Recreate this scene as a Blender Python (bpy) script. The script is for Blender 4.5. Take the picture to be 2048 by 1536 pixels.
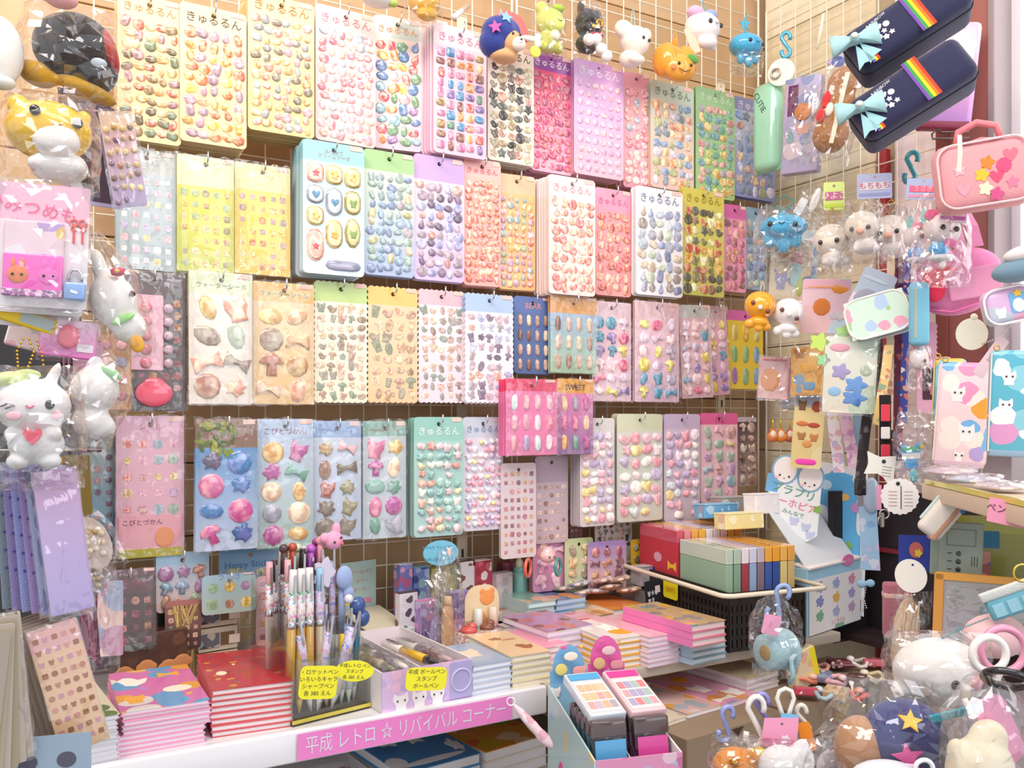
import bpy, bmesh, math, random
from mathutils import Vector, Matrix
from mathutils.geometry import tessellate_polygon
for o in list(bpy.data.objects): bpy.data.objects.remove(o)
SC = bpy.context.scene
COL = SC.collection
F, HY, EZ = 1750.0, 840.0, 1.35            # focal length (px), horizon row, eye height
def lin(h):
    h = h.lstrip('#'); v = [int(h[i:i+2], 16)/255 for i in (0, 2, 4)]
    return tuple((c/12.92 if c <= .04045 else ((c+.055)/1.055)**2.4) for c in v)
# ---------------------------------------------------------------- camera, world, lights, exposure
cam = bpy.data.cameras.new('camera'); cam.sensor_width = 36; cam.lens = 36*F/2048
cam.shift_y = (HY-768)/2048; cam.clip_start = .05; cam.clip_end = 50
camo = bpy.data.objects.new('camera', cam); COL.objects.link(camo)
camo.location = (0, 0, EZ); camo.rotation_euler = (math.pi/2, 0, 0); SC.camera = camo
w = bpy.data.worlds.new('world'); SC.world = w; w.use_nodes = True
bg = w.node_tree.nodes['Background']; bg.inputs[0].default_value = (.92, .95, 1, 1); bg.inputs[1].default_value = .5
def area(name, loc, target, sx, sy, power, col):
    l = bpy.data.lights.new(name, 'AREA'); l.shape = 'RECTANGLE'; l.size = sx; l.size_y = sy; l.energy = power; l.color = col
    o = bpy.data.objects.new(name, l); COL.objects.link(o); o.location = loc
    o.rotation_euler = (Vector(target)-Vector(loc)).to_track_quat('-Z', 'Y').to_euler(); return o
area('ceiling_tube_light', (.0, -.1, 2.75), (.1, 1.2, 1.0), 2.4, .5, 13, (1, .95, .97))
area('street_daylight', (2.6, -1.6, 2.3), (.2, 1.4, 1.1), 1.8, 1.6, 13, (.93, .97, 1))
area('warm_shop_lamp', (-.55, .42, 2.35), (-.45, 1.15, 1.75), .35, .18, 2.9, (1, .68, .38))
area('warm_wall_lamp', (.12, .75, 2.5), (.3, 1.55, 1.8), .5, .15, 1.8, (1, .82, .58))
SC.view_settings.view_transform = 'Standard'; SC.view_settings.look = 'None'
SC.view_settings.exposure = .82; SC.view_settings.gamma = 1; SC.view_settings.use_curve_mapping = False
SC.cycles.max_bounces = 8; SC.cycles.transparent_max_bounces = 24; SC.cycles.use_denoising = True
SC.cycles.caustics_reflective = False; SC.cycles.caustics_refractive = False
# ---------------------------------------------------------------- where things are
TH = math.radians(30)
D = Vector((math.cos(TH), math.sin(TH), 0)); NC = Vector((.5, -.8660254, 0)); P0 = Vector((-.484, 1.17, 0))
def Px(x, y, Y): return Vector(((x-1024)/F*Y, Y, EZ-(y-HY)/F*Y))
def W(x, y, q):                               # point on a plane parallel to the back wall, q metres in front of the packs
    rx = (x-1024)/F; return Px(x, y, (q+P0.dot(NC))/(rx*NC.x+NC.y))
NR = Vector((-.8660254, -.5, 0)); CR = W(1524, 840, -.085)
def RD(x, r):                                 # depth of a plane parallel to the right wall
    rx = (x-1024)/F; return (r+CR.dot(NR))/(rx*NR.x+NR.y)
def R(x, y, r): return Px(x, y, RD(x, r))
def T(x, y, z): return Px(x, y, (EZ-z)*F/(y-HY))   # point on a level surface
RY = -math.radians(60)                        # yaw of things that hang on the right wall
# ---------------------------------------------------------------- materials
MATS = {}
def nodemat(name):
    m = bpy.data.materials.new(name); m.use_nodes = True; nt = m.node_tree
    return m, nt, nt.nodes['Principled BSDF']
def objmat(name, rough, coat=0, metal=0, bump=0, bscale=400, sheen=0, vary=0, vscale=120, spec=.5):
    m, nt, b = nodemat(name)
    oi = nt.nodes.new('ShaderNodeObjectInfo'); src = oi.outputs['Color']
    if vary:
        tc = nt.nodes.new('ShaderNodeTexCoord'); mp = nt.nodes.new('ShaderNodeVectorMath'); mp.operation = 'ADD'
        cx = nt.nodes.new('ShaderNodeVectorMath'); cx.operation = 'SCALE'; cx.inputs[0].default_value = (9, 7, 5)
        nt.links.new(oi.outputs['Random'], cx.inputs['Scale']); nt.links.new(tc.outputs['Object'], mp.inputs[0]); nt.links.new(cx.outputs[0], mp.inputs[1])
        n = nt.nodes.new('ShaderNodeTexNoise'); n.inputs['Scale'].default_value = vscale; n.inputs['Detail'].default_value = 1
        nt.links.new(mp.outputs[0], n.inputs['Vector'])
        r = nt.nodes.new('ShaderNodeValToRGB'); r.color_ramp.elements[0].position = .42; r.color_ramp.elements[1].position = .58
        r.color_ramp.elements[0].color = (0, 0, 0, 1); r.color_ramp.elements[1].color = (1, 1, 1, 1)
        nt.links.new(n.outputs[0], r.inputs[0])
        hs = nt.nodes.new('ShaderNodeHueSaturation'); hs.inputs['Hue'].default_value = .54; hs.inputs['Saturation'].default_value = .7; hs.inputs['Value'].default_value = 1.5
        nt.links.new(src, hs.inputs['Color'])
        mx = nt.nodes.new('ShaderNodeMix'); mx.data_type = 'RGBA'; nt.links.new(src, mx.inputs[6]); nt.links.new(hs.outputs[0], mx.inputs[7])
        ml = nt.nodes.new('ShaderNodeMath'); ml.operation = 'MULTIPLY'; ml.inputs[1].default_value = vary
        nt.links.new(r.outputs[0], ml.inputs[0]); nt.links.new(ml.outputs[0], mx.inputs[0]); src = mx.outputs[2]
    nt.links.new(src, b.inputs['Base Color'])
    b.inputs['Roughness'].default_value = rough; b.inputs['Metallic'].default_value = metal
    b.inputs['Coat Weight'].default_value = coat; b.inputs['Coat Roughness'].default_value = .06
    b.inputs['Sheen Weight'].default_value = sheen; b.inputs['Specular IOR Level'].default_value = spec
    if bump:
        n = nt.nodes.new('ShaderNodeTexNoise'); n.inputs['Scale'].default_value = bscale; n.inputs['Detail'].default_value = 3
        tc = nt.nodes.new('ShaderNodeTexCoord'); nt.links.new(tc.outputs['Object'], n.inputs['Vector'])
        bp = nt.nodes.new('ShaderNodeBump'); bp.inputs['Strength'].default_value = bump; bp.inputs['Distance'].default_value = .002
        nt.links.new(n.outputs[0], bp.inputs['Height']); nt.links.new(bp.outputs[0], b.inputs['Normal'])
    MATS[name] = m
objmat('paint', .45); objmat('gloss', .14, coat=.6); objmat('paper', .75, spec=.25); objmat('ink', .6, spec=.2)
objmat('gem', .1, coat=1, vary=.85, vscale=1.1); objmat('puffy', .35, coat=.3, vary=.6, vscale=1.3)
objmat('printed', .4, vary=.8, vscale=1.6); objmat('fabric', .9, bump=.5, bscale=900, sheen=.3, spec=.2)
objmat('metal', .22, metal=1); objmat('wood', .6, bump=.3, bscale=60, vary=.06, vscale=14); objmat('plush', .75, bump=.25, bscale=1400, sheen=.4, spec=.25)
objmat('pages', .85, spec=.1, bump=.0)
def filmmat(name, rough, base, tint, fac):
    m, nt, b = nodemat(name); nt.nodes.remove(b); out = nt.nodes['Material Output']
    t = nt.nodes.new('ShaderNodeBsdfTransparent'); t.inputs[0].default_value = tint+(1,)
    g = nt.nodes.new('ShaderNodeBsdfGlossy'); g.inputs['Roughness'].default_value = rough; g.inputs[0].default_value = (1, 1, 1, 1)
    fc = nt.nodes.new('ShaderNodeLayerWeight'); pw = nt.nodes.new('ShaderNodeMath'); pw.operation = 'POWER'; pw.inputs[1].default_value = 3
    nt.links.new(fc.outputs['Facing'], pw.inputs[0]); lw = nt.nodes.new('ShaderNodeMapRange'); lw.inputs[3].default_value = fac; lw.inputs[4].default_value = .7; nt.links.new(pw.outputs[0], lw.inputs[0])
    tc = nt.nodes.new('ShaderNodeTexCoord'); n = nt.nodes.new('ShaderNodeTexNoise'); n.inputs['Scale'].default_value = 38; n.inputs['Detail'].default_value = 2
    nt.links.new(tc.outputs['Object'], n.inputs['Vector'])
    bp = nt.nodes.new('ShaderNodeBump'); bp.inputs['Strength'].default_value = base; bp.inputs['Distance'].default_value = .02
    nt.links.new(n.outputs[0], bp.inputs['Height']); nt.links.new(bp.outputs[0], g.inputs['Normal'])
    mx = nt.nodes.new('ShaderNodeMixShader'); nt.links.new(lw.outputs[0], mx.inputs[0])
    nt.links.new(t.outputs[0], mx.inputs[1]); nt.links.new(g.outputs[0], mx.inputs[2]); nt.links.new(mx.outputs[0], out.inputs[0]); MATS[name] = m
filmmat('film', .07, .22, (.985, .985, .99), .11); filmmat('sleeve', .07, .22, (.99, .99, .99), .05); filmmat('acrylic', .03, .0, (.95, .96, .94), .06)
def fixmat(name, col, rough=.6, **kw):
    m, nt, b = nodemat(name); b.inputs['Base Color'].default_value = lin(col)+(1,); b.inputs['Roughness'].default_value = rough
    for k, v in kw.items(): b.inputs[k].default_value = v
    MATS[name] = m; return m
fixmat('card_edge', 'dfe3ea', .3)
def cardmat(head, top, bot, hf, coat=.5):
    k = 'card_%s_%s_%s_%.2f' % (head, top, bot, hf)
    if k in MATS: return k
    m, nt, b = nodemat(k); tc = nt.nodes.new('ShaderNodeTexCoord'); sp = nt.nodes.new('ShaderNodeSeparateXYZ')
    nt.links.new(tc.outputs['Generated'], sp.inputs[0]); r = nt.nodes.new('ShaderNodeValToRGB'); cr = r.color_ramp
    cr.elements[0].color = lin(bot)+(1,); cr.elements[0].position = .02
    cr.elements[1].color = lin(top)+(1,); cr.elements[1].position = 1-hf-.003
    if head: e = cr.elements.new(1-hf+.003); e.color = lin(head)+(1,)
    nt.links.new(sp.outputs['Z'], r.inputs[0]); nt.links.new(r.outputs[0], b.inputs['Base Color'])
    b.inputs['Roughness'].default_value = .3; b.inputs['Coat Weight'].default_value = coat; b.inputs['Coat Roughness'].default_value = .1
    MATS[k] = m; return k
def printmat(cols, scale=30, thr=.42, coat=.4, warp=.5):     # printed cover: scattered motifs of several colours on a ground
    k = 'print_%s_%g_%g' % ('_'.join(cols), scale, thr)
    if k in MATS: return k
    m, nt, b = nodemat(k); tc = nt.nodes.new('ShaderNodeTexCoord')
    n = nt.nodes.new('ShaderNodeTexNoise'); n.inputs['Scale'].default_value = scale*1.3
    mixv = nt.nodes.new('ShaderNodeMix'); mixv.data_type = 'VECTOR'; mixv.inputs[0].default_value = .02*warp
    nt.links.new(tc.outputs['Object'], n.inputs['Vector']); nt.links.new(tc.outputs['Object'], mixv.inputs[4]); nt.links.new(n.outputs['Color'], mixv.inputs[5])
    v = nt.nodes.new('ShaderNodeTexVoronoi'); v.inputs['Scale'].default_value = scale
    nt.links.new(mixv.outputs[1], v.inputs['Vector'])
    sp = nt.nodes.new('ShaderNodeSeparateColor'); nt.links.new(v.outputs['Color'], sp.inputs[0])
    r = nt.nodes.new('ShaderNodeValToRGB'); r.color_ramp.interpolation = 'CONSTANT'; c = cols[1:] or cols
    r.color_ramp.elements[0].color = lin(c[0])+(1,); r.color_ramp.elements[1].color = lin(c[-1])+(1,); r.color_ramp.elements[1].position = 1-1/len(c)
    for i in range(1, len(c)-1): e = r.color_ramp.elements.new(i/len(c)); e.color = lin(c[i])+(1,)
    nt.links.new(sp.outputs[0], r.inputs[0])
    lt = nt.nodes.new('ShaderNodeMath'); lt.operation = 'LESS_THAN'; lt.inputs[1].default_value = thr; nt.links.new(v.outputs['Distance'], lt.inputs[0])
    mx = nt.nodes.new('ShaderNodeMix'); mx.data_type = 'RGBA'; mx.inputs[6].default_value = lin(cols[0])+(1,)
    nt.links.new(lt.outputs[0], mx.inputs[0]); nt.links.new(r.outputs[0], mx.inputs[7]); nt.links.new(mx.outputs[2], b.inputs['Base Color'])
    b.inputs['Roughness'].default_value = .35; b.inputs['Coat Weight'].default_value = coat; MATS[k] = m; return k
# ---------------------------------------------------------------- meshes
CACHE = {}
def cached(f):
    def g(*a, mat='paint'):
        k = (f.__name__, a, mat)
        if k not in CACHE:
            me = f(*a); ms = mat if isinstance(mat, tuple) else (mat,)
            me.materials.clear()
            for q in ms: me.materials.append(MATS[q])
            CACHE[k] = me
        return CACHE[k]
    return g
def frombm(bm, smooth=True):
    me = bpy.data.meshes.new('shape'); bm.to_mesh(me); bm.free()
    if smooth: me.polygons.foreach_set('use_smooth', [True]*len(me.polygons))
    return me
def r4(v): return tuple(round(float(c), 5) for c in v)
@cached
def m_box(w, d, h, b):
    bm = bmesh.new(); bmesh.ops.create_cube(bm, size=1); bmesh.ops.scale(bm, vec=(w, d, h), verts=bm.verts)
    if b > 0:
        bmesh.ops.bevel(bm, geom=bm.edges[:], offset=min(b, w*.49, d*.49, h*.49), segments=1 if b < .0015 else 3, affect='EDGES', profile=.5)
    me = frombm(bm, b >= .0015); return me
@cached
def m_cyl(r1, r2, h, n):
    bm = bmesh.new(); bmesh.ops.create_cone(bm, cap_ends=True, segments=n, radius1=r1, radius2=r2, depth=h)
    bmesh.ops.bevel(bm, geom=[e for e in bm.edges if len(e.link_faces) == 2 and e.calc_face_angle(0) > 1], offset=min(r1, r2, h)*.08, segments=1, affect='EDGES')
    return frombm(bm)
@cached
def m_sph(u, v):
    bm = bmesh.new(); bmesh.ops.create_uvsphere(bm, u_segments=u, v_segments=v, radius=1); return frombm(bm)
@cached
def m_torus(Rr, r, n, k):
    pts = tuple((Rr*math.cos(2*math.pi*i/n), 0, Rr*math.sin(2*math.pi*i/n)) for i in range(n)); return sweep(pts, r, True, k)
def sweep(pts, r, closed, k):
    P = [Vector(p) for p in pts]; n = len(P); bm = bmesh.new(); rings = []; up = None
    for i, p in enumerate(P):
        a = P[(i-1) % n] if closed or i else p; c = P[(i+1) % n] if closed or i < n-1 else p
        t = (c-a).normalized() if (c-a).length > 1e-9 else Vector((0, 0, 1))
        if up is None: up = t.orthogonal().normalized()
        up = (up-t*up.dot(t)).normalized(); b = t.cross(up); rr = r[i] if isinstance(r, (tuple, list)) else r
        rings.append([bm.verts.new(p+(up*math.cos(2*math.pi*j/k)+b*math.sin(2*math.pi*j/k))*rr) for j in range(k)])
    for i in range(n if closed else n-1):
        A, B = rings[i], rings[(i+1) % n]
        for j in range(k): bm.faces.new((A[j], A[(j+1) % k], B[(j+1) % k], B[j]))
    if not closed: bm.faces.new(rings[0][::-1]); bm.faces.new(rings[-1])
    bmesh.ops.recalc_face_normals(bm, faces=bm.faces); return frombm(bm)
@cached
def m_tube(pts, r, closed, k): return sweep(pts, r, closed, k)
@cached
def m_ribbon(pts, w, t):                     # flat strap: polyline in 3-D, width along local x
    bm = bmesh.new(); rows = []
    for x, y, z in pts: rows.append([bm.verts.new((x+sx*w/2, y+sy*t/2, z)) for sx, sy in ((-1, -1), (1, -1), (1, 1), (-1, 1))])
    for A, B in zip(rows, rows[1:]):
        for j in range(4): bm.faces.new((A[j], A[(j+1) % 4], B[(j+1) % 4], B[j]))
    bm.faces.new(rows[0]); bm.faces.new(rows[-1][::-1]); bmesh.ops.recalc_face_normals(bm, faces=bm.faces); return frombm(bm, False)
def rr(w, h, r, n=4, cx=0, cz=0):
    out = []; r = min(r, w/2, h/2)
    for (sx, sz, a0) in ((1, 1, 0), (-1, 1, 90), (-1, -1, 180), (1, -1, 270)):
        for i in range(n):
            a = math.radians(a0+90*i/(n-1)); out.append((cx+sx*(w/2-r)+r*math.cos(a), cz+sz*(h/2-r)+r*math.sin(a)))
    return tuple(out)
def el(rx, rz, n=16, cx=0, cz=0): return tuple((cx+rx*math.cos(2*math.pi*i/n), cz+rz*math.sin(2*math.pi*i/n)) for i in range(n))
def star(r, k=5, f=.45, a0=90): return tuple((r*(1 if i % 2 == 0 else f)*math.cos(math.radians(a0+i*180/k)), r*(1 if i % 2 == 0 else f)*math.sin(math.radians(a0+i*180/k))) for i in range(2*k))
def scal(w, h, r):                            # rectangle with scalloped edges
    out = []; nx, nz = round(w/(2*r)), round(h/(2*r))
    def side(p, q, k):
        p, q = Vector(p), Vector(q); t = (q-p)/k; nrm = Vector((t.y, -t.x)).normalized()
        for i in range(k):
            for a in (0, .5, 1): out.append(tuple(p+t*(i+.5-.5*math.cos(math.pi*(a*.8+.1)))+nrm*r*.55*math.sin(math.pi*(a*.8+.1))))
    x, z = w/2-r*.5, h/2-r*.5
    side((-x, -z), (x, -z), nx); side((x, -z), (x, z), nz); side((x, z), (-x, z), nx); side((-x, z), (-x, -z), nz); return tuple(out)
@cached
def m_plate(outline, t, hole, round_):        # card in the XZ plane, front at y=0; hole = (x, z, r); slot 0 faces, slot 1 rim
    loops = [[Vector((x, z, 0)) for x, z in outline]]
    if hole: loops.append([Vector((hole[0]+hole[2]*math.cos(-a*math.pi/5), hole[1]+hole[2]*math.sin(-a*math.pi/5), 0)) for a in range(10)])
    flat = [v for l in loops for v in l]; tris = tessellate_polygon(loops)
    bm = bmesh.new(); A = [bm.verts.new((v.x, 0, v.y)) for v in flat]; B = [bm.verts.new((v.x, t, v.y)) for v in flat]
    for tr in tris:
        for S_, rev in ((A, 0), (B, 1)):
            try: bm.faces.new([S_[i] for i in (tr[::-1] if rev else tr)])
            except ValueError: pass
    s = 0
    for l in loops:
        n = len(l)
        for i in range(n):
            f = bm.faces.new((A[s+i], A[s+(i+1) % n], B[s+(i+1) % n], B[s+i])); f.material_index = round_
        s += n
    bmesh.ops.recalc_face_normals(bm, faces=bm.faces); return frombm(bm, False)
@cached
def m_dome(outline, hgt):                     # puffed sticker: outline in XZ swelling towards -y
    bm = bmesh.new(); rings = []; n = len(outline)
    for f, y in ((1, 0), (.96, -.35), (.7, -.85)): rings.append([bm.verts.new((x*f, y*hgt, z*f)) for x, z in outline])
    c = bm.verts.new((0, -hgt, 0))
    for a, b in zip(rings, rings[1:]):
        for i in range(n): bm.faces.new((a[i], a[(i+1) % n], b[(i+1) % n], b[i]))
    for i in range(n): bm.faces.new((rings[-1][i], rings[-1][(i+1) % n], c))
    bmesh.ops.recalc_face_normals(bm, faces=bm.faces)
    me = frombm(bm); return me
TXT = {}
def m_text(body, mat='ink'):
    k = (body, mat)
    if k not in TXT:
        c = bpy.data.curves.new('writing', 'FONT'); c.body = body; c.align_x = 'CENTER'; c.align_y = 'CENTER'; c.size = 1; c.resolution_u = 2; c.space_line = .9
        o = bpy.data.objects.new('writing', c); COL.objects.link(o); dg = bpy.context.evaluated_depsgraph_get()
        me = bpy.data.meshes.new_from_object(o.evaluated_get(dg)); bpy.data.objects.remove(o)
        me.transform(Matrix.Rotation(math.pi/2, 4, 'X')); me.materials.clear(); me.materials.append(MATS[mat]); TXT[k] = me
    return TXT[k]
@cached
def m_blob(ells, vox):                        # one skin over several ellipsoids (x, y, z, rx, ry, rz[, roll in degrees])
    bm = bmesh.new()
    for e in ells:
        mx = Matrix.Translation(e[:3]) @ (Matrix.Rotation(math.radians(e[6]), 4, 'Y') if len(e) > 6 else Matrix()) @ Matrix.Diagonal((e[3], e[4], e[5], 1))
        bmesh.ops.create_uvsphere(bm, u_segments=16, v_segments=10, radius=1, matrix=mx)
    me = frombm(bm)
    if len(ells) == 1: return me
    o = bpy.data.objects.new('skin', me); COL.objects.link(o)
    m = o.modifiers.new('r', 'REMESH'); m.mode = 'VOXEL'; m.voxel_size = vox
    s = o.modifiers.new('s', 'SMOOTH'); s.factor = .5; s.iterations = 5
    dg = bpy.context.evaluated_depsgraph_get(); me2 = bpy.data.meshes.new_from_object(o.evaluated_get(dg)); bpy.data.objects.remove(o)
    me2.polygons.foreach_set('use_smooth', [True]*len(me2.polygons)); return me2
@cached
def m_bag(w, h, d, seed, neck, cr=.1):               # clear pouch: two crumpled skins meeting in flat seams
    rnd = random.Random(seed); bm = bmesh.new(); nx, nz = 10, 13; G = {}
    for s in (-1, 1):
        for i in range(nx+1):
            for j in range(nz+1):
                u, v = i/nx*2-1, j/nz*2-1
                wf = 1 if not neck else (1-neck*max(0, v-.35)/.65)
                bulge = max(0, (1-abs(u)**2.6))**.6*max(0, (1-abs(v)**2.6))**.6
                edge = i in (0, nx) or j in (0, nz)
                if edge and s == 1: G[s, i, j] = G[-1, i, j]; continue
                k = 0 if edge else 1
                G[s, i, j] = bm.verts.new((u*w/2*wf+rnd.uniform(-1, 1)*w*.018, s*d/2*bulge+k*rnd.uniform(-1, 1)*d*cr, v*h/2+rnd.uniform(-1, 1)*h*.012))
        for i in range(nx):
            for j in range(nz):
                a, b, c, e = G[s, i, j], G[s, i+1, j], G[s, i+1, j+1], G[s, i, j+1]
                for f in (((a, b, c), (a, c, e)) if rnd.random() < .5 else ((a, b, e), (b, c, e))):
                    if len(set(f)) == 3:
                        try: bm.faces.new(f)
                        except ValueError: pass
    bmesh.ops.recalc_face_normals(bm, faces=bm.faces); return frombm(bm, False)
# ---------------------------------------------------------------- objects
LINK = []
def obj(name, me, color='ffffff', parent=None, loc=(0, 0, 0), rot=(0, 0, 0), scale=(1, 1, 1), label=None, kind=None):
    o = bpy.data.objects.new(name, me); LINK.append(o)
    o.color = lin(color)+(1,); o.location = loc; o.rotation_euler = [math.radians(a) for a in rot]; o.scale = scale
    if parent is not None: o.parent = parent
    if label: o['label'] = label
    if kind: o['kind'] = kind
    return o
class Th:
    """A thing: an Empty at its base or hanging point; S scales every length that its parts are given in."""
    def __init__(s, name, label, cat, loc, yaw=0, S=1, group=None, roll=0, tilt=0):
        o = bpy.data.objects.new(name, None); LINK.append(o); o.empty_display_size = .01
        o.location = loc; o.rotation_euler = (math.radians(tilt), math.radians(roll), yaw); o['label'] = label; o['category'] = cat
        if group: o['group'] = group
        s.o, s.S = o, S
    def add(s, name, me, col, loc=(0, 0, 0), rot=(0, 0, 0), scale=(1, 1, 1), parent=None, label=None):
        return obj(name, me, col, parent or s.o, [c*s.S for c in loc], rot, scale, label)
    def box(s, name, col, w, d, h, b=0, loc=(0, 0, 0), rot=(0, 0, 0), mat='paint', **k):
        return s.add(name, m_box(*r4((w*s.S, d*s.S, h*s.S, b*s.S)), mat=mat), col, loc, rot, **k)
    def cyl(s, name, col, r1, r2, h, n=16, loc=(0, 0, 0), rot=(0, 0, 0), mat='paint', **k):
        return s.add(name, m_cyl(*r4((r1*s.S, r2*s.S, h*s.S)), n, mat=mat), col, loc, rot, **k)
    def ball(s, name, col, rx, ry, rz, loc=(0, 0, 0), rot=(0, 0, 0), mat='gloss', **k):
        return s.add(name, m_sph(12, 8, mat=mat), col, loc, rot, (rx*s.S, ry*s.S, rz*s.S), **k)
    def blob(s, name, col, ells, loc=(0, 0, 0), rot=(0, 0, 0), mat='plush', vox=None, **k):
        e = tuple(r4([c*s.S for c in q[:6]])+tuple(q[6:]) for q in ells)
        sz = max(max(q[3:6]) for q in e)
        ext = max(max(a[i]+a[3+i] for a in e)-min(a[i]-a[3+i] for a in e) for i in range(3))
        return s.add(name, m_blob(e, round(max(ext/34, .0006), 5), mat=mat), col, loc, rot, **k)
    def tube(s, name, col, pts, r, closed=False, n=6, mat='gloss', loc=(0, 0, 0), rot=(0, 0, 0), **k):
        rad = tuple(round(q*s.S, 5) for q in r) if isinstance(r, (tuple, list)) else round(r*s.S, 5)
        return s.add(name, m_tube(tuple(r4([c*s.S for c in p]) for p in pts), rad, closed, n, mat=mat), col, loc, rot, **k)
    def ribbon(s, name, col, pts, w, t=1.2, mat='fabric', loc=(0, 0, 0), rot=(0, 0, 0), **k):
        return s.add(name, m_ribbon(tuple(r4([c*s.S for c in p]) for p in pts), round(w*s.S, 5), round(t*s.S, 5), mat=mat), col, loc, rot, **k)
    def plate(s, name, col, outline, t=1, hole=None, loc=(0, 0, 0), rot=(0, 0, 0), mat='paper', edge=None, **k):
        return s.add(name, m_plate(tuple(r4((a*s.S, b*s.S)) for a, b in outline), round(t*s.S, 5), r4([c*s.S for c in hole]) if hole else None, 1 if edge else 0,
                     mat=(mat, edge) if edge else mat), col, loc, rot, **k)
    def dome(s, name, col, outline, hgt, loc=(0, 0, 0), rot=(0, 0, 0), mat='gloss', **k):
        return s.add(name, m_dome(tuple(r4((a*s.S, b*s.S)) for a, b in outline), round(hgt*s.S, 5), mat=mat), col, loc, rot, **k)
    def ring(s, name, col, Rr, r, loc=(0, 0, 0), rot=(0, 0, 0), mat='gloss', n=20, k=6, **kw):
        return s.add(name, m_torus(round(Rr*s.S, 5), round(r*s.S, 5), n, k, mat=mat), col, loc, rot, **kw)
    def piping(s, name, col, w, h, r, t, loc=(0, 0, 0), **k):
        return s.tube(name, col, tuple((x, 0, z) for x, z in rr(w, h, r, 6)), t, True, 6, loc=loc, **k)
    def text(s, body, col, size, loc=(0, 0, 0), rot=(0, 0, 0), name='lettering', sx=1, **k):
        return s.add(name, m_text(body), col, loc, rot, (size*sx*s.S, size*s.S, size*s.S), **k)
    def bag(s, w, h, d, loc=(0, 0, 0), rot=(0, 0, 0), seed=1, neck=.3, name='clear_bag', cr=.1, mat='film', **k):
        return s.add(name, m_bag(*r4((w*s.S, h*s.S, d*s.S)), seed, neck, cr, mat=mat), 'ffffff', loc, rot, **k)
    def eyes(s, pts, r, col='201a1c'):
        for x, y, z in pts: s.ball('eye', col, r, r*.7, r*1.05, (x, y, z))
def At(name, label, cat, x, y, Y, yaw=0, **k):    # a thing modelled in units of Y/F metres
    return Th(name, label, cat, Px(x, y, Y), yaw, S=Y/F, **k)
ORD = 'first second third fourth fifth sixth seventh eighth ninth tenth eleventh twelfth thirteenth fourteenth'.split()
def chain(th, name, col, pts, r, step, mat='metal'):      # ball chain along a polyline, its beads joined in one part
    bm = bmesh.new(); P = [Vector(p)*th.S for p in pts]; r *= th.S; step *= th.S; pos = []
    for a, b in zip(P, P[1:]):
        n = max(1, int((b-a).length/step)); pos += [a+(b-a)*i/n for i in range(n)]
    for p in pos: bmesh.ops.create_icosphere(bm, subdivisions=1, radius=r, matrix=Matrix.Translation(p))
    me = frombm(bm); me.materials.append(MATS[mat]); o = th.add(name, me, col); o['kind'] = 'stuff'; return o
# ================================================================ the shop: walls, wire panels, shelves
def struct(name, me, col, loc=(0, 0, 0), yaw=0, parent=None):
    o = obj(name, me, col, parent, loc, (0, 0, math.degrees(yaw)))
    if parent is None: o['kind'] = 'structure'
    return o
ZS = .995                                     # top of the long display shelf
def WS(s, q, z): return P0+D*s+NC*q+Vector((0, 0, z))
def RS(t, r, z): return CR*Vector((1, 1, 0))+Vector((.5, -.8660254, 0))*t+NR*r+Vector((0, 0, z))
SC_ = (W(1524, 840, -.085)-P0).dot(D)         # wall coordinate of the corner
struct('floor', m_box(5, 5, .04, 0, mat='paper'), '8a8078', (0, 1.2, -.02))
wb = struct('wall_back', m_box(3.4, .04, 2.6, 0, mat='paint'), '7d6a58', WS(SC_-1.56, -.165, 1.3), TH)
for i in range(17):
    struct('plank', m_box(2.03, .012, .108, .001, mat='wood'), ['cba982', 'c4a179', 'd0af89'][i % 3], (.66, -.027, -.62+i*.11), 0, wb)
wr = struct('wall_right', m_box(1.5, .04, 2.6, 0, mat='paint'), 'b9a98e', RS(.72, -.06, 1.3), RY)
for i in range(17):
    struct('plank', m_box(.275, .012, .108, .001, mat='wood'), ['efe4c8', 'e9dcbd', 'f1e8d0'][i % 3], (-.60, -.026, -.62+i*.11), 0, wr)
struct('panel', m_box(.30, .014, 1.9, .002, mat='paint'), 'fbeef2', (-.27, -.027, 0), 0, wr)
struct('trim_1', m_box(.016, .02, 1.4, .001, mat='gloss'), 'b5303a', RS(.283, -.018, 1.15), RY)
pil = struct('pillar', m_box(.085, .06, 1.2, .004, mat='paint'), 'a3655e', RS(.485, .01, 1.9), RY)
struct('strip', m_box(.022, .068, 1.2, .002, mat='paint'), '8a4a40', (-.045, 0, 0), 0, pil)
struct('strip', m_box(.012, .07, 1.2, .002, mat='paint'), '9c8f90', (.04, 0, 0), 0, pil)
wn = struct('window_1', m_box(.42, .02, 1.3, .002, mat='paint'), 'e8e4ea', RS(.74, -.01, 1.9), RY)
m, nt, b = nodemat('daylit_pane'); b.inputs['Emission Color'].default_value = (1, .97, .99, 1); b.inputs['Emission Strength'].default_value = .9; MATS['daylit_pane'] = m
struct('pane', m_box(.38, .01, 1.2, 0, mat='daylit_pane'), 'ffffff', (0, -.012, 0), 0, wn)
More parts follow.
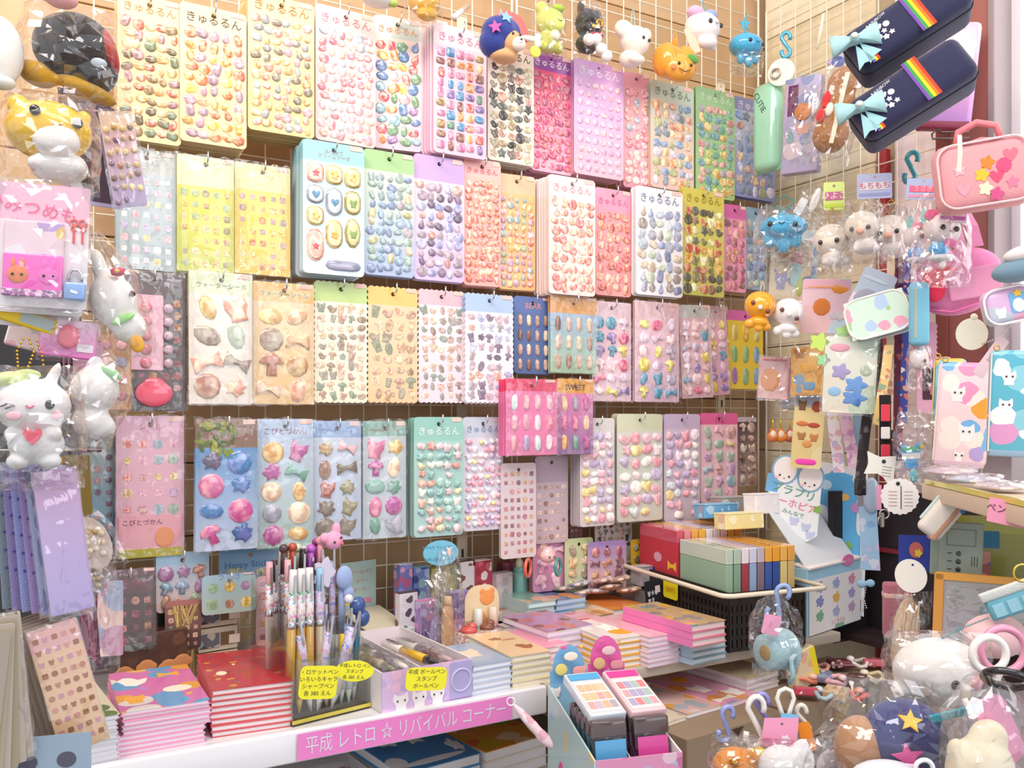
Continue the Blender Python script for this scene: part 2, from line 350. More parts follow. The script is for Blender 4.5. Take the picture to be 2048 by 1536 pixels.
# wire panels: every wire a part
def wires(name, label, origin, yaw, width, z0, z1, step, th=.0013, frame=.0022):
    g = Th(name, label, 'wire panel', origin, yaw)
    v = m_cyl(th, th, round(z1-z0, 4), 6, mat='gloss'); h = m_cyl(th, th, round(width, 4), 6, mat='gloss')
    n = int(width/step)
    for i in range(n+1): g.add('wire', v, 'f1e6d2', (i*width/n, 0, (z0+z1)/2))
    k = int((z1-z0)/step)
    for j in range(k+1): g.add('wire', h, 'f1e6d2', (width/2, .0022, z0+j*(z1-z0)/k), (0, 90, 0))
    for x in (0, width): g.cyl('frame', 'f3ead8', frame, frame, z1-z0+.004, 8, (x, 0, (z0+z1)/2), mat='gloss')
wires('wire_panel', 'white wire grid panel behind the hanging sticker packs', WS(SC_-1.32, -.088, 0), TH, .71, 1.0, 2.275, .0375)
wires('wire_panel', 'white wire grid panel meeting the corner, plush mascots hanging at its top', WS(SC_-.60, -.088, 0), TH, .592, 1.0, 2.275, .0375)
wires('wire_panel', 'white wire grid panel on the cream right wall under the pencil cases', RS(.012, -.0, 0), RY, .47, 1.12, 2.207, .0375)
for x in (924, 1442):                          # slotted black-holed uprights behind the wires
    p = W(x, 60, -.098); u = Th('upright', 'slotted white upright %s' % ('left of the navy star-cap plush' if x < 1000 else 'near the corner behind the wires'), 'upright', (p.x, p.y, 1.5), TH)
    u.box('channel', 'efe2c8', .02, .004, 1.1, .001)
    for i in range(24): u.box('slot', '2a2220', .004, .0045, .014, 0, (0, -.0003, .5-i*.044))
# the long white shelf, its lip and the lower shelf
sl = (W(90, 900, .27)-P0).dot(D); sr = (W(1093, 900, .27)-P0).dot(D)
sh = Th('display_shelf', 'long white display shelf with a raised front lip, stationery piled on it', 'shelf', WS((sl+sr)/2, 0, ZS), TH)
sh.box('board', 'e9e7ea', sr-sl, .37, .018, .002, (0, -.085, -.009))
sh.box('lip', 'f4f3f6', sr-sl, .012, .037, .003, (0, -.266, -.0165), mat='gloss')
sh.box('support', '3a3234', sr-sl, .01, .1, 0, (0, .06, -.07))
sr2 = (W(1690, 900, .27)-P0).dot(D)
s2 = Th('display_shelf', 'grey-brown right stretch of the display shelf under the basket', 'shelf', WS((sr+sr2)/2, 0, ZS), TH)
s2.box('board', 'b8aca0', sr2-sr-.004, .36, .016, .002, (.002, -.082, -.008), mat='wood')
s2.box('support', '4a3c36', sr2-sr-.004, .01, .1, 0, (0, .06, -.07))
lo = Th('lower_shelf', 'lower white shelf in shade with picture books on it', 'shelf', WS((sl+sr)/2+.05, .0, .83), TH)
lo.box('board', 'cfc9c8', sr-sl+.3, .34, .016, .002, (0, -.05, -.008)); lo.box('shade_board', '2d2728', sr-sl+.5, .01, .8, 0, (.3, .14, -.3))  # dark rear board: the shade under the shelf put into its colour
# ================================================================ sticker packs on hooks
S_ = {
 'round': el(1, 1, 10), 'oval': el(1, .66, 10), 'tall': el(.62, 1, 10), 'rect': rr(2, 1.35, .5, 3), 'rectv': rr(1.3, 2, .5, 3), 'square': rr(1.75, 1.75, .35, 3),
 'diamond': ((1, 0), (.45, .75), (-.45, .75), (-1, 0), (-.45, -.75), (.45, -.75)), 'drop': ((0, 1), (-.35, .4), (-.65, -.2), (-.5, -.7), (0, -.95), (.5, -.7), (.65, -.2), (.35, .4)),
 'heart': ((0, .45), (-.35, .85), (-.8, .75), (-.95, .3), (-.6, -.3), (0, -.9), (.6, -.3), (.95, .3), (.8, .75), (.35, .85)),
 'star': tuple((.95*x, .95*z) for x, z in star(1, 5, .55)), 'flower': tuple(((.82+.2*math.cos(5*a))*math.cos(a), (.82+.2*math.cos(5*a))*math.sin(a)) for a in [i*math.pi/10 for i in range(20)]),
 'mushroom': ((-.95, .1), (-.75, .6), (0, .95), (.75, .6), (.95, .1), (.35, .05), (.4, -.9), (-.4, -.9), (-.35, .05)),
 'cat': ((-.75, .95), (-.3, .6), (.3, .6), (.75, .95), (.85, .1), (.55, -.5), (.6, -.95), (-.6, -.95), (-.55, -.5), (-.85, .1)),
 'bird': ((-.95, .3), (-.5, .75), (0, .6), (.4, .1), (.95, .3), (.7, -.4), (.1, -.8), (-.5, -.6), (-.7, -.1)),
 'cup': ((-.7, .9), (.7, .9), (.45, -.9), (-.45, -.9)), 'bow': ((-1, .65), (-.3, .25), (.3, .25), (1, .65), (1, -.6), (.3, -.2), (-.3, -.2), (-1, -.6)),
 'arch': rr(1.3, 2, .64, 4), 'crab': tuple(((.75+.22*math.sin(7*a))*math.cos(a), (.7+.2*math.cos(5*a))*math.sin(a)) for a in [i*math.pi/9 for i in range(18)]),
}
SETS = {'jelly': ('oval', 'round', 'tall', 'rect', 'rectv', 'diamond', 'drop', 'round', 'oval'), 'dark': ('round', 'cat', 'bird', 'oval', 'flower'), 'sq': ('square', 'rect', 'rectv', 'square'),
        'dot': ('round',), 'tear': ('drop', 'round'), 'puff': ('round', 'oval', 'cat', 'heart', 'flower', 'bird', 'rect'), 'char': ('mushroom', 'cat', 'bird', 'oval', 'crab', 'tall', 'cup'),
        'big': ('cat', 'round', 'bow', 'oval', 'crab', 'mushroom', 'tall'), 'cap': ('arch',), 'flat': ('square', 'round', 'square'), 'frame': ('arch',), 'mixed': ('round', 'star', 'heart', 'oval', 'tall', 'flower', 'rect')}
PAL = {k: v.split() for k, v in {
 'earth': '5a4a35 8a6a45 c8554a 5f7350 d8a060 9a6a80 e0b080 cf7a6a', 'amber': 'e89030 d86830 f0b040 c05a38 b890b0 9a7a98 e8a070 f2c230', 'pastel': 'e8a0a0 f0c080 a8b8c8 c8a0b8 c89a60 8890a0 e89088 7a7068',
 'pink': 'f08090 e8a0b0 d87088 f0b8c0 e0a898 f2c0b0 a8c0c8 f4a0b0', 'rain': 'e84050 f08030 f0c040 609a60 4080b0 8060a0 e070a0 70b0b8 f0a0a0', 'jewel': 'd84050 d07030 9a7a40 508a60 4090b8 7060a0 c870a0 e8a060 8a5048',
 'ink': '3a3030 6a5048 a08868 2a2626 c0a888 8a8070 4f5a50 b87a6a', 'hot': 'd83068 c02858 e85080 a83868 e04078 b84868', 'lilac': 'e0a8c8 d8a0d0 e8b8d0 f0b0b8 d0b0e0', 'peach': 'e8786a f09080 e86870 d86050 f0b090 c8605a',
 'sea': '88a8b8 a0b8a0 c8b870 7890b0 e0c090 98b0a8 b0a0a0', 'grey': '9a8890 6a5a70 b89aa8 50485a a8b0c8 c88a78 8898c0', 'citrus': 'c88a90 8ab0b8 e0a0c0 d8b070 90b098 b890c0 e07070', 'brown': 'b09078 c8a888 8a7060 d8b8a0 a88078 908880 c89888 7a8a78',
 'blue': '7a90b0 a8b8c0 8a7a70 c0a890 5a6a90 b0c0a0 9098a8', 'moss': '4a4438 7a6a40 c0503a e0d8b0 5a5a50 d88a30 8a5a48', 'rose': '9a4860 b86070 7a4a58 d08080 c07a50 a05a80', 'meadow': 'd8788a e8a058 70a098 d8c060 a888b0 e88888 6898b0',
 'planet': 'e08850 6898c0 a8b070 c8c8d8 c87060 70889a e0b080', 'candy': 'f8e0e8 f0b8cc f8f0e8 e8a8b8 d8e8e8 f090a8 f0d080 b8a8d0', 'mint': 'f8ece0 f0a898 a8d0c0 e8c0c8 f0d8a0 8ab8b0 e88078', 'jelly5': 'a83a80 c04890 3078b8 d84090 e0609a 584868 2858a0',
 'deer': 'c08858 d8a070 e8c0a8 9a8070 e8a088 a8b8a0 e0b060 b87868', 'cocoa': 'a07058 d89098 7a6450 c8a070 b85a58 9a8a60', 'fairy': 'e070a0 e8a050 70a890 c050a0 f0c0a0 a0a0b0', 'nail': 'c8a090 a87868 e0c0a8 8a5a50 d8b0a0 b89088', 'flag': 'e0488a 30a0b8 8070b8 f0c8d0 f8d8e0 e8d0e8 b8b8d0 e8d040', 'gold': 'd8a030 7098b0 c8b060 a85a48 88a878 9a6aa0'}.items()}
allpacks = []
def mixhex(a, b, f): return ''.join('%02x' % round(int(a[i:i+2], 16)*(1-f)+int(b[i:i+2], 16)*f) for i in (0, 2, 4))

def pack(desc, xl, xr, yt, yb, q, n, card, st, title=None, tcol='7a6a50', yaw=0, roll=0, scale=1, scl=False, price=1, film=0, sp=.005, hook=1, fan=0, ts=1, holex=0, label=None, extra=None):
    rnd = random.Random(desc)
    ym = (yt+yb)/2; L, Rr = W(xl, ym, q), W(xr, ym, q); w = (Rr-L).length; mid = (L+Rr)/2
    zt, zb = EZ-(yt-HY)/F*mid.y, EZ-(yb-HY)/F*mid.y; h = zt-zb
    head, top, bot, hf = card
    hz = .011; hx = holex*w
    loc = mid+D*hx; loc.z = zt-hz
    th = Th('sticker_pack', label or desc, 'sticker pack', loc, TH+math.radians(yaw), 1, roll=roll)
    ol = scal(w, h, .0045) if scl else rr(w, h, .006 if film == 0 else .002)
    ol = tuple(r4((x-hx, z-h/2+hz)) for x, z in ol)
    cm = cardmat(head, top, bot, hf)
    card_me = m_plate(ol, .0016, (0, 0, .0033), 1, mat=(cm, 'card_edge'))
    th.add('card', card_me, 'ffffff')
    for k in range(1, n):                     # the same packs behind it on the hook
        b = Th('sticker_pack', ORD[k]+' from front, behind the '+desc, 'sticker pack', loc-NC*sp*k+D*(rnd.uniform(-.001, .001)-fan*k)+Vector((0, 0, rnd.uniform(-.002, .0005))), TH+math.radians(yaw), roll=roll+rnd.uniform(-.5, .5), group='packs stacked behind the '+desc)
        b.add('card', card_me, 'ffffff')
    sty, nc, pal = st; pal = PAL[pal]; shapes = SETS[sty]
    x0, x1 = -w*.455-hx, w*.455-hx; z1 = hz-h*hf-h*.012; z0 = hz-h*.975
    mat = {'puff': 'puffy', 'char': 'printed', 'flat': 'printed', 'cap': 'puffy', 'big': 'gem', 'frame': 'gem'}.get(sty, 'gem')
    hgt = {'jelly': .0026, 'dark': .002, 'sq': .0026, 'dot': .0022, 'puff': .0048, 'char': .0009, 'flat': .0004, 'cap': .0035, 'big': .004, 'frame': .0035}.get(sty, .0024)
    gl = 0 if sty in ('cap', 'frame') else .12 if sty in ('big', 'sq', 'dark') else .22
    def put(sn, x, z, sx, sz, rot, col): th.add('sticker', m_dome(S_[sn], 1, mat=mat), mixhex(col, bot, gl), (x, -.0001, z), (0, rot, 0), (sx, hgt, sz))
    if sty == 'frame':
        cw = (x1-x0)/3; y = z1
        for c, hs in enumerate(([.2, .19, .2, .33], [.2, .29, .3], [.21, .25, .31])):
            z = z1
            for hh in hs:
                H = (z1-z0)*hh; sh_, fx, fz = ('tall' if hh > .305 and c == 2 else rnd.choice(('arch', 'rectv', 'arch'))), cw*(.7 if hh < .305 or c != 2 else .72), H*.46; k_ = rnd.randrange(5); put(sh_, x0+cw*(c+.5), z-H/2, fx, fz, 0, 'b89450 a88848 d88a80 8a94a0 a89858'.split()[k_]); th.add('sticker', m_dome(S_[sh_], 1, mat='puffy'), 'ecd49c e8c888 f0b8a8 c8d0d4 dcd098'.split()[k_], (x0+cw*(c+.5), -hgt*.82, z-H/2), (0, 0, 0), (fx*.78, .0016, fz*.84)); th.add('sticker', m_dome(S_[('flower', 'cup', 'star', 'heart', 'cat')[k_]], 1, mat='puffy'), 'e8a040 c87840 d85868 5890b0 88a050'.split()[k_], (x0+cw*(c+.5), -hgt*.82-.0014, z-H*.55), (0, 0, 0), (fx*.34, .001, fx*.34)); z -= H*1.02
        put('rect', x0+cw*2, z0+(z1-z0)*.06, cw*.95, (z1-z0)*.068, 0, '8890a8')
    else:
        cell = (x1-x0)/nc; asp = {'cap': 1.55, 'big': .86, 'flat': 1.12, 'char': .98}.get(sty, .96)
        nr = max(1, round((z1-z0)/(cell*asp))); ch = (z1-z0)/nr
        for r in range(nr):
            off = (r % 2)*.25*cell if sty in ('jelly', 'dot', 'puff', 'char', 'mixed') else 0
            for c in range(nc):
                if sty in ('char', 'puff', 'flat') and rnd.random() < .05: continue
                j = {'sq': .05, 'dot': .03, 'cap': .02, 'flat': .04, 'big': .06}.get(sty, .13)
                x = x0+cell*(c+.5)+rnd.uniform(-j, j)*cell+off-.12*cell*(off > 0); z = z1-ch*(r+.5)+rnd.uniform(-j, j)*ch
                x = min(max(x, x0+cell*.36), x1-cell*.36); s = rnd.uniform(*{'big': (.44, .54), 'sq': (.42, .50), 'cap': (.36, .40), 'flat': (.26, .40), 'dot': (.34, .40), 'puff': (.42, .58), 'char': (.42, .58)}.get(sty, (.48, .60)))
                sn = rnd.choice(shapes); rot = rnd.uniform(-25, 25) if sty not in ('cap', 'flat', 'sq') else rnd.uniform(-4, 4)
                if sty == 'cap': s, sz = s*cell, .4*ch
                else: sz = s = s*min(cell, ch*1.05)
                put(sn, x, z, s, sz, rot, rnd.choice(pal))
    if title: th.text(title, tcol, w*.17*ts, (-hx, -.0004, hz-h*hf*.62), name='title')
    if price: th.box('price_label', 'f6cfc4', w*.2, .0006, h*.036, 0, (w*.36-hx, -.0005, hz-h*.022), mat='paper')
    if extra: extra(th, w, h, hz, hx)
    if film:
        fw, fh = w*1.05, h*1.02
        th.bag(fw, fh, .006+.003*film, (-hx, -.0035, hz-h/2), seed=len(allpacks), neck=0, name='film_sleeve', mat='sleeve', cr=.022*film)
    if hook:
        back = q+.084
        o = obj('peg_hook', m_tube(tuple(r4(p) for p in ((0, back, .001), (0, .01, .001), (0, -.008, 0), (0, -.0125, .002), (0, -.0145, .006), (0, -.015, .015))), .0013, False, 6, mat='metal'), 'e9e9ec', None, loc, (0, 0, 30))
        o['label'] = 'chrome peg hook through the ' + desc; o['category'] = 'hook'; o['group'] = 'peg hooks on the wire panels'
    allpacks.append((desc, th)); return th
KY = 'きゅるるん'
C = lambda s: tuple(None if a == '-' else (float(a) if '.' in a else a) for a in s.split())
# --- top row
pack('cream pack of brown and green jelly stickers', 236, 361, -6, 284, .012, 10, C('eed4a2 f0d6a6 ecce98 .15'), ('jelly', 5, 'earth'), KY, 'b89a68')
pack('cream pack of amber jelly stickers', 361, 492, 16, 290, .016, 12, C('f0d6a6 f2d8aa eed0a0 .16'), ('jelly', 5, 'amber'), KY, '6a5a48')
pack('cream pack of pastel trinket stickers with bright glare', 497, 627, -4, 268, .012, 12, C('eed096 f0d49c eccb8c .14'), ('jelly', 6, 'pastel'), KY, 'c08a50', yaw=-1)
pack('pale pink pack with square biscuit stickers', 632, 750, 20, 288, .0, 8, C('f8e0dc f8e2de f4ccc8 .15'), ('jelly', 6, 'pink'), KY, 'd890a0')
pack('pale pink pack with teal corner and rainbow gems', 750, 840, 36, 300, -.012, 5, C('c9d3cf f8dccc ecc0cc .16'), ('jelly', 4, 'rain'), KY, 'e0a068', yaw=-9)
pack('lavender pink pack of square gem stickers', 868, 972, 56, 312, .02, 9, C('f8e6ea f8d8e4 f4c8dc .16'), ('sq', 5, 'jewel'), KY, 'e08ab0', fan=.0022, sp=.006)
pack('white pack of black and brown stickers', 976, 1067, 92, 326, .0, 9, C('fbf0e2 fbf1e4 f8eadb .15'), ('dark', 5, 'ink'), KY, '4a4038')
pack('hot pink pack with purple heading', 1062, 1144, 108, 346, -.012, 7, C('a058a8 f06088 f4b8cc .15'), ('jelly', 5, 'hot'), KY, 'ffffff')
pack('lilac pack of pink dome stickers', 1149, 1246, 126, 354, .0, 8, C('dca8e0 e0b0e0 f4bccb .16'), ('dot', 6, 'lilac'), KY, 'ffffff')
pack('slanting pink pack seen half edge-on', 1250, 1296, 146, 376, -.015, 5, C('f0a8b4 f2b8c0 f0a8b8 .13'), ('jelly', 3, 'pink'), None, yaw=-12)
pack('sage green pack of brown and orange stickers', 1302, 1387, 168, 380, .0, 6, C('cfe0cc d8dcc8 ecc8bc .16'), ('mixed', 5, 'planet'), KY, '7a8a70')
pack('spring green pack of pink and blue stickers', 1392, 1469, 180, 396, -.004, 6, C('a4cc98 a8cc98 a8cc88 .14'), ('mixed', 5, 'meadow'), KY, 'e8f4d8')
pack('periwinkle pack of planet-coloured round stickers', 1468, 1550, 201, 398, -.012, 3, C('9898d0 c8d0e4 8c94cc .13'), ('mixed', 5, 'planet'), KY, 'ffffff')
# --- second row
pack('grey-blue pack of small pink picture stickers', 232, 352, 300, 540, .0, 2, C('bcc0b8 b4c0c4 aab8bc .2'), ('flat', 5, 'candy'), None, film=1)
pack('yellow-green pack of tiny farm picture stickers', 354, 468, 314, 545, .004, 2, C('dce8b0 dcd848 c8cc3c .26'), ('flat', 5, 'deer'), None, film=1)
pack('yellow pack of tiny snack picture stickers', 470, 580, 330, 550, .004, 2, C('e8e09a f4d44c f0c43c .24'), ('flat', 5, 'amber'), None, film=1)
pack('light blue pack of framed puffy labels', 606, 728, 286, 550, .03, 11, C('9cd0d8 bcdce2 cfe0ea .15'), ('frame', 3, 'sea'), 'みつけて\nクリームソーダ', 'c8a090', sp=.0055, ts=.45)
pack('green to blue pack of clear drop stickers', 728, 828, 304, 552, .018, 5, C('a4cc8c d8e2c8 a8b8d8 .16'), ('jelly', 5, 'sea'), None)
pack('lilac pack of grey and brown oval stickers', 828, 928, 314, 562, .012, 4, C('c8a8e0 f0d8ea d8c0ea .2'), ('jelly', 5, 'grey'), None)
pack('coral pink pack of tiny red stickers', 928, 1000, 320, 572, .006, 4, C('f8b8b0 f8b4a4 f4a89c .15'), ('jelly', 5, 'peach'), KY, 'e86878', yaw=-4)
pack('peach pack of coloured balloon stickers', 998, 1069, 350, 580, .0, 3, C('e8c098 f4b878 f2b070 .17'), ('tear', 5, 'citrus'), None, yaw=-4)
pack('white pack of red and orange fruit stickers', 1098, 1190, 355, 590, .03, 7, C('fdeeee fce8e4 fbe4de .17'), ('jelly', 5, 'peach'), KY, 'f09a9a', sp=.006, fan=.001)
pack('rose pink pack of red stickers', 1190, 1262, 379, 592, .006, 3, C('f4a0bc f4a0ac f2a4a0 .2'), ('jelly', 4, 'peach'), KY, 'e070a8')
pack('white pack of blue and grey ocean stickers', 1272, 1365, 378, 592, .02, 4, C('fbfafc f8f4f6 f2f0f4 .17'), ('jelly', 5, 'blue'), KY, '7080a8')
pack('olive yellow pack of dark animal stickers', 1365, 1448, 380, 592, .01, 3, C('d8cc5c d4cc68 ccc868 .16'), ('dark', 5, 'moss'), KY, '9a8a30')
pack('small pink pack of plum stickers', 1447, 1492, 410, 584, -.01, 2, C('e070b0 f0a0c0 f0a0bc .16'), ('jelly', 3, 'rose'), None)
pack('grey-blue pack beside the jellyfish bag', 1491, 1532, 416, 580, -.02, 2, C('90b4cc a0bcd0 98b4cc .14'), ('jelly', 3, 'blue'), None)
# --- third row
def winter(th, w, h, hz, hx):
    th.box('inner_card', 'd8a0b0', w*.5, .003, h*.55, .001, (-w*.1, -.002, -h*.38), mat='gloss')
    for i in range(5): th.ball('gem', 'e08898', w*.09, .004, w*.09, (-w*.12, -.005, -h*.2-i*h*.1)); th.ball('gem', 'c8a8b8', w*.08, .004, w*.08, (w*.22, -.005, -h*.2-i*h*.1))
    th.blob('strawberry', 'e8607a', ((0, -.004, 0, w*.3, .005, h*.1), (0, -.004, h*.05, w*.2, .005, h*.07)), (0, 0, -h*.82), mat='gloss')
pack('dark foil pack with a red strawberry at the bottom', 240, 372, 545, 820, .006, 2, C('5a4040 4a3a3c 584a48 .16'), ('flat', 5, 'rose'), None, film=2, extra=winter, price=0)
pack('cream pack of large camping cat stickers', 378, 505, 545, 808, .02, 3, C('dfe6c0 efe6da eee2d6 .17'), ('big', 2, 'deer'), 'ウォーターシール', '7a9a60', film=1, ts=.6)
pack('orange-topped pack of glossy vehicle stickers', 506, 628, 566, 808, .02, 3, C('f4b860 efcfa0 eac080 .16'), ('big', 2, 'deer'), 'ウォーターシール', '5a9a8a', film=1, ts=.6)
pack('green scalloped pack of mushroom stickers', 628, 735, 564, 806, .012, 3, C('bcd480 f3ead4 f0e6cc .17'), ('char', 5, 'brown'), None, '', scl=True)
pack('orange scalloped pack of brown shop stickers', 735, 836, 574, 806, .012, 2, C('f8c468 f6cda6 f6c898 .16'), ('char', 4, 'brown'), None, scl=True)
pack('pink scalloped pack of dim-sum coloured stickers', 836, 929, 580, 806, .008, 2, C('f0c0cc f8e8ee f4dce6 .14'), ('char', 5, 'brown'), None, scl=True)
pack('light blue scalloped pack of purple-grey stickers', 930, 1027, 588, 806, .02, 4, C('b4ccec fbf0f8 f8ecf6 .17'), ('char', 5, 'grey'), None, scl=True)
pack('navy blue pack of little round bear snack stickers', 1028, 1103, 594, 748, .006, 2, C('6078b4 5c74a8 546c9c .2'), ('cap', 4, 'nail'), 'BEAR', 'f0a090', ts=1.1)
pack('sky blue pack with orange heading and square stickers', 1101, 1193, 594, 746, .02, 2, C('e8a860 a8c4e0 b0d0b0 .22'), ('cap', 4, 'nail'), None, film=1)
pack('pink film pack of flags beside the silver seam', 1184, 1262, 604, 802, .006, 2, C('f4d0dc f6d0d6 f0ccd8 .14'), ('big', 3, 'flag'), None, film=1, price=0)
pack('pink film pack with blue half-moon stickers', 1270, 1358, 604, 804, .012, 2, C('f8d0d8 f8d2dc f0cce0 .15'), ('big', 3, 'flag'), None, film=1)
pack('pink film pack with lime half-moons', 1358, 1420, 610, 796, .0, 2, C('e0e0d8 f6ccd0 f0c8d0 .14'), ('big', 3, 'flag'), None, film=1, roll=-3)
pack('narrow pink film pack next to the yellow pack', 1410, 1452, 612, 790, -.012, 1, C('f4c8d0 f4c0cc f0b8c8 .14'), ('big', 2, 'flag'), None, film=1, roll=-4)
pack('yellow pack of little blue lantern stickers', 1455, 1526, 622, 778, -.02, 2, C('d868a8 e8c838 e8cc48 .13'), ('cap', 3, 'gold'), None)
pack('hot pink pack of small gift stickers', 1012, 1114, 758, 910, .045, 5, C('f44a78 f488b8 f68abc .16'), ('cap', 4, 'candy'), None, sp=.006, film=1)
pack('orange-topped magenta pack of sweet shop stickers', 1114, 1186, 758, 908, .03, 2, C('f0a830 e888b8 9a70a8 .19'), ('cap', 3, 'fairy'), 'SWEET', '3a3060', ts=1.1, film=1)
# --- fourth row
def bottompic(th, w, h, hz, hx):
    th.box('lower_panel', 'f0b0bc', w*.94, .001, h*.28, 0, (0, -.0012, -h*.8), mat='paper'); th.box('grass_print', 'c0b840', w*.94, .001, h*.06, 0, (0, -.002, -h*.93), mat='paper')
    th.text('こびとづかん', '705060', w*.1, (-w*.12, -.0022, -h*.71)); th.plate('peach_motif', 'f0a070', el(w*.14, w*.16), .001, loc=(w*.2, -.003, -h*.82))
pack('pink pack in three columns with a green heart gem', 232, 368, 832, 1108, .0, 2, C('e8b0c8 ecb8cc ecb4c4 .13'), ('flat', 4, 'citrus'), 'シール', 'b07080', film=1, ts=.7, extra=bottompic)
pack('clear film pack of red prints at the dim left', 158, 232, 866, 1096, -.02, 2, C('a8b8b0 a8b8b8 5898b8 .15'), ('flat', 3, 'rose'), None, film=2, price=0)
def leaves(th, w, h, hz, hx):
    rnd = random.Random(3)
    for i in range(34): th.plate('leaf', rnd.choice('8a9a40 6a7a38 a8a850 5a6a34'.split()), el(w*.09, w*.035, 8), .0004, loc=(rnd.uniform(-.46, .1)*w, -.0006-i*.00003, hz-rnd.uniform(.03, .26)*h), rot=(0, rnd.uniform(0, 180), 0))
pack('blue pack with leaf print and large jewel stickers', 391, 515, 838, 1100, .026, 3, C('8a6448 6098d0 c8d8f0 .22'), ('big', 2, 'jelly5'), 'こびとづかん', 'b84048', ts=.75, film=1, extra=leaves)
pack('pale blue pack of large pink and teal jewels', 513, 626, 838, 1094, .014, 2, C('bcd0ec c8d8ec b8d0c8 .16'), ('big', 2, 'fairy'), 'こびとづかん', 'a85870', ts=.75, film=1)
pack('blue-white pack of brown character stickers', 625, 722, 842, 1080, .008, 2, C('98b4e0 d4def0 c4d2ea .14'), ('big', 2, 'cocoa'), 'ウォーターシール', '6a90d0', ts=.5, film=1)
pack('teal-topped pack of pink fairy stickers', 726, 812, 842, 1076, .006, 2, C('88b4a8 cfdbe2 c8d4dc .13'), ('big', 2, 'fairy'), 'ウォーターシール', 'e88a78', ts=.5, film=1)
pack('mint green pack of puffy peach animals', 828, 926, 834, 1072, .016, 6, C('98ccc0 a8d0c8 b0d0cc .2'), ('puff', 5, 'mint'), KY, 'ffffff', sp=.0055)
pack('pale lilac pack of tiny puffy animals', 926, 1006, 834, 1060, .004, 3, C('d0d8e4 dcdcea e2dce8 .18'), ('puff', 6, 'candy'), KY, '7a90c0')
pack('silver-white pack with rows of red-brown stickers', 1002, 1072, 926, 1116, .012, 2, C('d8ccd0 ddd0d4 dcd0d0 .06'), ('flat', 5, 'rose'), None, hook=0, price=0)
pack('lavender striped pack behind the silver-white one', 1070, 1136, 912, 1086, -.01, 2, C('b8a4b4 cbb8c4 ccb4bc .3'), ('flat', 5, 'nail'), None, hook=0, price=0)
pack('grey-edged pack of round puffy bears', 1160, 1229, 836, 1052, .016, 6, C('dcd6d2 dcd2d2 d8cfd2 .12'), ('puff', 4, 'candy'), None, sp=.0055, price=0)
pack('green-edged pack of puffy bears and bow', 1234, 1325, 828, 1042, .012, 4, C('d4d6b8 d4d8cc d2d4c8 .16'), ('puff', 4, 'candy'), None, price=0)
pack('lilac pack of puffy pink and blue charms', 1328, 1400, 828, 1042, .006, 3, C('d0bcd8 d8c8d8 d4c6d2 .14'), ('puff', 4, 'candy'), None, price=0)
pack('pink-topped pack of round penguin charms', 1401, 1475, 826, 1004, .0, 2, C('e868a0 f6c8d0 f4ccd0 .13'), ('big', 3, 'citrus'), '172', 'b04070', ts=1, price=0)
pack('dark plum pack of charms by the corner', 1475, 1513, 834, 972, -.02, 1, C('c8b8bc 5a4048 c0a8a0 .07'), ('big', 2, 'nail'), None, price=0)
# --- lowest row, half hidden behind the goods on the shelf
pack('dark forest picture pack with white dot', 205, 312, 1138, 1300, .03, 2, C('6a4a50 5a4a48 42463c .3'), ('flat', 4, 'rose'), 'とうかん', 'b06078', ts=1.1, film=1)
pack('light blue pack with gold-edged bear prints', 312, 418, 1104, 1222, .0, 1, C('9cc0d8 a8c4d4 e8c8bc .2'), ('big', 3, 'gold'), None, price=0)
pack('brown leaf picture pack behind the tape boxes', 330, 402, 1200, 1300, .01, 1, C('b07068 8a5a50 4a3a38 .12'), ('flat', 4, 'deer'), None, price=0, hook=0)
def blueletters(th, w, h, hz, hx):
    for i, t in enumerate(('Happy Sticker', 'colour and play', 'Kirakira Seal')): th.text(t, '5888b8', h*.17, (0, -.0006, -h*(.18+.22*i)))
pack('sky blue sheet covered in white lettering', 438, 562, 1094, 1200, -.03, 1, C('7cacd4 88b4dc b4cce4 .1'), ('flat', 2, 'sea'), None, price=0, hook=0, extra=blueletters)
pack('pale blue card with yellow rabbits', 404, 512, 1148, 1226, .02, 1, C('a8c8d4 a8c8d0 b8ccc0 .1'), ('flat', 3, 'gold'), 'うさぎ', '8898d0', price=1, ts=.9)
pack('pink card with a blue word beside the pens', 512, 562, 1152, 1290, .01, 1, C('f2ccd4 f0c8d0 e8b8c0 .18'), ('flat', 2, 'rose'), 'Cinema', '6a88d0', ts=1.2, price=0, hook=0)
pack('pink and purple donut card behind the bottles', 1066, 1130, 1070, 1182, -.02, 1, C('d8a0c8 e0a8c8 d898c0 .1'), ('big', 2, 'lilac'), None, price=0, hook=0)
pack('green card of mushroom houses', 1130, 1186, 1076, 1184, -.01, 1, C('c8d4a0 ccd8a8 d0d4b0 .1'), ('big', 2, 'deer'), None, price=0, hook=0)
pack('white sheet of black silhouettes', 1190, 1264, 1036, 1186, -.03, 1, C('e4e0dc e4e0dc e0dcd8 .03'), ('char', 6, 'ink'), None, price=0, hook=0)
pack('purple badge card before the silhouettes', 1176, 1252, 1082, 1182, .0, 1, C('a890c8 b49ccc ecc8c8 .1'), ('big', 3, 'rose'), None, price=0, hook=0)
pack('yellow card with a smiling dot face', 1262, 1298, 1078, 1130, -.01, 1, C('d8b848 dcb830 d8b430 .08'), ('dot', 2, 'ink'), None, price=0, hook=0)
pack('small dark strawberry pack high on the wires', 1140, 1165, 1040, 1078, -.03, 1, C('8a6a6a 7a5a5a 7a6060 .1'), ('flat', 3, 'rose'), None, price=0, hook=0)
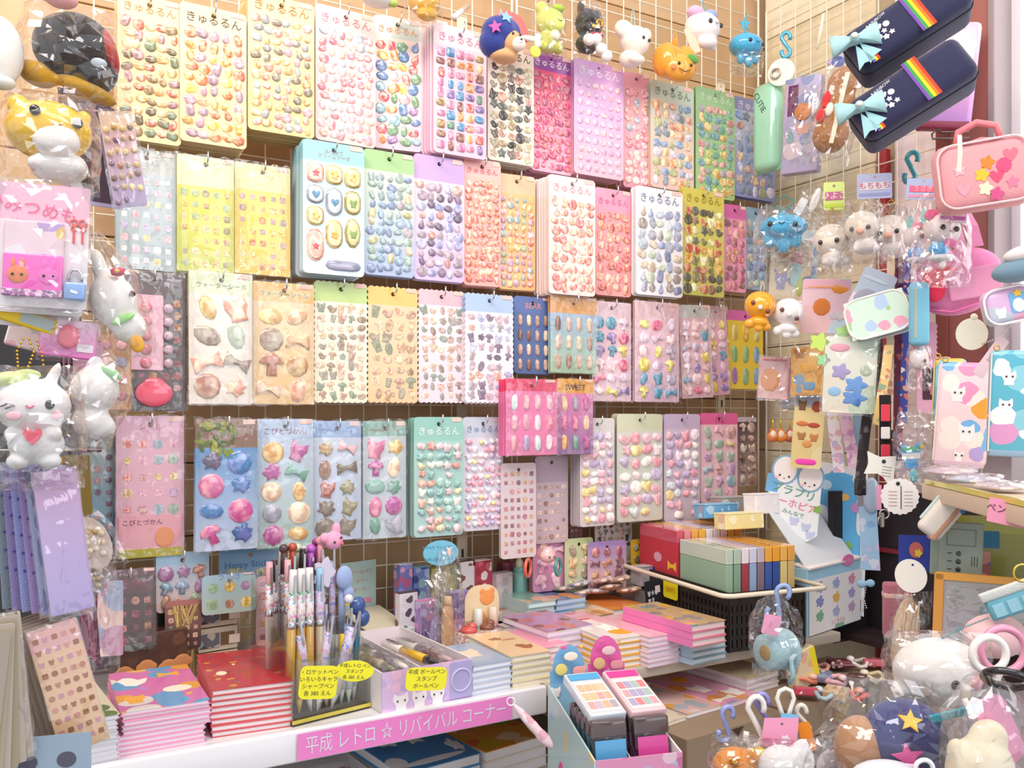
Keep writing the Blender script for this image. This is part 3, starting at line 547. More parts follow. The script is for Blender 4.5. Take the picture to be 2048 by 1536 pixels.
# ================================================================ goods on the long shelf
def fit(th, body, col, width, size, loc, **k):
    me = m_text(body); w = max(v.co.x for v in me.vertices)-min(v.co.x for v in me.vertices)
    return th.text(body, col, size, loc, sx=width/(w*size), **k)
def books(desc, x1, y1, x2, y2, depth, n, t, cols, side='f6f2f2', z0=ZS, cat='notebook', rim='', motif=30, thr=.42, start=0, spine=None, motifs=(), shift=0, seed=0, under=None):
    """A pile of n equal books; (x1, y1) and (x2, y2) are its front foot corners, seen on the level z0."""
    a, b = T(x1, y1, z0), T(x2, y2, z0); w = (b-a).length; yaw = math.atan2(b.y-a.y, b.x-a.x)
    back = Vector((-math.sin(yaw), math.cos(yaw), 0)); c = (a+b)/2+back*depth/2; rnd = random.Random(desc+str(seed))
    pm = printmat(tuple(cols), motif, thr); edge = rim or cols[0]; ct = min(.0013, t*.16)
    for k in range(n):
        i = n-k                               # counted from the top
        lab = ('top '+desc) if i == 1 else f'{ORD[i-1]} from top in the pile of {desc}'
        if n == 1: lab = desc
        p = c+Vector((rnd.uniform(-.0012, .0012), rnd.uniform(-.0012, .0012), k*t))+(Vector((math.cos(yaw), math.sin(yaw), 0))*shift if k < n//2 else Vector())
        th = Th(cat, lab, cat, p, yaw+rnd.uniform(-.012, .012), group='pile of '+desc if n > 1 else None)
        th.add('pages', m_box(*r4((w-.003, depth-.003, t-2*ct-.0002)), 0, mat='pages'), side, (0, 0, t/2))
        th.add('cover', m_box(*r4((w, depth, ct)), 0, mat='paper'), edge, (0, 0, ct/2))
        cv = th.add('cover', m_box(*r4((w, depth, ct)), 0, mat=pm if i == 1 else 'paper'), edge, (0, 0, t-ct/2-.0001))
        if spine: th.add('spine', m_box(*r4((ct, depth, t-.0004)), 0, mat='paper'), spine if k >= n-3 or not under else under, (-w/2-ct/2, 0, t/2))
        if i == 1:
            for (mx, my, sx, sy, col, sh) in motifs: th.add('motif', m_dome(S_[sh], 1, mat='paper'), col, (mx*w, my*depth, t-.0001), (-90, 0, 0), (sx*w, .0006, sy*depth))
    return a, b
books('red hardback notebooks with gold flecks', 422, 1477, 587, 1453, .165, 8, .0067, ['c8303c', '9a4a50', 'b8583c', 'e0a040'], rim='d86a70', motif=70, thr=.3, motifs=((-.3, -.1, .07, .08, 'f2e6c8', 'oval'), (-.1, .1, .03, .03, 'f2d8a0', 'star')))
books('pink notebooks with floating white clouds', 243, 1513, 421, 1482, .16, 9, .0052, ['e078b4', 'f0a848', '68a8d8', 'f4e6dc', 'c890d0', 'f2b860'], side='f4eef4', rim='eeaac8', motif=26, thr=.5, shift=-.006, motifs=((-.25, .2, .2, .16, 'f4ece0', 'bird'), (.22, -.12, .18, .12, 'f2e8d4', 'oval'), (.2, .28, .13, .1, 'f0a840', 'bow'), (-.3, -.25, .14, .1, 'f0b050', 'cat')))
books('white notebooks with a brown meadow cover', 128, 1546, 238, 1523, .15, 10, .005, ['e8dcc0', 'b88858', '6a8048', 'd8a050', 'a86a58'], side='eceaee', rim='d8d4dc', motif=24)
books('thin pink and blue pocket diaries', 168, 1352, 242, 1338, .1, 8, .0065, ['d8b8d4', 'b8c8e8', 'e8a8c0', 'c8d8ec'], side='d4d0e0', rim='d8a8c8')
books('blue pocket notebooks with a sleeping pup cover', 944, 1393, 1024, 1377, .105, 5, .0078, ['a8bcd4', 'a8bcd4', 'b8c8dc', 'a0b4d0'], side='f6f6fa', rim='c8d2e4', motif=8, motifs=((-.05, .05, .3, .2, 'ecd8c0', 'cat'),))
books('cream pocket notebooks with brown bear cub cover', 1024, 1377, 1104, 1363, .13, 5, .0085, ['f2d2a4', 'f2d2a4', 'f4d8ac', 'f0ccA0'], side='f4ecdc', rim='e4dcb8', motif=8, motifs=((.2, -.2, .22, .14, 'a86c4c', 'bird'), (-.1, .2, .2, .08, 'b07a58', 'crab'), (.15, .12, .2, .05, 'b88a68', 'oval')))
books('pink notebooks with big pale petals', 1062, 1349, 1142, 1334, .11, 4, .0085, ['f0a4b8', 'f4d8dc', 'f0b0c0'], motif=14, rim='f2c0cc')
books('pink fairy memo pads in clear wrap', 905, 1311, 1012, 1293, .10, 3, .0125, ['e8b8d0', 'c8b8dc', 'f0a8c0', 'f4d8e0'], motif=40, rim='dcc0d8', side='e4d8e8')
books('grey memo pads with brown kittens', 1010, 1303, 1096, 1287, .115, 3, .0125, ['b8aaa4', '9a6a50', 'e0d0c8', '8a5a48'], motif=36, rim='f0a850', side='e8e0d8')
books('mint notebooks with a pancake cover', 1055, 1278, 1112, 1269, .14, 6, .0098, ['8ab0a8', 'e8b890', 'd8c0a0', '7aa098'], motif=22, rim='bcd8dc', side='d8ecec', spine='b4cccc')
books('navy notebooks with orange fruit', 1113, 1269, 1172, 1259, .14, 6, .0096, ['6880b0', 'f0a050', 'e89a60', '8a90c0', '58709c'], motif=26, rim='98b8dc', side='c4d8ec')
books('lilac photo notebooks with brown puppies', 1096, 1330, 1186, 1313, .12, 5, .0098, ['b890b8', '9a5a50', 'd08080', '8a4a48', 'e0a0b8'], motif=34, rim='dcc8e8', side='ece6ea')
books('pink notebooks with a yellow chick cover', 1160, 1309, 1238, 1296, .1, 4, .0098, ['f0b0b8', 'f0a840', 'e87880', 'f4d0d4'], motif=28, rim='f4c8cc', side='f4e8e8')
books('white notebooks with a violet sunset', 1228, 1270, 1296, 1259, .13, 4, .0105, ['e88a40', 'c080b0', 'f0a050', 'e07048', 'a878b0'], motif=20, rim='f4ead8', side='f4efe4')
books('cream paperbacks with orange hills', 1186, 1276, 1232, 1268, .12, 3, .012, ['e8c8a0', 'd89a60', 'f0d8b8'], motif=30, rim='eee0d0', side='f2eae0')
books('white notebooks with a fried-egg cover', 1216, 1341, 1297, 1328, .13, 5, .0088, ['f6efe6', 'f6efe6', 'f4ece4', 'f4ece4'], motif=6, rim='e8b050', side='f8f4ee', motifs=((.15, -.25, .3, .2, 'e8a838', 'oval'), (.12, -.05, .26, .22, 'fbf6ee', 'flower'), (.12, -.08, .15, .1, 'f2b820', 'oval'), (0, .45, .5, .04, 'd8384a', 'oval')))
books('soft pink notebooks with lilac page edges', 1298, 1337, 1362, 1324, .14, 6, .0075, ['f4bcc4', 'f4ccd0', 'f0b0bc'], motif=24, rim='ecd0dc', side='efe6f0')
books('sky blue hardbacks with pale spines', 1386, 1331, 1453, 1316, .15, 4, .0088, ['b8d4e4', 'b8d4e4', 'c4dce8'], rim='8ab0bc', side='dfe6ea', spine='b8d8ec')
books('pink hardbacks with magenta spines', 1386, 1296, 1453, 1283, .15, 3, .0105, ['c8a878', 'e8b840', '9a8a88', 'e08a98', '7a9aa0'], rim='e08898', side='f2dcdc', spine='ee86c0', z0=ZS+4*.0088, motif=40)
# low tier of cardboard trays
def on(x, y, z): return T(x, y, z)
ZL = .93
a, b = T(1405, 1452, ZL), T(1655, 1382, ZL); yw = math.atan2(b.y-a.y, b.x-a.x); mid = (a+b)/2; bk = Vector((-math.sin(yw), math.cos(yw), 0))
t = Th('lower_shelf', 'narrow grey step in front of the shelf carrying cardboard trays', 'shelf', mid+bk*.05-Vector((0, 0, .052)), yw)
t.box('board', 'a89c98', .52, .16, .014, .002, (.06, 0, -.007)); t.box('lip', '9a9092', .52, .008, .03, .001, (.06, -.082, -.02)); t.box('shade_board', '3c3230', .52, .008, .4, 0, (.06, .07, -.22))  # dark rear board paints in the shade beneath the step
for i, (dx, ww, lab) in enumerate(((-.095, .2, 'brown cardboard tray with a torn notch under the pink notebook'), (.105, .19, 'brown cardboard tray under the beige notebooks'), (.26, .11, 'brown cardboard tray at the far end under small packets'))):
    c = Th('cardboard_tray', lab, 'tray', mid+bk*.05+Vector((math.cos(yw), math.sin(yw), 0))*dx-Vector((0, 0, .0515)), yw)
    c.box('base', '94806c', ww-.004, .15, .003, 0, (0, 0, .0015), mat='paper')
    for s in (-1, 1): c.box('wall', '97836f', ww-.004, .003, .048, 0, (0, s*.0735, .0255), mat='paper'); c.box('wall', '8c7864', .003, .144, .048, 0, (s*(ww/2-.0035), 0, .0255), mat='paper')
    c.box('top_flap', '9c8872', ww-.004, .15, .0016, 0, (0, 0, .0502), mat='paper')
    if i == 0: c.plate('notch', '4a3a30', ((-.012, 0), (.012, 0), (0, -.012)), .0004, loc=(0, -.0754, .048))
b0 = books('beige rounded notebooks with tiny print', 1494, 1392, 1558, 1372, .12, 3, .0085, ['cfbda0', 'b8a088', 'd8b890', 'c8c0a8'], z0=ZL, motif=90, rim='dcd0d0', side='e8e0e4')
books('pink notebook with three white puppies', 1450, 1421, 1517, 1397, .15, 1, .008, ['f0a8c4', 'f0b0cc', 'f4a050', 'b0a0d0', 'f0c0cc'], z0=ZL, motif=26, rim='f0c0d4', motifs=((-.1, -.02, .2, .13, 'fbf0e6', 'cat'), (.24, -.3, .2, .12, 'fbf2ea', 'cat'), (.05, .3, .2, .12, 'f2a430', 'flower'), (-.2, -.38, .25, .09, 'f6ead6', 'bow')))
books('pale booklet with orange flowers beside the pink notebook', 1378, 1438, 1446, 1418, .13, 1, .007, ['ecc4bc', 'f2b050', 'b8c0c8', 'f0d8d0', 'e89a98'], z0=ZL, motif=34, rim='e4dcdc')
books('yellow speckled booklet next to the clear cases', 1322, 1458, 1374, 1440, .12, 1, .006, ['e8dcc4', 'e8c060', 'c8c090'], z0=ZL, motif=50, rim='e8dcc8')
# books on the lower shelf
books('white picture books with pink face', 618, 1672, 792, 1622, .16, 3, .01, ['f4f0f2', 'f4f0f2', 'f2ecf0', 'f4f0f2'], z0=.831, cat='book', motif=10, motifs=((.0, .25, .35, .13, 'fbf8f8', 'oval'), (-.05, -.05, .15, .12, 'e0869c', 'crab'), (.28, .1, .06, .1, 'd87890', 'bird'), (-.35, .38, .1, .08, 'c86a80', 'bird')))
books('blue picture books with white star splashes', 804, 1618, 962, 1571, .17, 3, .0155, ['5a9ad4', '5a9ad4', '64a4da', '5490cc'], z0=.831, cat='book', motif=8, motifs=((-.2, .2, .14, .16, 'f2efe8', 'flower'), (.1, .12, .15, .15, 'f4f1ea', 'star'), (-.02, -.38, .42, .08, 'f4f0f2', 'oval'), (.4, -.2, .1, .2, 'f2eef2', 'crab'), (-.4, -.28, .12, .12, 'f4f0f2', 'round')))
books('orange picture books of sliced fruit', 974, 1570, 1096, 1530, .17, 3, .0155, ['eca038', 'e87838', 'f4d0a0', 'd8b030', 'f0b8a0', 'e8943c'], z0=.831, cat='book', motif=20, rim='f0e4d4', motifs=((0, .25, .14, .12, 'e06a38', 'round'), (.3, 0, .14, .1, '9a9a30', 'oval'), (-.28, 0, .12, .1, 'e8905c', 'round'), (-.02, -.3, .12, .08, 'f4c8a8', 'crab')))
# pink sign on the shelf lip
def lipth(name, label, cat, x0, x1, y, q=.2755): 
    A, B = W(x0, y, q), W(x1, y, q); return Th(name, label, cat, ((A+B)/2), TH), (B-A).length
sg, sw = lipth('paper_sign', 'bright pink paper sign with silver handwriting along the shelf lip', 'sign', 598, 1022, 1418)
sg.o.location.z = ZS-.0165
sg.box('paper', 'f48cd0', sw, .0006, .03, 0, mat='paper')
fit(sg, '平成 レトロ ☆ リバイバル コーナー', 'e6e4ee', sw*.93, .023, (0, -.0008, -.001))
# pen stand and pens
A, B = T(584, 1455, ZS), T(740, 1416, ZS); yw = math.atan2(B.y-A.y, B.x-A.x); pw = (B-A).length; bk = Vector((-math.sin(yw), math.cos(yw), 0)); PC = (A+B)/2+bk*.035
st = Th('pen_stand', 'clear acrylic pen stand with a yellow base edge full of pens', 'pen stand', PC, yw)
st.box('base', '4a4440', pw, .11, .006, .001, (0, .02, .003)); st.box('base_edge', 'd8c850', pw, .002, .004, 0, (0, -.0362, .005), mat='gloss')
st.box('front_panel', 'ffffff', pw, .002, .072, 0, (0, -.0335, .042), mat='acrylic'); st.box('middle_panel', 'ffffff', pw, .002, .1, 0, (0, .016, .056), mat='acrylic'); st.box('back_panel', 'ffffff', pw, .002, .16, 0, (0, .073, .086), mat='acrylic')
for s in (-1, 1): st.plate('side_panel', 'ffffff', ((-.034, -.07), (.074, -.07), (.074, .08), (.02, .04), (-.034, 0)), .002, loc=(s*(pw/2-.001), 0, .077), rot=(0, 0, 90), mat='acrylic')
st.box('riser', '6a625c', pw-.004, .05, .028, .001, (0, .045, .02), mat='acrylic')
def pen(label, x, y, z, hgt, col, cap, lean=0, leany=0, r=.0048, topper=None, band='d8d8dc', tip='e8e4e0', pat=None, grp='pens in the clear stand', gl=.03):
    X = Vector((math.cos(yw), math.sin(yw), 0))
    p = Th('pen', label, 'pen', PC+X*x+bk*y+Vector((0, 0, z)), yw, roll=lean, tilt=leany, group=grp)
    p.cyl('tip', tip, .0012, r*.8, .018, 8, (0, 0, .009), mat='gloss'); p.cyl('grip', band, r, r, gl, 10, (0, 0, .018+gl/2), mat='gloss')
    p.cyl('barrel', col, r, r, hgt-.045-gl, 10, (0, 0, .018+gl+(hgt-.045-gl)/2), mat=pat or 'gloss')
    if gl > .04: p.cyl('ferrule', 'd8d8e0', r*1.06, r*1.06, .008, 10, (0, 0, .018+gl), mat='metal'); p.cyl('cap', cap, r*.95, r*.8, .027, 10, (0, 0, hgt-.0135), mat='gloss')
    p.box('clip', 'd8d8e0', .003, .0012, .032, 0, (0, -r-.001, hgt-.022), mat='metal')
    if topper: topper(p, hgt)
    return p
def bal(c): return lambda p, h: p.ball('topper', c, .006, .006, .006, (0, 0, h+.004))
flo = printmat(('f4f2f4', 'f0b040', '58a048', 'f08ab0', 'f4f2f4', '80b8e0'), 220, .45)
fl2 = printmat(('dcd4ec', 'f0b0a0', '8a9ad8', 'e0b0d8', 'c8c0e8'), 200, .45)
gr = printmat(('b8b0b6', '8a8488', 'f0eef0', '6a6468'), 240, .45)
for i, (c, nm) in enumerate((('f2eef0', 'sky-blue flecked'), ('f4eef0', 'pink blossom'), ('f2ecd8', 'yellow lemon'))):
    pen(f'white pencil with {nm} print and gold lower half', -pw*.43+i*.0135, -.012, .006, .172, 'ffffff', 'f6f2ee', lean=2-i, pat=flo, band='c8a050', tip='f0c030', r=.0056, gl=.088)
pen('white pencil with pale blue top beside the lemon pencil', -pw*.43+.041, -.012, .006, .17, 'f0f2f8', '9cc8e8', lean=0, pat=fl2, band='b8a890', r=.0056, gl=.086)
pen('pale lilac pen with peach top leaning left', -pw*.16, -.014, .006, .122, 'd8d0ec', 'f0a090', lean=-9, pat=fl2, r=.0056)
pen('red ballpoint pen with chrome clicker', -pw*.08, -.006, .006, .126, 'd85060', '3a2428', lean=4, band='7a1c28', topper=bal('d8d8e0'))
pen('lilac printed pen crossing the red one', -pw*.10, -.018, .006, .12, 'dccce8', 'c890c0', lean=9, pat=fl2, r=.0052)
pen('pink capped pen with lavender barrel', pw*.06, -.010, .006, .132, 'd8c0d8', 'f098a8', lean=-2, pat=fl2, r=.006)
pen('thick lavender pen leaning right over the yellow pen', pw*.07, -.020, .006, .125, 'ccc4ec', 'e05048', lean=17, pat=fl2, r=.0068)
pen('yellow pen behind the price cards', pw*.24, -.012, .006, .112, 'f0d030', 'f0c828', lean=3, r=.0058)
pen('blue printed pen with a silver clicker', pw*.32, -.016, .006, .124, '7a9ac8', '4868a0', lean=0, pat=printmat(('7a9ac8', 'b8d0e8', '4a6aa8', 'e0e4f0'), 200, .45), r=.0058, topper=bal('e0e0e8'))
pen('teal and navy pen with charm cluster at the right end', pw*.43, -.008, .006, .116, '3c80a0', '28407a', lean=3, topper=lambda p, h: p.blob('charm', '3a5a98', ((0, 0, h, .011, .008, .012), (.008, 0, h-.016, .01, .007, .011)), mat='gloss'))
rnd = random.Random(11)
heads = [('4a3030', 'brown'), ('f0d0a8', 'cream'), ('b04a30', 'rust'), ('f4ecd0', 'ivory'), ('202024', 'black'), ('c8d8b8', 'pale green'), ('b85ac0', 'violet'), ('d8d8e0', 'silver'), ('e8a0a8', 'rose'), ('9a3a8a', 'plum'), ('a890c8', 'lavender'), ('c8b080', 'tan')]
for i, (c, nm) in enumerate(heads):
    pen(f'grey and white patterned pen with {nm} top, rear row', -pw*.25+i*pw*.055, .04+(i % 2)*.014, .033, .158+rnd.uniform(-.004, .006), 'b8b0b4', c, lean=rnd.uniform(-2, 2), pat=gr, band='8a7f80', gl=.07, topper=bal(c) if i % 3 != 1 else None, grp='patterned pens in the rear row')
for i, (c, nm) in enumerate((('f0b0b8', 'pale pink'), ('2a2426', 'black'), ('f4b8c0', 'blush'), ('f0a8b0', 'coral pink'))):
    pen(f'white pencil with {nm} end, rear left corner', -pw*.47+i*.012, .03+(i % 2)*.012, .033, .15, 'f4f0f0', c, pat=flo, r=.005, band='b8a8a0', gl=.07, grp='white pencils at rear left')
def rabbit(p, h):
    p.blob('head', 'f4a8c8', ((0, -.004, h, .013, .010, .012), (-.012, -.004, h+.004, .007, .006, .007), (.004, -.004, h+.014, .006, .005, .009)))
    p.eyes(((-.004, -.0145, h-.001), (.006, -.0135, h+.004)), .0016); p.ball('nose', 'f05868', .0025, .002, .002, (.008, -.012, h-.004))
pen('pink pen topped by a plush pink rabbit head', pw*.37, .035, .033, .168, 'e8b8d0', 'e8e4ec', pat=fl2, topper=rabbit)
def cloud(p, h): p.plate('cloud_charm', 'd8d4e8', S2(S_['flower'], .016, .02), .003, loc=(0, -.009, h-.02))
def S2(o, a, b): return tuple((x*a, z*b) for x, z in o)
pen('lavender pen with a grey cloud charm', pw*.2, .03, .033, .15, 'b8a8d0', '8a70a8', topper=cloud)
def octo(p, h): p.blob('octopus_charm', 'a0b4e0', ((0, -.006, h-.02, .012, .007, .016), (.006, -.006, h-.04, .008, .006, .01)))
pen('blue charm pen at the right of the rabbit pen', pw*.47, .028, .033, .14, 'a8b8e0', 'e8a0d0', topper=octo)
def pcard(label, x, y, Y, wpx, hpx, lines, fs, ell=False, roll=0):
    c = At('price_card', label, 'price card', x, y, Y, TH*.8, roll=roll)
    c.plate('card', 'f6ee3c', el(wpx/2, hpx/2, 24) if ell else rr(wpx, hpx, 12), 1)
    for i, l in enumerate(lines): c.text(l, '4a4a4c', fs, (0, -.6, hpx*.5*(.62 if not ell else .5)-i*fs*1.28)); 
    return c
pcard('rounded square yellow price card on the pen stand', 637, 1365, .985, 76, 66, ('・ロケットペン', 'いろいろキャラ', 'シャープペン', '各 385 えん'), 11, roll=6)
pcard('oval yellow price card hooked on the pen stand', 709, 1342, 1.005, 80, 42, ('平成レトロ ペン', 'スタンプ', '各 385 えん'), 9, True, roll=8)
# open lilac box
A, B = T(764, 1430, ZS), T(944, 1394, ZS); yb_ = math.atan2(B.y-A.y, B.x-A.x); bw = (B-A).length; bk = Vector((-math.sin(yb_), math.cos(yb_), 0)); bd = .21
bx = Th('open_box', 'open lilac cardboard box with drawn rabbits on its front', 'box', (A+B)/2+bk*bd/2, yb_)
bx.box('base', 'd8ccd0', bw, bd, .002, 0, (0, 0, .001), mat='paper')
bx.box('front', 'd8b4e0', bw, .002, .05, 0, (0, -bd/2+.001, .025), mat=printmat(('dcbce6', 'e8c8ea', 'c8b4e4', 'f0c4e4'), 60, .4)); bx.box('back', 'efe4e8', bw, .002, .05, 0, (0, bd/2-.001, .025), mat='paper')
for s in (-1, 1): bx.box('side', 'efe8ea', .002, bd-.004, .05, 0, (s*(bw/2-.001), 0, .025), mat='paper')
bx.box('divider', 'f2ecec', .0015, bd-.006, .044, 0, (-.004, 0, .024), mat='paper')
bx.plate('lilac_panel', 'b4acd8', rr(bw*.26, .046, .002), .0005, loc=(bw*.37, -bd/2-.0006, .025)); bx.ring('ring_print', 'ccc8e8', .014, .0012, (bw*.37, -bd/2-.001, .025), mat='paper')
for i, x in enumerate((-.3, -.1, .1)):
    bx.plate('rabbit_print', 'f6f2f4', S2(S_['cat'], .012, .011), .0006, loc=(bw*x, -bd/2-.0008, .012)); bx.eyes(((bw*x-.005, -bd/2-.0012, .013), (bw*x+.005, -bd/2-.0012, .013)), .0012)
pcard('yellow price card taped to the lilac box', 853, 1358, 1.045, 86, 46, ('平成 ボールペン', 'スタンプ', 'ボールペン'), 11, roll=5)
for i, (x, ln, c1, c2, lab) in enumerate(((-.04, .13, 'c8b890', '8a8a70', 'tan pen in a clear bag in the lilac box'), (-.022, .12, '9a8890', 'e8e0d8', 'grey pen in a clear bag beside the tan one'), (.018, .14, 'f0c030', '2a2628', 'yellow and black pen lying in the lilac box'), (.04, .13, '8a6a68', 'c8a8b0', 'brown pen in a crinkled bag at the right of the lilac box'))):
    X = Vector((math.cos(yb_), math.sin(yb_), 0))
    p = Th('pen', lab, 'pen', (A+B)/2+bk*bd*.5+X*x+Vector((0, 0, .042)), yb_, group='pens lying in the lilac box', tilt=-3)
    p.cyl('barrel', c1, .006, .006, ln*.5, 12, (0, -.03, 0), (90, 0, 0), mat='gloss'); p.cyl('grip', 'f4efe8', .006, .006, ln*.4, 12, (0, ln*.25, 0), (90, 0, 0), mat='gloss'); p.cyl('tip', c2, .006, .003, .03, 12, (0, -.03-ln*.25-.014, 0), (90, 0, 0), mat='gloss'); p.box('clip', 'd0d0d8', .003, .04, .002, 0, (0, ln*.25, .0072), mat='metal')
    if i != 2: p.bag(.03, ln*1.3, .018, rot=(90, 0, 0), seed=40+i, neck=0)
# things at the back left of the shelf
def tb(name, label, cat, x1, y1, x2, y2, z0=ZS, group=None):    # a thing whose front foot runs from one pixel to the other
    a, b = T(x1, y1, z0), T(x2, y2, z0); return Th(name, label, cat, (a+b)/2, math.atan2(b.y-a.y, b.x-a.x), group=group), (b-a).length
t, w_ = tb('printed_box', 'dark brown box with mushroom-like buns printed on its front', 'box', 230, 1395, 376, 1368)
t.box('carton', '5a4038', w_, .03, .076, .001, (0, .016, .038), mat=printmat(('54382e', '5c4034', '4a3028', '6a4a3a'), 50, .4))
for i, x in enumerate((-.38, -.08, .22, .42)):
    t.blob('bun_print', 'cc8a58', ((0, 0, 0, .014, .002, .008), (0, 0, .005, .009, .002, .005)), (x*w_, 0, .028+.004*(i % 2)), mat='paper'); t.plate('cup_print', ['e0c8b0', '6a8aa0', 'd8c0a8', 'c89a78'][i], S2(S_['cup'], .012, .008), .0005, loc=(x*w_, -.0004, .014))
for k in range(3):
    t, w_ = tb('tape_box', ('lowest', 'middle', 'topmost')[k]+' of the small tape boxes behind the red notebooks', 'box', 397, 1357, 476, 1343, group='small printed tape boxes')
    t.o.location.z += k*.034
    t.box('carton', 'd8c8b0', w_, .035, .032, .001, (0, .018, .016), mat='paper'); t.box('photo_print', ['7a8a98', '6a7480', '5a5a5c'][k], w_*.48, .0006, .02, 0, (-w_*.22, -.0004, .015), mat=printmat(('6a6a70', '9aa8b0', 'b8b0a8', '4a4448'), 90, .5))
    for j in range(6): t.box('bar_print', '7a5a40', .0025, .0006, .018, 0, (w_*(.08+j*.06), -.0004, .016), mat='paper')
    if k: t.box('price_label', 'f2dccc', w_*.28, .0006, .012, 0, (w_*.4, -.001, .014), mat='paper')
t, w_ = tb('straw_bundle', 'bundle of dry straw-coloured grass in dark foil', 'ornament', 352, 1372, 392, 1366)
for i in range(18): t.tube('stalk', random.Random(i).choice(['b89a60', '9a7a48', 'd0b478']), ((random.Random(i).uniform(-.012, .012), .012, 0), (random.Random(i+50).uniform(-.012, .012), .012, .06), (random.Random(i+90).uniform(-.018, .018), .008, .105)), .0012, mat='paper')
t, w_ = tb('clear_cup', 'clear plastic tub with a white sticker beside the tape boxes', 'tub', 480, 1340, 556, 1328)
t.cyl('tub', 'ffffff', w_*.36, w_*.46, .085, 20, (0, .04, .045), mat='acrylic'); t.cyl('rim', 'ffffff', w_*.48, w_*.48, .004, 20, (0, .04, .089), mat='acrylic'); t.plate('label', 'f0e8f0', el(.011, .013), .0006, loc=(w_*.2, -w_*.38+.04, .045)); t.blob('contents', 'b0a0a0', ((0, 0, 0, .02, .02, .012), (.012, 0, .008, .012, .012, .014)), (0, .04, .02))
t, w_ = tb('dark_disc_pack', 'dark green pack with a round white price dot', 'pack', 262, 1372, 330, 1360)
t.plate('card', '38423c', rr(w_, .095, .004), .003, loc=(0, 0, .048)); t.plate('round_print', '2e3834', el(w_*.36, w_*.36), .0006, loc=(0, -.0008, .055)); t.plate('price_dot', 'd8ccc8', el(.008, .008), .0006, loc=(-.004, -.0016, .06))
# mint display with folded header
t, w_ = tb('display_box', 'mint green counter display with a folded header and red lettering', 'display box', 752, 1318, 832, 1300)
t.box('carton', 'c4d0c8', w_, .07, .035, .001, (0, .036, .0175), mat='paper'); t.box('tray', 'd4ccb4', w_*.96, .09, .002, 0, (-.002, .05, .044), (14, 0, 0), mat='paper'); t.box('header', 'bcd4cc', w_*.9, .0016, .075, 0, (-.002, .1, .092), mat='paper')
for i in range(3): t.text(('シールペン', 'カラー', 'マーカー')[i], 'e88a98', .0085, (.004, .0985, .112-i*.014))
t.plate('price_tab', 'f0e040', el(.012, .006), .0006, loc=(-w_*.34, .0975, .068)); t.plate('pink_tab', 'f098a8', rr(.024, .007, .003), .0006, loc=(.01, .0975, .066))
t.box('front_print', 'a8c8c0', w_*.6, .0006, .012, 0, (0, -.0005, .02), mat='paper'); t.text('color pen', '5a7a74', .007, (0, -.001, .02))
for k in range(3):
    t, w_ = tb('small_box', f'{ORD[k]} from below of the little orange boxes', 'box', 830, 1298, 864, 1291, group='little orange boxes'); t.o.location.z += k*.0215
    t.box('carton', ('f0b848', 'eeb860', 'f0a830')[k], w_, .03, .02, .001, (0, .016, .01), mat='paper'); t.box('lid_print', 'f8d890', w_*.7, .0006, .006, 0, (0, -.0004, .012), mat='paper')
def upright(name, label, cat, x1, y1, x2, y2, h, cols, d=.02, motif=60, group=None, tilt=0):
    t, w = tb(name, label, cat, x1, y1, x2, y2, group=group); t.o.rotation_euler[0] = math.radians(tilt)
    t.box('carton', cols[0], w, d, h, .001, (0, d/2, h/2), mat=printmat(tuple(cols), motif, .45)); t.box('top_flap', cols[1], w*.98, d*.9, .001, 0, (0, d/2, h+.0006), mat='paper'); return t, w, h
upright('printed_box', 'indigo box with red and white print behind the mint display', 'box', 800, 1290, 826, 1285, .125, ['7078b8', 'e8e4f0', 'b85a80', '8a90d0', 'd8a0b8'])
upright('printed_box', 'blue box with teal stripe behind the crinkled bag', 'box', 828, 1285, 860, 1279, .118, ['6a84c0', '8ab8c0', '3a4a80', 'a0b0d8'])
upright('printed_box', 'white box with black paw prints', 'box', 800, 1304, 836, 1297, .088, ['e0d8e0', '5a5058', 'e8e0e8', '8a8088'], d=.015)
upright('printed_box', 'purple box with pink band beside the tan bottle', 'box', 842, 1303, 876, 1296, .075, ['a88ac0', 'd890c0', 'c8b8e0', '7a5a98'])
upright('printed_box', 'yellow-green box under the oval blue sign', 'box', 862, 1277, 926, 1264, .112, ['b8b060', '9a9448', 'c8c080', '8a8468'])
upright('printed_box', 'violet sachet box behind the crinkled bags', 'box', 905, 1288, 940, 1281, .08, ['9080b8', 'b8a8d8', '70609c', 'd0b0d0'])
upright('printed_box', 'red box with white lid near the hanging sticker sheet', 'box', 952, 1265, 984, 1259, .118, ['c04858', 'f0e8e8', 'a83a4a', 'd87080'])
upright('printed_box', 'dark brown portrait card behind the bear pack', 'box', 922, 1270, 950, 1264, .12, ['e8e4e4', '5a3a34', '8a5a48', 'e0d8d4'], d=.006)
upright('printed_box', 'tall grey box next to the baby bottles', 'box', 994, 1262, 1026, 1256, .095, ['c4bcc0', 'b0a8ac', 'd0c8cc', 'bcb4b8'])
upright('printed_box', 'crimson ribboned box behind the grey one', 'box', 1006, 1250, 1036, 1245, .105, ['8a4050', 'a85060', '6a3040', 'c890a0'])
s_ = Th('oval_sign', 'oval light blue sign with a white bear, on a stick', 'sign', W(882, 1106, .03), TH*.6)
s_.plate('board', '7cc4e0', tuple((x*.028, z*.0195) for x, z in el(1, 1, 24)), .002); s_.tube('stick', '3a3840', ((0, .004, -.01), (0, .004, -.1)), .0015)
s_.text('もちもち マシュマロ', '4a88a8', .0052, (-.006, -.0008, .009)); s_.text('ふわふわスクイーズ', '3c7898', .0058, (0, -.0008, -.0095)); s_.blob('bear_print', 'f2dcd4', ((0, 0, 0, .004, .001, .006), (-.003, 0, .006, .002, .001, .002), (.003, 0, .006, .002, .001, .002)), (.013, -.0006, .001))
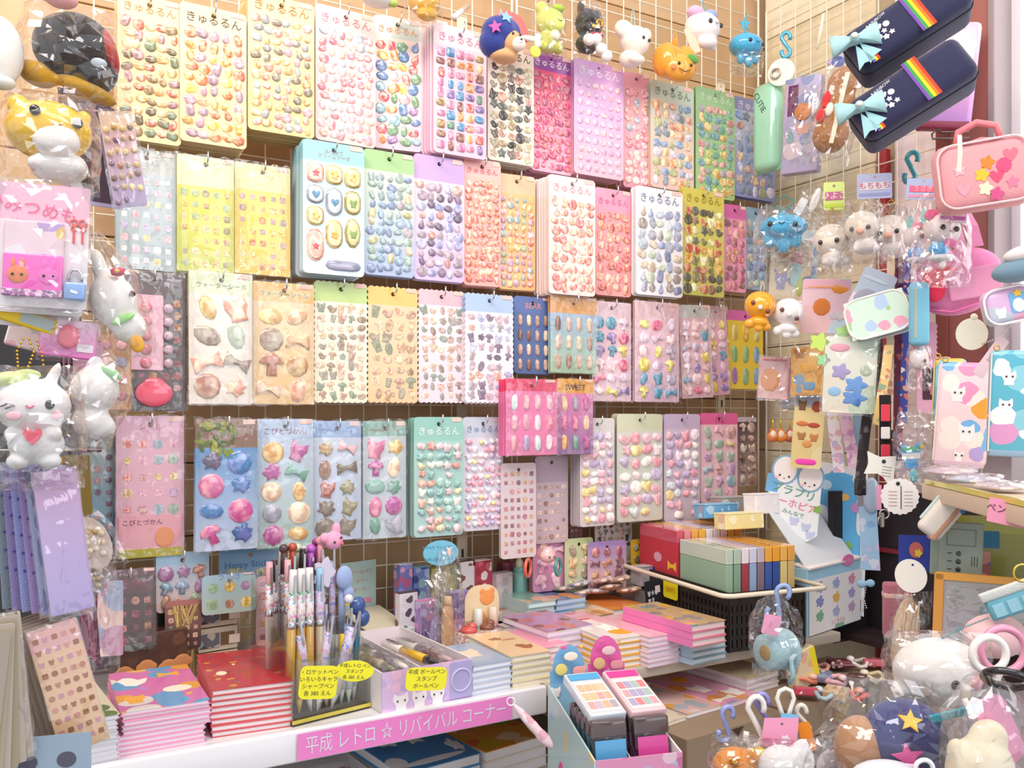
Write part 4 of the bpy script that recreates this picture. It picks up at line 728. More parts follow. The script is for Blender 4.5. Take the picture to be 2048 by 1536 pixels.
t, w_ = tb('bottle', 'slim tan bottle in a tall crinkled clear bag', 'bottle', 893, 1318, 918, 1312)
t.blob('bottle', 'd8a878', ((0, 0, .035, .012, .008, .036), (0, 0, .06, .0105, .007, .022)), (0, .012, 0), mat='gloss'); t.cyl('cap', 'e8c090', .007, .006, .012, 12, (0, .012, .084), mat='gloss'); t.bag(.05, .16, .03, (0, .012, .081), seed=7, neck=.3, cr=.2)
t, w_ = tb('crinkled_bag', 'crinkled clear bag with violet contents', 'bag', 872, 1312, 892, 1308)
t.blob('contents', 'b0a0d0', ((0, 0, .03, .012, .008, .028),), (0, .012, 0), mat='gloss'); t.bag(.045, .12, .025, (0, .012, .062), seed=9, neck=.2, cr=.22)  # violet lump inside the bag
t, w_ = tb('bear_pack', 'cream arched pack with green and mauve bottles in bubbles', 'pack', 930, 1302, 998, 1290)
t.plate('card', 'ecd8b0', rr(w_, .098, w_*.38, 7), .002, loc=(0, 0, .049)); t.box('base_card', 'e8d4a8', w_, .002, .045, 0, (0, .001, .0225), mat='paper')
for x, c, c2 in ((-.2, '6a9a84', 'e8f0ec'), (.24, 'c08a9a', 'f0d8c8')): t.cyl('bottle', c, .0085, .0085, .036, 14, (x*w_, -.008, .022), mat='gloss'); t.cyl('cap', c2, .008, .006, .024, 14, (x*w_, -.008, .052), mat='gloss')
t.blob('bear_print', 'f0a060', ((0, 0, 0, .014, .001, .012), (-.009, 0, .01, .005, .001, .005), (.009, 0, .01, .005, .001, .005)), (w_*.14, -.0006, .078), mat='paper'); t.blob('carrot', 'e89048', ((0, 0, 0, .004, .002, .012),), (.001, -.003, .045), mat='gloss')
for k, (x1, y1, x2, y2, dz, lab, c, top) in enumerate(((936, 1318, 972, 1310, 0, 'checked cake box with a red strawberry top', 'd8b0a8', 'd86058'), (972, 1310, 1006, 1303, 0, 'checked cake box with a brown swirl top', 'cdbab4', '8a5038'), (952, 1300, 985, 1293, .02, 'checked cake box with a pink cream top', 'd8a8a8', 'e89a98'))):
    t, w_ = tb('cake_box', lab, 'box', x1, y1, x2, y2, group='checked toy cake boxes'); t.o.location.z += 0
    t.box('carton', c, w_, .04, .034, .001, (0, .021, .017), mat=printmat((c, 'f4ece8', 'a88078', 'f0e0dc'), 160, .5)); t.blob('topping', top, ((0, 0, 0, w_*.4, .014, .007), (.003, -.004, .006, w_*.22, .008, .006)), (0, .02, .037), mat='gloss')
def babybottle(label, x1, y1, x2, y2, body, cap):
    t, w = tb('toy_bottle', label, 'bottle', x1, y1, x2, y2, group='toy nursing bottles'); r = w/2
    t.cyl('body', body, r, r*.86, .04, 16, (0, r, .072), mat='gloss'); t.cyl('collar', body, r*.8, r*.7, .008, 16, (0, r, .096), mat='gloss'); t.ball('teat', cap, r*.5, r*.5, r*.72, (0, r, .104)); t.ball('teat_tip', cap, r*.2, r*.2, r*.3, (0, r, .104+r*.7)); t.cyl('foot', body, r*.86, r, .052, 16, (0, r, .026), mat='gloss')
babybottle('mint toy nursing bottle with cream teat', 1032, 1254, 1063, 1250, '8ac4b8', 'f4ecc8')
babybottle('pale pink toy nursing bottle with pink teat', 1064, 1250, 1094, 1246, 'f0b8c0', 'f8dce0')
babybottle('magenta toy nursing bottle with glitter', 1095, 1246, 1126, 1242, 'e07ac8', 'c890e0')
for (x, y, r, c, n_) in ((1056, 1136, .014, 'e86850', 'red'), (1116, 1134, .014, '4aa098', 'green')):
    o = Th('toy_ring', f'{n_} toy ring handle above the nursing bottles', 'toy', W(x, y, .03), TH); o.ring('ring', c, r, .0028, mat='gloss', rot=(0, 0, 40))
t = Th('round_toy', 'pink round toy head over the nursing bottles', 'toy', W(1096, 1112, .02), TH); t.blob('head', 'f0c0c0', ((0, 0, 0, .015, .013, .012), (0, 0, .006, .011, .01, .01)), mat='gloss'); t.eyes(((-.005, -.013, 0), (.005, -.013, 0)), .0015)
# sachets and cards near the basket
rnd = random.Random(5)
sach = (('pale green', 'b8c4a8', 1132, 1176), ('grey-blue', 'a8b0cc', 1158, 1168), ('cream', 'dccbb0', 1168, 1184), ('rosy', 'd8b0ac', 1206, 1160), ('beige', 'd0b8a4', 1222, 1172), ('sandy', 'c8a890', 1240, 1158), ('lilac', 'b8aacc', 1190, 1182), ('tan', 'c0986c', 1258, 1180))
for i, (nm, c, x, y) in enumerate(sach):
    p = Px(x, y, 1.52); t = Th('sachet', f'flat {nm} printed sachet lying on the notebooks by the basket', 'sachet', p, TH+rnd.uniform(-.5, .5), group='printed sachets by the basket', tilt=-12)
    t.blob('pouch', c, ((0, 0, 0, .026, .018, .005), (.008, 0, .001, .017, .014, .005)), mat=printmat((c, 'e8dcd8', mixhex(c, '604848', .4), 'f0e8e0'), 80, .45))
rb = Th('riser_block', 'plain grey riser block hidden under the sachets by the basket', 'riser', P0+D*.895+NC*.0+Vector((0, 0, ZS)), TH); rb.box('block', 'a89a94', .07, .09, .055, .002, (-.07, .01, .0275))
t = Th('black_card', 'black gift card with white icons and a pale price label', 'card', Px(1308, 1190, 1.42), TH+.35, tilt=-6); t.plate('card', '262428', rr(.048, .048, .002), .002); t.box('price_label', 'f0d8d8', .014, .0006, .011, 0, (.012, -.0005, .008), mat='paper')
for i in range(5): t.plate('icon', 'c8c4c8', S2(S_[('cat', 'star', 'round', 'heart', 'cup')[i]], .0045, .0045), .0005, loc=(-.015+.011*(i % 3), -.0006, .004-.012*(i//3)))
t = Th('grey_carton', 'small plain grey carton against the wire panel', 'box', Px(1288, 1150, 1.55), TH); t.box('carton', 'b4b0b4', .036, .03, .034, .001, mat='paper'); t.box('flap', 'c4c0c4', .036, .012, .001, 0, (0, -.01, .0178), mat='paper')
# black shopping basket with files
bc = Vector((.329, 1.325, ZS)); by = math.radians(22); bX = Vector((math.cos(by), math.sin(by), 0)); bY = Vector((-math.sin(by), math.cos(by), 0)); BW, BD, BH = .14, .28, .092
bs = Th('basket', 'black plastic shopping basket with a cream rim full of files', 'basket', bc+bX*BW/2+bY*BD/2, by)
bs.box('base', '241c1c', BW*.94, BD*.96, .004, .001, (0, 0, .004))
def side(fixed, length, n, ax):
    for i in range(n+1):
        u = -length/2+length*i/n; loc = (u, fixed, BH/2) if ax == 0 else (fixed, u, BH/2)
        bs.box('bar', '241b1b', .0062 if ax == 0 else .003, .003 if ax == 0 else .0066, BH-.006, 0, loc)
    for z in (.006, .024, .042, .06, BH-.009): bs.box('rail', '241b1b', length if ax == 0 else .003, .003 if ax == 0 else length, .006 if z < .08 else .02, 0, (0, fixed, z) if ax == 0 else (fixed, 0, z))
side(-BD/2, BW, 16, 0); side(BD/2, BW, 16, 0); side(-BW/2, BD, 26, 1); side(BW/2, BD, 26, 1)
bs.box('solid_band', '2a2020', .0015, BD, BH*.5, 0, (BW/2+.001, 0, BH*.25)); 
rimp = []
for cx, cy, a0 in ((BW/2, -BD/2, -90), (BW/2, BD/2, 0), (-BW/2, BD/2, 90), (-BW/2, -BD/2, 180)):
    for a in (0, 30, 60, 90): rimp.append((cx+math.copysign(-.012, cx)+.015*math.cos(math.radians(a0+a)), cy+math.copysign(-.012, cy)+.015*math.sin(math.radians(a0+a)), BH+.002))
bs.tube('rim', 'f0e4cc', rimp, .0038, True, 8)
pc = Th('price_card', 'small yellow price card stuck to the black basket', 'price card', bc+bY*BD*.56-bX*.005+Vector((0, 0, BH-.022)), by-math.pi/2+.0); pc.plate('card', 'f4e824', rr(.044, .03, .005), .0008); pc.text('380円', 'e8a030', .011, (0, -.0006, 0))
files = [('sage green', '9ab8a0', 'c4d4c4'), ('moss green', '88a890', 'b8ccb8'), ('brick red', 'a84450', 'f0e4e8'), ('light blue', '98b0d4', 'd8d8ec'), ('mauve brown', '8a7484', 'c8b8c8'), ('royal blue', '4460a8', 'f0b040'), ('dark blue', '3c549c', 'f0a838'), ('pale yellow', 'dcc888', 'f0b858'), ('tan', 'd0b478', 'e8a850')]
for i, (nm, c, top) in enumerate(files):
    x = -BW*.42+i*BW*.105
    f = Th('file_pack', f'{nm} picture file in clear wrap, front row in the basket', 'file', bc+bX*(BW/2+x)+bY*(BD*.28)+Vector((0, 0, .007)), by, group='picture files in the front row')
    f.box('file', c, BW*.09, BD*.46, .125, .001, (0, 0, .0625), mat='paper'); f.box('header', top, BW*.092, BD*.462, .024, .001, (0, 0, .1375), mat='gloss')
    if i == 0:
        for k, (yy, zz, cc) in enumerate(((-.05, .05, 'e8c030'), (-.02, .035, '4a5a30'), (.02, .055, 'f0ece0'), (.04, .03, '3a4428'), (.05, .07, 'f0d8d0'))): f.plate('motif', cc, S2(S_[('star', 'bird', 'flower', 'bird', 'cat')[k]], .011, .011), .0006, loc=(-BW*.046, yy, zz), rot=(0, 0, -90))
back = [('red', 'c8404c', 'd05868'), ('rose', 'e07888', 'e89098'), ('amber', 'f0a848', 'f0b050'), ('yellow', 'e8a030', 'f0b848'), ('white', 'ece4ec', 'eee8f0'), ('pearl', 'e4dce4', 'e8e0ea'), ('blush', 'f0c0c8', 'f4d0d8'), ('golden', 'e8a830', 'ecac30'), ('ochre', 'e89a28', 'f0a030')]
for i, (nm, c, top) in enumerate(back):
    x = -BW*.42+i*BW*.105
    f = Th('file_pack', f'{nm} picture file, back row in the basket', 'file', bc+bX*(BW/2+x)+bY*(BD*.76)+Vector((0, 0, .007)), by, group='picture files in the back row')
    f.box('file', c, BW*.09, BD*.44, .14, .001, (0, 0, .07), mat='paper'); f.box('header', top, BW*.092, BD*.442, .022, .001, (0, 0, .151), mat='gloss')
    if i == 0:
        for k, (yy, zz, cc) in enumerate(((-.03, .05, 'f0d890'), (.02, .08, '303a80'), (.04, .045, 'e0a070'), (-.045, .1, 'f0c840'), (0, .11, 'e0a8c0'))): f.plate('motif', cc, S2(S_[('round', 'cat', 'flower', 'bow', 'oval')[k]], .013, .013), .0006, loc=(-BW*.046, yy, zz), rot=(0, 0, -90))
for k, (x, y, Y, w, h, c, lab) in enumerate(((1432, 1022, 1.55, 80, 26, '6ab0e0', 'blue and white opened carton on the files'), (1478, 1042, 1.48, 92, 30, 'f0e4a0', 'pale yellow memo block on the files'), (1522, 1008, 1.5, 56, 38, 'f4f0f4', 'white memo packet with blue side beside the rabbit display'), (1462, 1010, 1.6, 70, 30, 'a8a098', 'grey flat carton behind the memo block'))):
    t = At('carton', lab, 'box', x, y, Y, by, tilt=-4); t.box('carton', c, w, 40, h, 1.5, mat=printmat((c, mixhex(c, 'ffffff', .5), mixhex(c, 'e89ab0', .4), c), 50, .4)); t.box('lid', mixhex(c, 'ffffff', .35), w*1.01, 41, 3, 0, (0, 0, h/2+1.5), mat='paper')
# rabbit counter display at the corner
A, B = T(1616, 1276, ZS), T(1722, 1240, ZS); yy_ = math.atan2(B.y-A.y, B.x-A.x); w_ = (B-A).length; bk = Vector((-math.sin(yy_), math.cos(yy_), 0))
d_ = Th('counter_display', 'tall pale blue counter display box with two round white faces on its header', 'display box', (A+B)/2, yy_)
d_.box('carton', 'a8d4ec', w_, .09, .112, .001, (0, .046, .056), mat='paper'); d_.box('front_panel', 'f4f0f0', w_*.97, .0008, .09, 0, (0, -.0006, .047), mat='paper'); d_.box('top_band', 'f6f0ec', w_*.99, .03, .003, 0, (0, .012, .114), (10, 0, 0), mat='paper')
rnd = random.Random(8)
for r in range(3):
    for c in range(3): d_.plate('picture', ['98a0d0', 'a8b4d8', 'd89ab0', '9098cc', 'e8b868', 'b0a8d8', '88b898', 'b8b8d8', 'c8a8c8'][r*3+c], S2(S_['crab'], .0165, .0125), .0006, loc=(w_*(-.3+c*.3), -.0014, .078-r*.024))
d_.text('ミニタオル', 'e88898', .010, (.006, -.0016, .013)); d_.plate('green_tab', '8ab898', rr(.03, .007, .002), .0005, loc=(.012, -.0016, .005))
d_.box('tray', 'e0e6ea', w_*.9, .002, .11, 0, (-w_*.02, .04, .155), (-38, 0, 0), mat='paper')
d_.plate('pink_oval_label', 'fa8cc8', el(.019, .011, 18), .001, loc=(w_*.2, -.004, .113), rot=(20, 15, 0)); d_.text('NEW', 'fdd0e8', .008, (w_*.2, -.0062, .113), rot=(20, 15, 0))
H = At('header_card', 'header card of two white rabbit-like faces with pink and green lettering', 'display card', 1584, 1000, 1.49, math.radians(-16), roll=9)
H.plate('card', 'f2f4f6', ((-52, 45), (50, 45), (58, -62), (40, -78), (-44, -28)), 2); H.plate('blue_edge', '7ab4e0', ((-54, 46), (-30, 46), (-30, 10), (-54, 10)), 1.5, loc=(0, -.4, 0))
for x, z in ((-22, 58), (28, 50)): H.plate('face_border', '90b8d8', el(26, 30, 22), 2, loc=(x, -.6, z)); H.plate('face', 'fbf4f4', el(22, 26, 22), 2, loc=(x, -1.4, z)); H.eyes(((x-9, -2.4, z-12), (x+9, -2.4, z-13)), 2); H.ball('nose', 'c8a0a0', 2, 1, 1.6, (x, -2.4, z-17)); H.plate('blush', 'f4d0d4', el(4, 3), .5, loc=(x-14, -2, z-17))
H.text('プラプリ', '58a088', 22, (0, -1, 16), rot=(0, 8, 0)); H.text('キーホピア', 'f07898', 19, (2, -1, -8), rot=(0, 8, 0)); H.text('みんなで', '5a9a90', 11, (6, -1, -26), rot=(0, 8, 0))
for x, z in ((-48, 0), (50, -10)): H.plate('clover', '8ac060', S2(S_['flower'], 9, 9), 1, loc=(x, -1, z))
for x, z in ((10, -40), (34, -48), (44, -62)): H.plate('rabbit_print', 'c8d0ec', S2(S_['cat'], 11, 9), .8, loc=(x, -.8, z))
G = At('header_card', 'white backing card with a big blue bubble shape beside the rabbit header', 'display card', 1680, 1070, 1.57, math.radians(-22))
G.plate('card', 'f4f2f6', ((-54, 150), (52, 130), (44, -160), (-36, -130), (-40, 40)), 2)
G.blob('bubble_print', '68b8ea', ((-6, 0, 88, 46, 1.2, 44), (4, 0, 40, 34, 1.2, 50), (6, 0, -30, 38, 1.2, 66), (0, 0, -90, 30, 1.2, 36)), (0, -1, 0), mat='paper')
for x, z, c, s in ((-10, 80, 'f07898', 'rect'), (6, 76, 'f4c070', 'rect'), (30, 56, 'c898d0', 'round'), (-2, -30, 'eef2fa', 'cat'), (14, -20, '8ac060', 'flower'), (22, -110, 'd87088', 'oval'), (-26, 100, 'c8e4f4', 'round'), (34, 112, 'ffffff', 'round'), (-24, -90, 'd0e8f8', 'round')): G.plate('motif', c, S2(S_[s], 11, 10), .8, loc=(x, -2.6, z))
# clear-case display in front
A = Px(1192, 1522, .93); B_ = A+Vector((.0966, .0259, 0)); yw = math.atan2(B_.y-A.y, B_.x-A.x); w_ = (B_-A).length; bk = Vector((-math.sin(yw), math.cos(yw), 0)); bd = .165; cz = A.z-.075
cb = Th('carton', 'brown shipping carton holding up the sticker case display', 'carton', (A+B_)/2+bk*bd/2+Vector((0, 0, cz-A.z)), yw); cb.o.location.z = cz-.0005; cb.box('carton', '9a8068', w_+.02, bd+.02, .5, .002, (0, 0, -.25), mat='paper'); cb.box('tape', 'c8b898', .03, bd+.021, .02, 0, (0, 0, -.012), mat='gloss')
dc = Th('counter_display', 'pale green counter display with blue and pink arched headers', 'display box', (A+B_)/2+bk*bd/2, yw); dc.o.location.z = cz
pm = printmat(('bcd8d8', 'e8a8b8', 'a8c8dc', 'dcd4a8', 'c8dcd8'), 34, .3)
dc.box('base', 'c8d8d0', w_, bd, .002, 0, (0, 0, .001), mat='paper'); dc.box('front', 'b8d8e0', w_, .002, .075, 0, (0, -bd/2, .0375), mat=printmat(('e098bc', 'a8c4dc', 'd078a8', 'c8b0d8', 'e8c8d8'), 46, .4)); dc.plate('side', 'c4dcd4', ((-bd/2, -.0375), (bd/2, -.0375), (bd/2, .07), (-bd/2, .0375)), .002, loc=(-w_/2, 0, .0375), rot=(0, 0, 90), mat=pm); dc.plate('side', 'f2f0ee', ((-bd/2, -.0375), (bd/2, -.0375), (bd/2, .07), (-bd/2, .0375)), .002, loc=(w_/2, 0, .0375), rot=(0, 0, 90), mat='paper')
dc.plate('divider', 'f4f4f2', ((-bd/2, -.0375), (bd/2, -.0375), (bd/2, .07), (-bd/2, .02)), .0015, loc=(0, 0, .0375), rot=(0, 0, 90), mat='paper')
dc.dome('pink_dot', 'ec8cb8', el(.012, .014), .0004, (-w_/2-.0022, -.06, .035), (0, 0, -90), mat='paper'); dc.dome('pink_dot', 'e05a98', el(.009, .012), .0004, (-w_/2-.0022, .03, .02), (0, 0, -90), mat='paper')
for s, c1, c2, hh in ((-1, '78b0dc', 'a8d0e4', .112), (1, 'e060a8', 'f4a8c4', .12)):
    ow = w_*.49; H2 = hh; o = rr(ow, H2*.72, .004, 3, 0, -H2*.14); top = [(ow*.43*math.cos(math.radians(a)), H2*.22+H2*.28*math.sin(math.radians(a))) for a in range(0, 181, 15)]
    outl = ((-ow/2, -H2/2), (ow/2, -H2/2), (ow/2, H2*.22))+tuple(top)+((-ow/2, H2*.22),)
    nm = 'blue_header' if s < 0 else 'pink_header'
    dc.plate(nm, 'ffffff', outl, .0016, loc=(s*w_*.25, bd/2-.004, .044+H2/2), rot=(-6, 0, 0), mat=cardmat(c1, mixhex(c1, c2, .5), c2, .42, .3))
    for k, (x, z, c, sh, sz) in enumerate(((0, .024, 'f4e8d8', 'oval', .015), (.012, .005, 'f0a8a0', 'rect', .014), (-.012, .008, 'e8d880', 'round', .013), (-.018, -.02, 'f6ece8', 'cat', .012), (.0, -.005, 'c8a0d0', 'flower', .01), (-.010, .036, 'e86aa0', 'oval', .007), (.013, .036, 'f0c860', 'star', .006))):
        dc.dome('motif', c if s < 0 else mixhex(c, 'c060a0', .25), S2(S_[sh], sz*.62, sz*.56), .0004, (s*w_*.25+x, bd/2-.0075-z*.1, .064+H2/2+z), (-6, 0, 0), mat='paper')
dc.dome('star_tab', '8ab038', el(.007, .007), .0004, (-w_*.36, bd/2-.003, .055), (-6, 0, 0), mat='paper')
X = Vector((math.cos(yw), math.sin(yw), 0)); rnd = random.Random(4)
for s, col, lab in ((-1, '5aa8d8', 'blue'), (1, 'd84a9c', 'magenta')):
    for k in range(5):
        c = Th('sticker_case', f'{ORD[k]} {lab}-labelled clear sticker case, counted from the front of the display', 'case', (A+B_)/2+bk*(.016+k*.016)+X*s*w_*.25+Vector((0, 0, cz-A.z+.004)), yw, group=f'{lab} clear sticker cases', tilt=-9)
        c.box('case', 'ffffff', w_*.42, .012, .098, .002, (0, 0, .049), mat='acrylic'); c.box('case_lid', '5a4a4c', w_*.42, .0125, .02, .003, (0, 0, .094), mat='gloss')
        if k == 0: c.box('label', col, w_*.36, .001, .05, 0, (0, -.007, .058), mat=cardmat(col, mixhex(col, 'ffffff', .3), mixhex(col, 'e0d0e0', .7), .45)); c.plate('cloud_print', mixhex(col, 'ffffff', .75), S2(S_['flower'], .012, .008), .0006, loc=(-.006, -.0078, .05))
        else: c.box('insert', mixhex(col, '303040', .45), w_*.38, .006, .08, 0, (0, 0, .045), mat='gloss')
    c = Th('sticker_case', f'sticker case lying flat on the upright {lab} ones, twelve pale swatches on it', 'case', (A+B_)/2+bk*.078+X*s*w_*.245+Vector((0, 0, cz-A.z+.112)), yw+.06, tilt=16)
    c.box('case', 'f0c8cc' if s > 0 else 'd4dce4', w_*.44, .085, .012, .002, (0, 0, .006), mat='gloss'); c.box('label', 'f4e4e0', w_*.38, .06, .0008, 0, (0, -.008, .0125), mat='paper'); c.box('top_strip', col, w_*.38, .012, .0009, 0, (0, .032, .0125), mat='paper')
    for q in range(12): c.box('swatch', rnd.choice('e8b898 e0a8a8 c8b8c8 d8c098 f0c8b0 b8a8b8 d89898'.split() if s < 0 else 'e08a90 a8c0b8 b0a8c8 98a8a0 d8a8b0'.split()), w_*.075, .013, .0008, 0, ((q % 4-1.5)*w_*.088, -.026+(q//4)*.017, .0131), mat='paper')
# slim white tube hanging by the lip
t = At('slim_pack', 'slim pink-white printed tube pack hanging at the end of the shelf lip', 'pack', 1066, 1452, .985, .0, roll=-42)
t.blob('tube', 'ecc8d0', ((0, 0, 0, 11, 9, 62), (0, 0, -30, 12, 9, 30)), mat=printmat(('ecd0d6', 'f4e4e8', 'e0a8b8', 'f0dce0'), 60, .4)); t.ring('loop', 'f4f0f2', 8, 1.5, (0, 0, 66))
# ================================================================ mascots along the top of the back wall
def loopcord(t, col, z0, z1, w=3, r=1.1, y=0): t.tube('cord', col, ((-w, y, z0), (-w*1.2, y, (z0+z1)/2), (0, y, z1), (w*1.2, y, (z0+z1)/2), (w, y, z0)), r, mat='fabric')
def wy(x, q): return W(x, 500, q).y
t = At('plush_keychain', 'tan plush head in a navy knitted cap with blue and pink stars', 'plush toy', 1002, 80, wy(1002, .1), .45)
t.blob('cap', '2c3d8e', ((-4, 0, 12, 38, 34, 34), (-18, 0, -8, 28, 30, 30), (14, 4, 18, 30, 28, 28)), mat='plush'); t.blob('face', 'd8a878', ((16, -16, -8, 22, 20, 24), (4, -4, -34, 30, 22, 14)))
t.blob('muzzle', 'f6e6d8', ((24, -28, -14, 17, 12, 14),)); t.eyes(((10, -35, 2), (26, -35, 2)), 2.6); t.ball('nose', '4a3028', 2.6, 2, 2, (26, -40, -9)); t.tube('mouth', '4a3028', ((20, -38.5, -15), (23, -39.5, -17), (26, -39.5, -14), (29, -38.5, -17)), .6)
t.plate('star', '88b8e8', star(15, a0=80), 2, loc=(-2, -30, 34), rot=(-20, 0, 0)); t.plate('star', 'f060a8', star(14, a0=100), 2, loc=(-28, -34, 8), rot=(0, 0, -20)); loopcord(t, 'c8d8dc', 42, 62)
t = At('fan_disc', 'coral red round disc with a white bone behind the navy cap', 'toy', 1020, 62, wy(1020, .05), .4); t.cyl('disc', 'f07070', 42, 42, 4, 24, (0, 6, 0), (90, 0, 0)); t.blob('bone', 'f8f4ea', ((44, 0, -8, 22, 6, 6), (62, 0, -2, 8, 6, 8), (62, 0, -16, 8, 6, 8))); t.blob('tag', 'f0f060', ((56, 0, -32, 12, 4, 12),))
t = At('plush_keychain', 'lime green frog plush in a clear bag', 'plush toy', 1098, 58, wy(1098, .05), .4)
t.blob('head', 'd8e070', ((2, 0, 14, 30, 26, 27), (-16, 0, 38, 14, 12, 14), (16, -2, 38, 13, 12, 13))); t.blob('cheek', 'e8f080', ((8, -14, 6, 20, 14, 16),)); t.blob('leaf', 'a8c840', ((14, -14, 38, 14, 8, 7),)); t.eyes(((-10, -18, 46), (22, -16, 42)), 2.5); t.tube('mouth', '3a3820', ((6, -27, 10), (11, -28, 7), (16, -27, 9)), .9)
t.blob('body', 'c8cc60', ((0, 2, -24, 24, 20, 24), (-16, -8, -40, 11, 12, 11), (16, -8, -40, 11, 12, 11))); t.blob('belly', 'f4f0dc', ((6, -16, -18, 11, 8, 11),)); t.bag(76, 112, 56, seed=101, neck=.2)
t = At('plush_keychain', 'black cat-eared plush with a gold bell and white pompoms', 'plush toy', 1178, 62, wy(1178, .05), .4)
t.blob('body', '241c1e', ((0, 0, 14, 30, 24, 30), (-18, 0, 42, 9, 8, 16), (18, 0, 34, 10, 8, 12), (-4, 0, -28, 26, 18, 18))); t.ring('bell', 'e0a830', 6, 2.4, (10, -25, 8), mat='metal'); t.box('bow_tie', 'd8c060', 16, 4, 6, 1, (2, -24, 0)); t.blob('scarf', 'b83048', ((8, -16, -14, 16, 10, 6),))
for x, z in ((-10, -26), (6, -22), (18, -40), (30, -52)): t.blob('pompom', 'f4ece8', ((x, -18, z, 12, 11, 12),))
t.bag(70, 120, 56, seed=102, neck=.25)
t = At('plush_keychain', 'white floppy-eared puppy plush between the black cat and the orange', 'plush toy', 1266, 90, wy(1266, .05), .4)
t.blob('head', 'f6eee2', ((4, 0, 8, 32, 28, 30), (-24, -4, 26, 20, 14, 18), (30, 2, 26, 14, 10, 14))); t.blob('body', 'f4ece0', ((-4, 4, -28, 24, 20, 18), (0, -14, -34, 18, 12, 10))); t.eyes(((8, -27, 6), (24, -23, 4)), 3.4); loopcord(t, 'b0d0c8', 30, 80)
t = At('squishy_charm', 'orange pumpkin-shaped charm with a smiling face and a green leaf', 'squishy toy', 1350, 130, wy(1350, .06), .4)
for k in range(5): t.blob('lobe', 'f0a030', ((math.sin(k*1.1-2.2)*26, 6-abs(k-2)*4, 6, 24, 26, 34),), mat='gloss')
t.blob('face', 'f2a840', ((2, -12, -10, 36, 22, 28),), mat='gloss'); t.blob('stem', 'e89028', ((0, 0, 42, 7, 6, 12),)); t.blob('leaf', '5aa048', ((24, -28, 6, 13, 4, 8, 20),)); t.eyes(((-12, -33, -10), (16, -33, -10)), 3.2); t.tube('mouth', '4a2a18', ((-12, -33, -20), (0, -35, -26), (14, -33, -20)), .9); t.ball('cheek', 'f07848', 6, 2, 5, (-22, -29, -18)); loopcord(t, 'e8b050', 46, 70)
t = At('plush_keychain', 'white pastel cloud plush with lilac and blue tufts', 'plush toy', 1405, 60, wy(1405, .06), .4)
t.blob('body', 'f6f0f2', ((0, 0, 4, 38, 30, 30), (6, -8, -26, 22, 16, 14), (20, -6, -32, 9, 8, 9))); t.blob('lilac_tuft', 'e0b8dc', ((-20, -4, 30, 18, 16, 12),)); t.blob('blue_tuft', '98a8d0', ((18, 0, 32, 16, 14, 11),)); t.eyes(((-2, -30, 6), (30, -20, 6)), 4.6); t.tube('mouth', '3a3034', ((10, -30, 6), (14, -30.5, 2), (18, -30, 6)), .8); t.plate('tag', 'f4d0b8', rr(22, 50, 2), 1, loc=(-28, -6, -28), rot=(0, -25, 0)); loopcord(t, '50b8c8', 34, 60)
t = At('squishy_charm', 'blue jellyfish charm with a smile at the corner of the walls', 'squishy toy', 1492, 100, wy(1492, .06), .3)
t.blob('body', '4cb0dc', ((0, 0, 8, 36, 30, 24), (0, 0, 26, 8, 8, 12), (-14, -2, -18, 8, 8, 14), (4, -2, -20, 9, 8, 16), (20, -2, -16, 8, 8, 12)), mat='gloss'); t.eyes(((-8, -29, 8), (24, -21, 6)), 4); t.tube('mouth', '204060', ((6, -30, 8), (10, -30.5, 5), (14, -30, 8)), .8); t.bag(72, 50, 60, (0, 0, -26), seed=103, neck=0); t.plate('tag', '58b8d8', star(14, a0=95), 1.5, loc=(-2, 0, 52)); loopcord(t, '70b8c0', 34, 74)
t = At('plush_keychain', 'white and lime plush cut off by the top edge', 'plush toy', 755, 2, wy(755, .05), .5); t.blob('body', 'f2efe8', ((0, 0, 4, 36, 26, 16),)); t.blob('leaf', 'b0c860', ((28, -10, -2, 12, 8, 8),)); t.ball('foot', '3a3438', 5, 4, 5, (-26, -14, 0))
t = At('plush_keychain', 'orange yellow plush in a bag at the top edge', 'plush toy', 848, 10, wy(848, .05), .5); t.blob('body', 'f0b840', ((0, 0, 6, 34, 26, 28), (4, -4, -18, 22, 16, 14))); t.bag(84, 90, 60, seed=104, neck=0)
b_ = Th('bracket_arm', 'white slanting bracket arm by the navy cap plush', 'bracket', Px(930, 16, wy(930, .0)), TH); b_.tube('arm', 'f0ece8', ((-.03, -.02, -.03), (.03, .05, .03)), .005, mat='gloss'); b_.box('plate', 'f4f0ec', .02, .003, .06, .001, (-.012, .06, -.03))
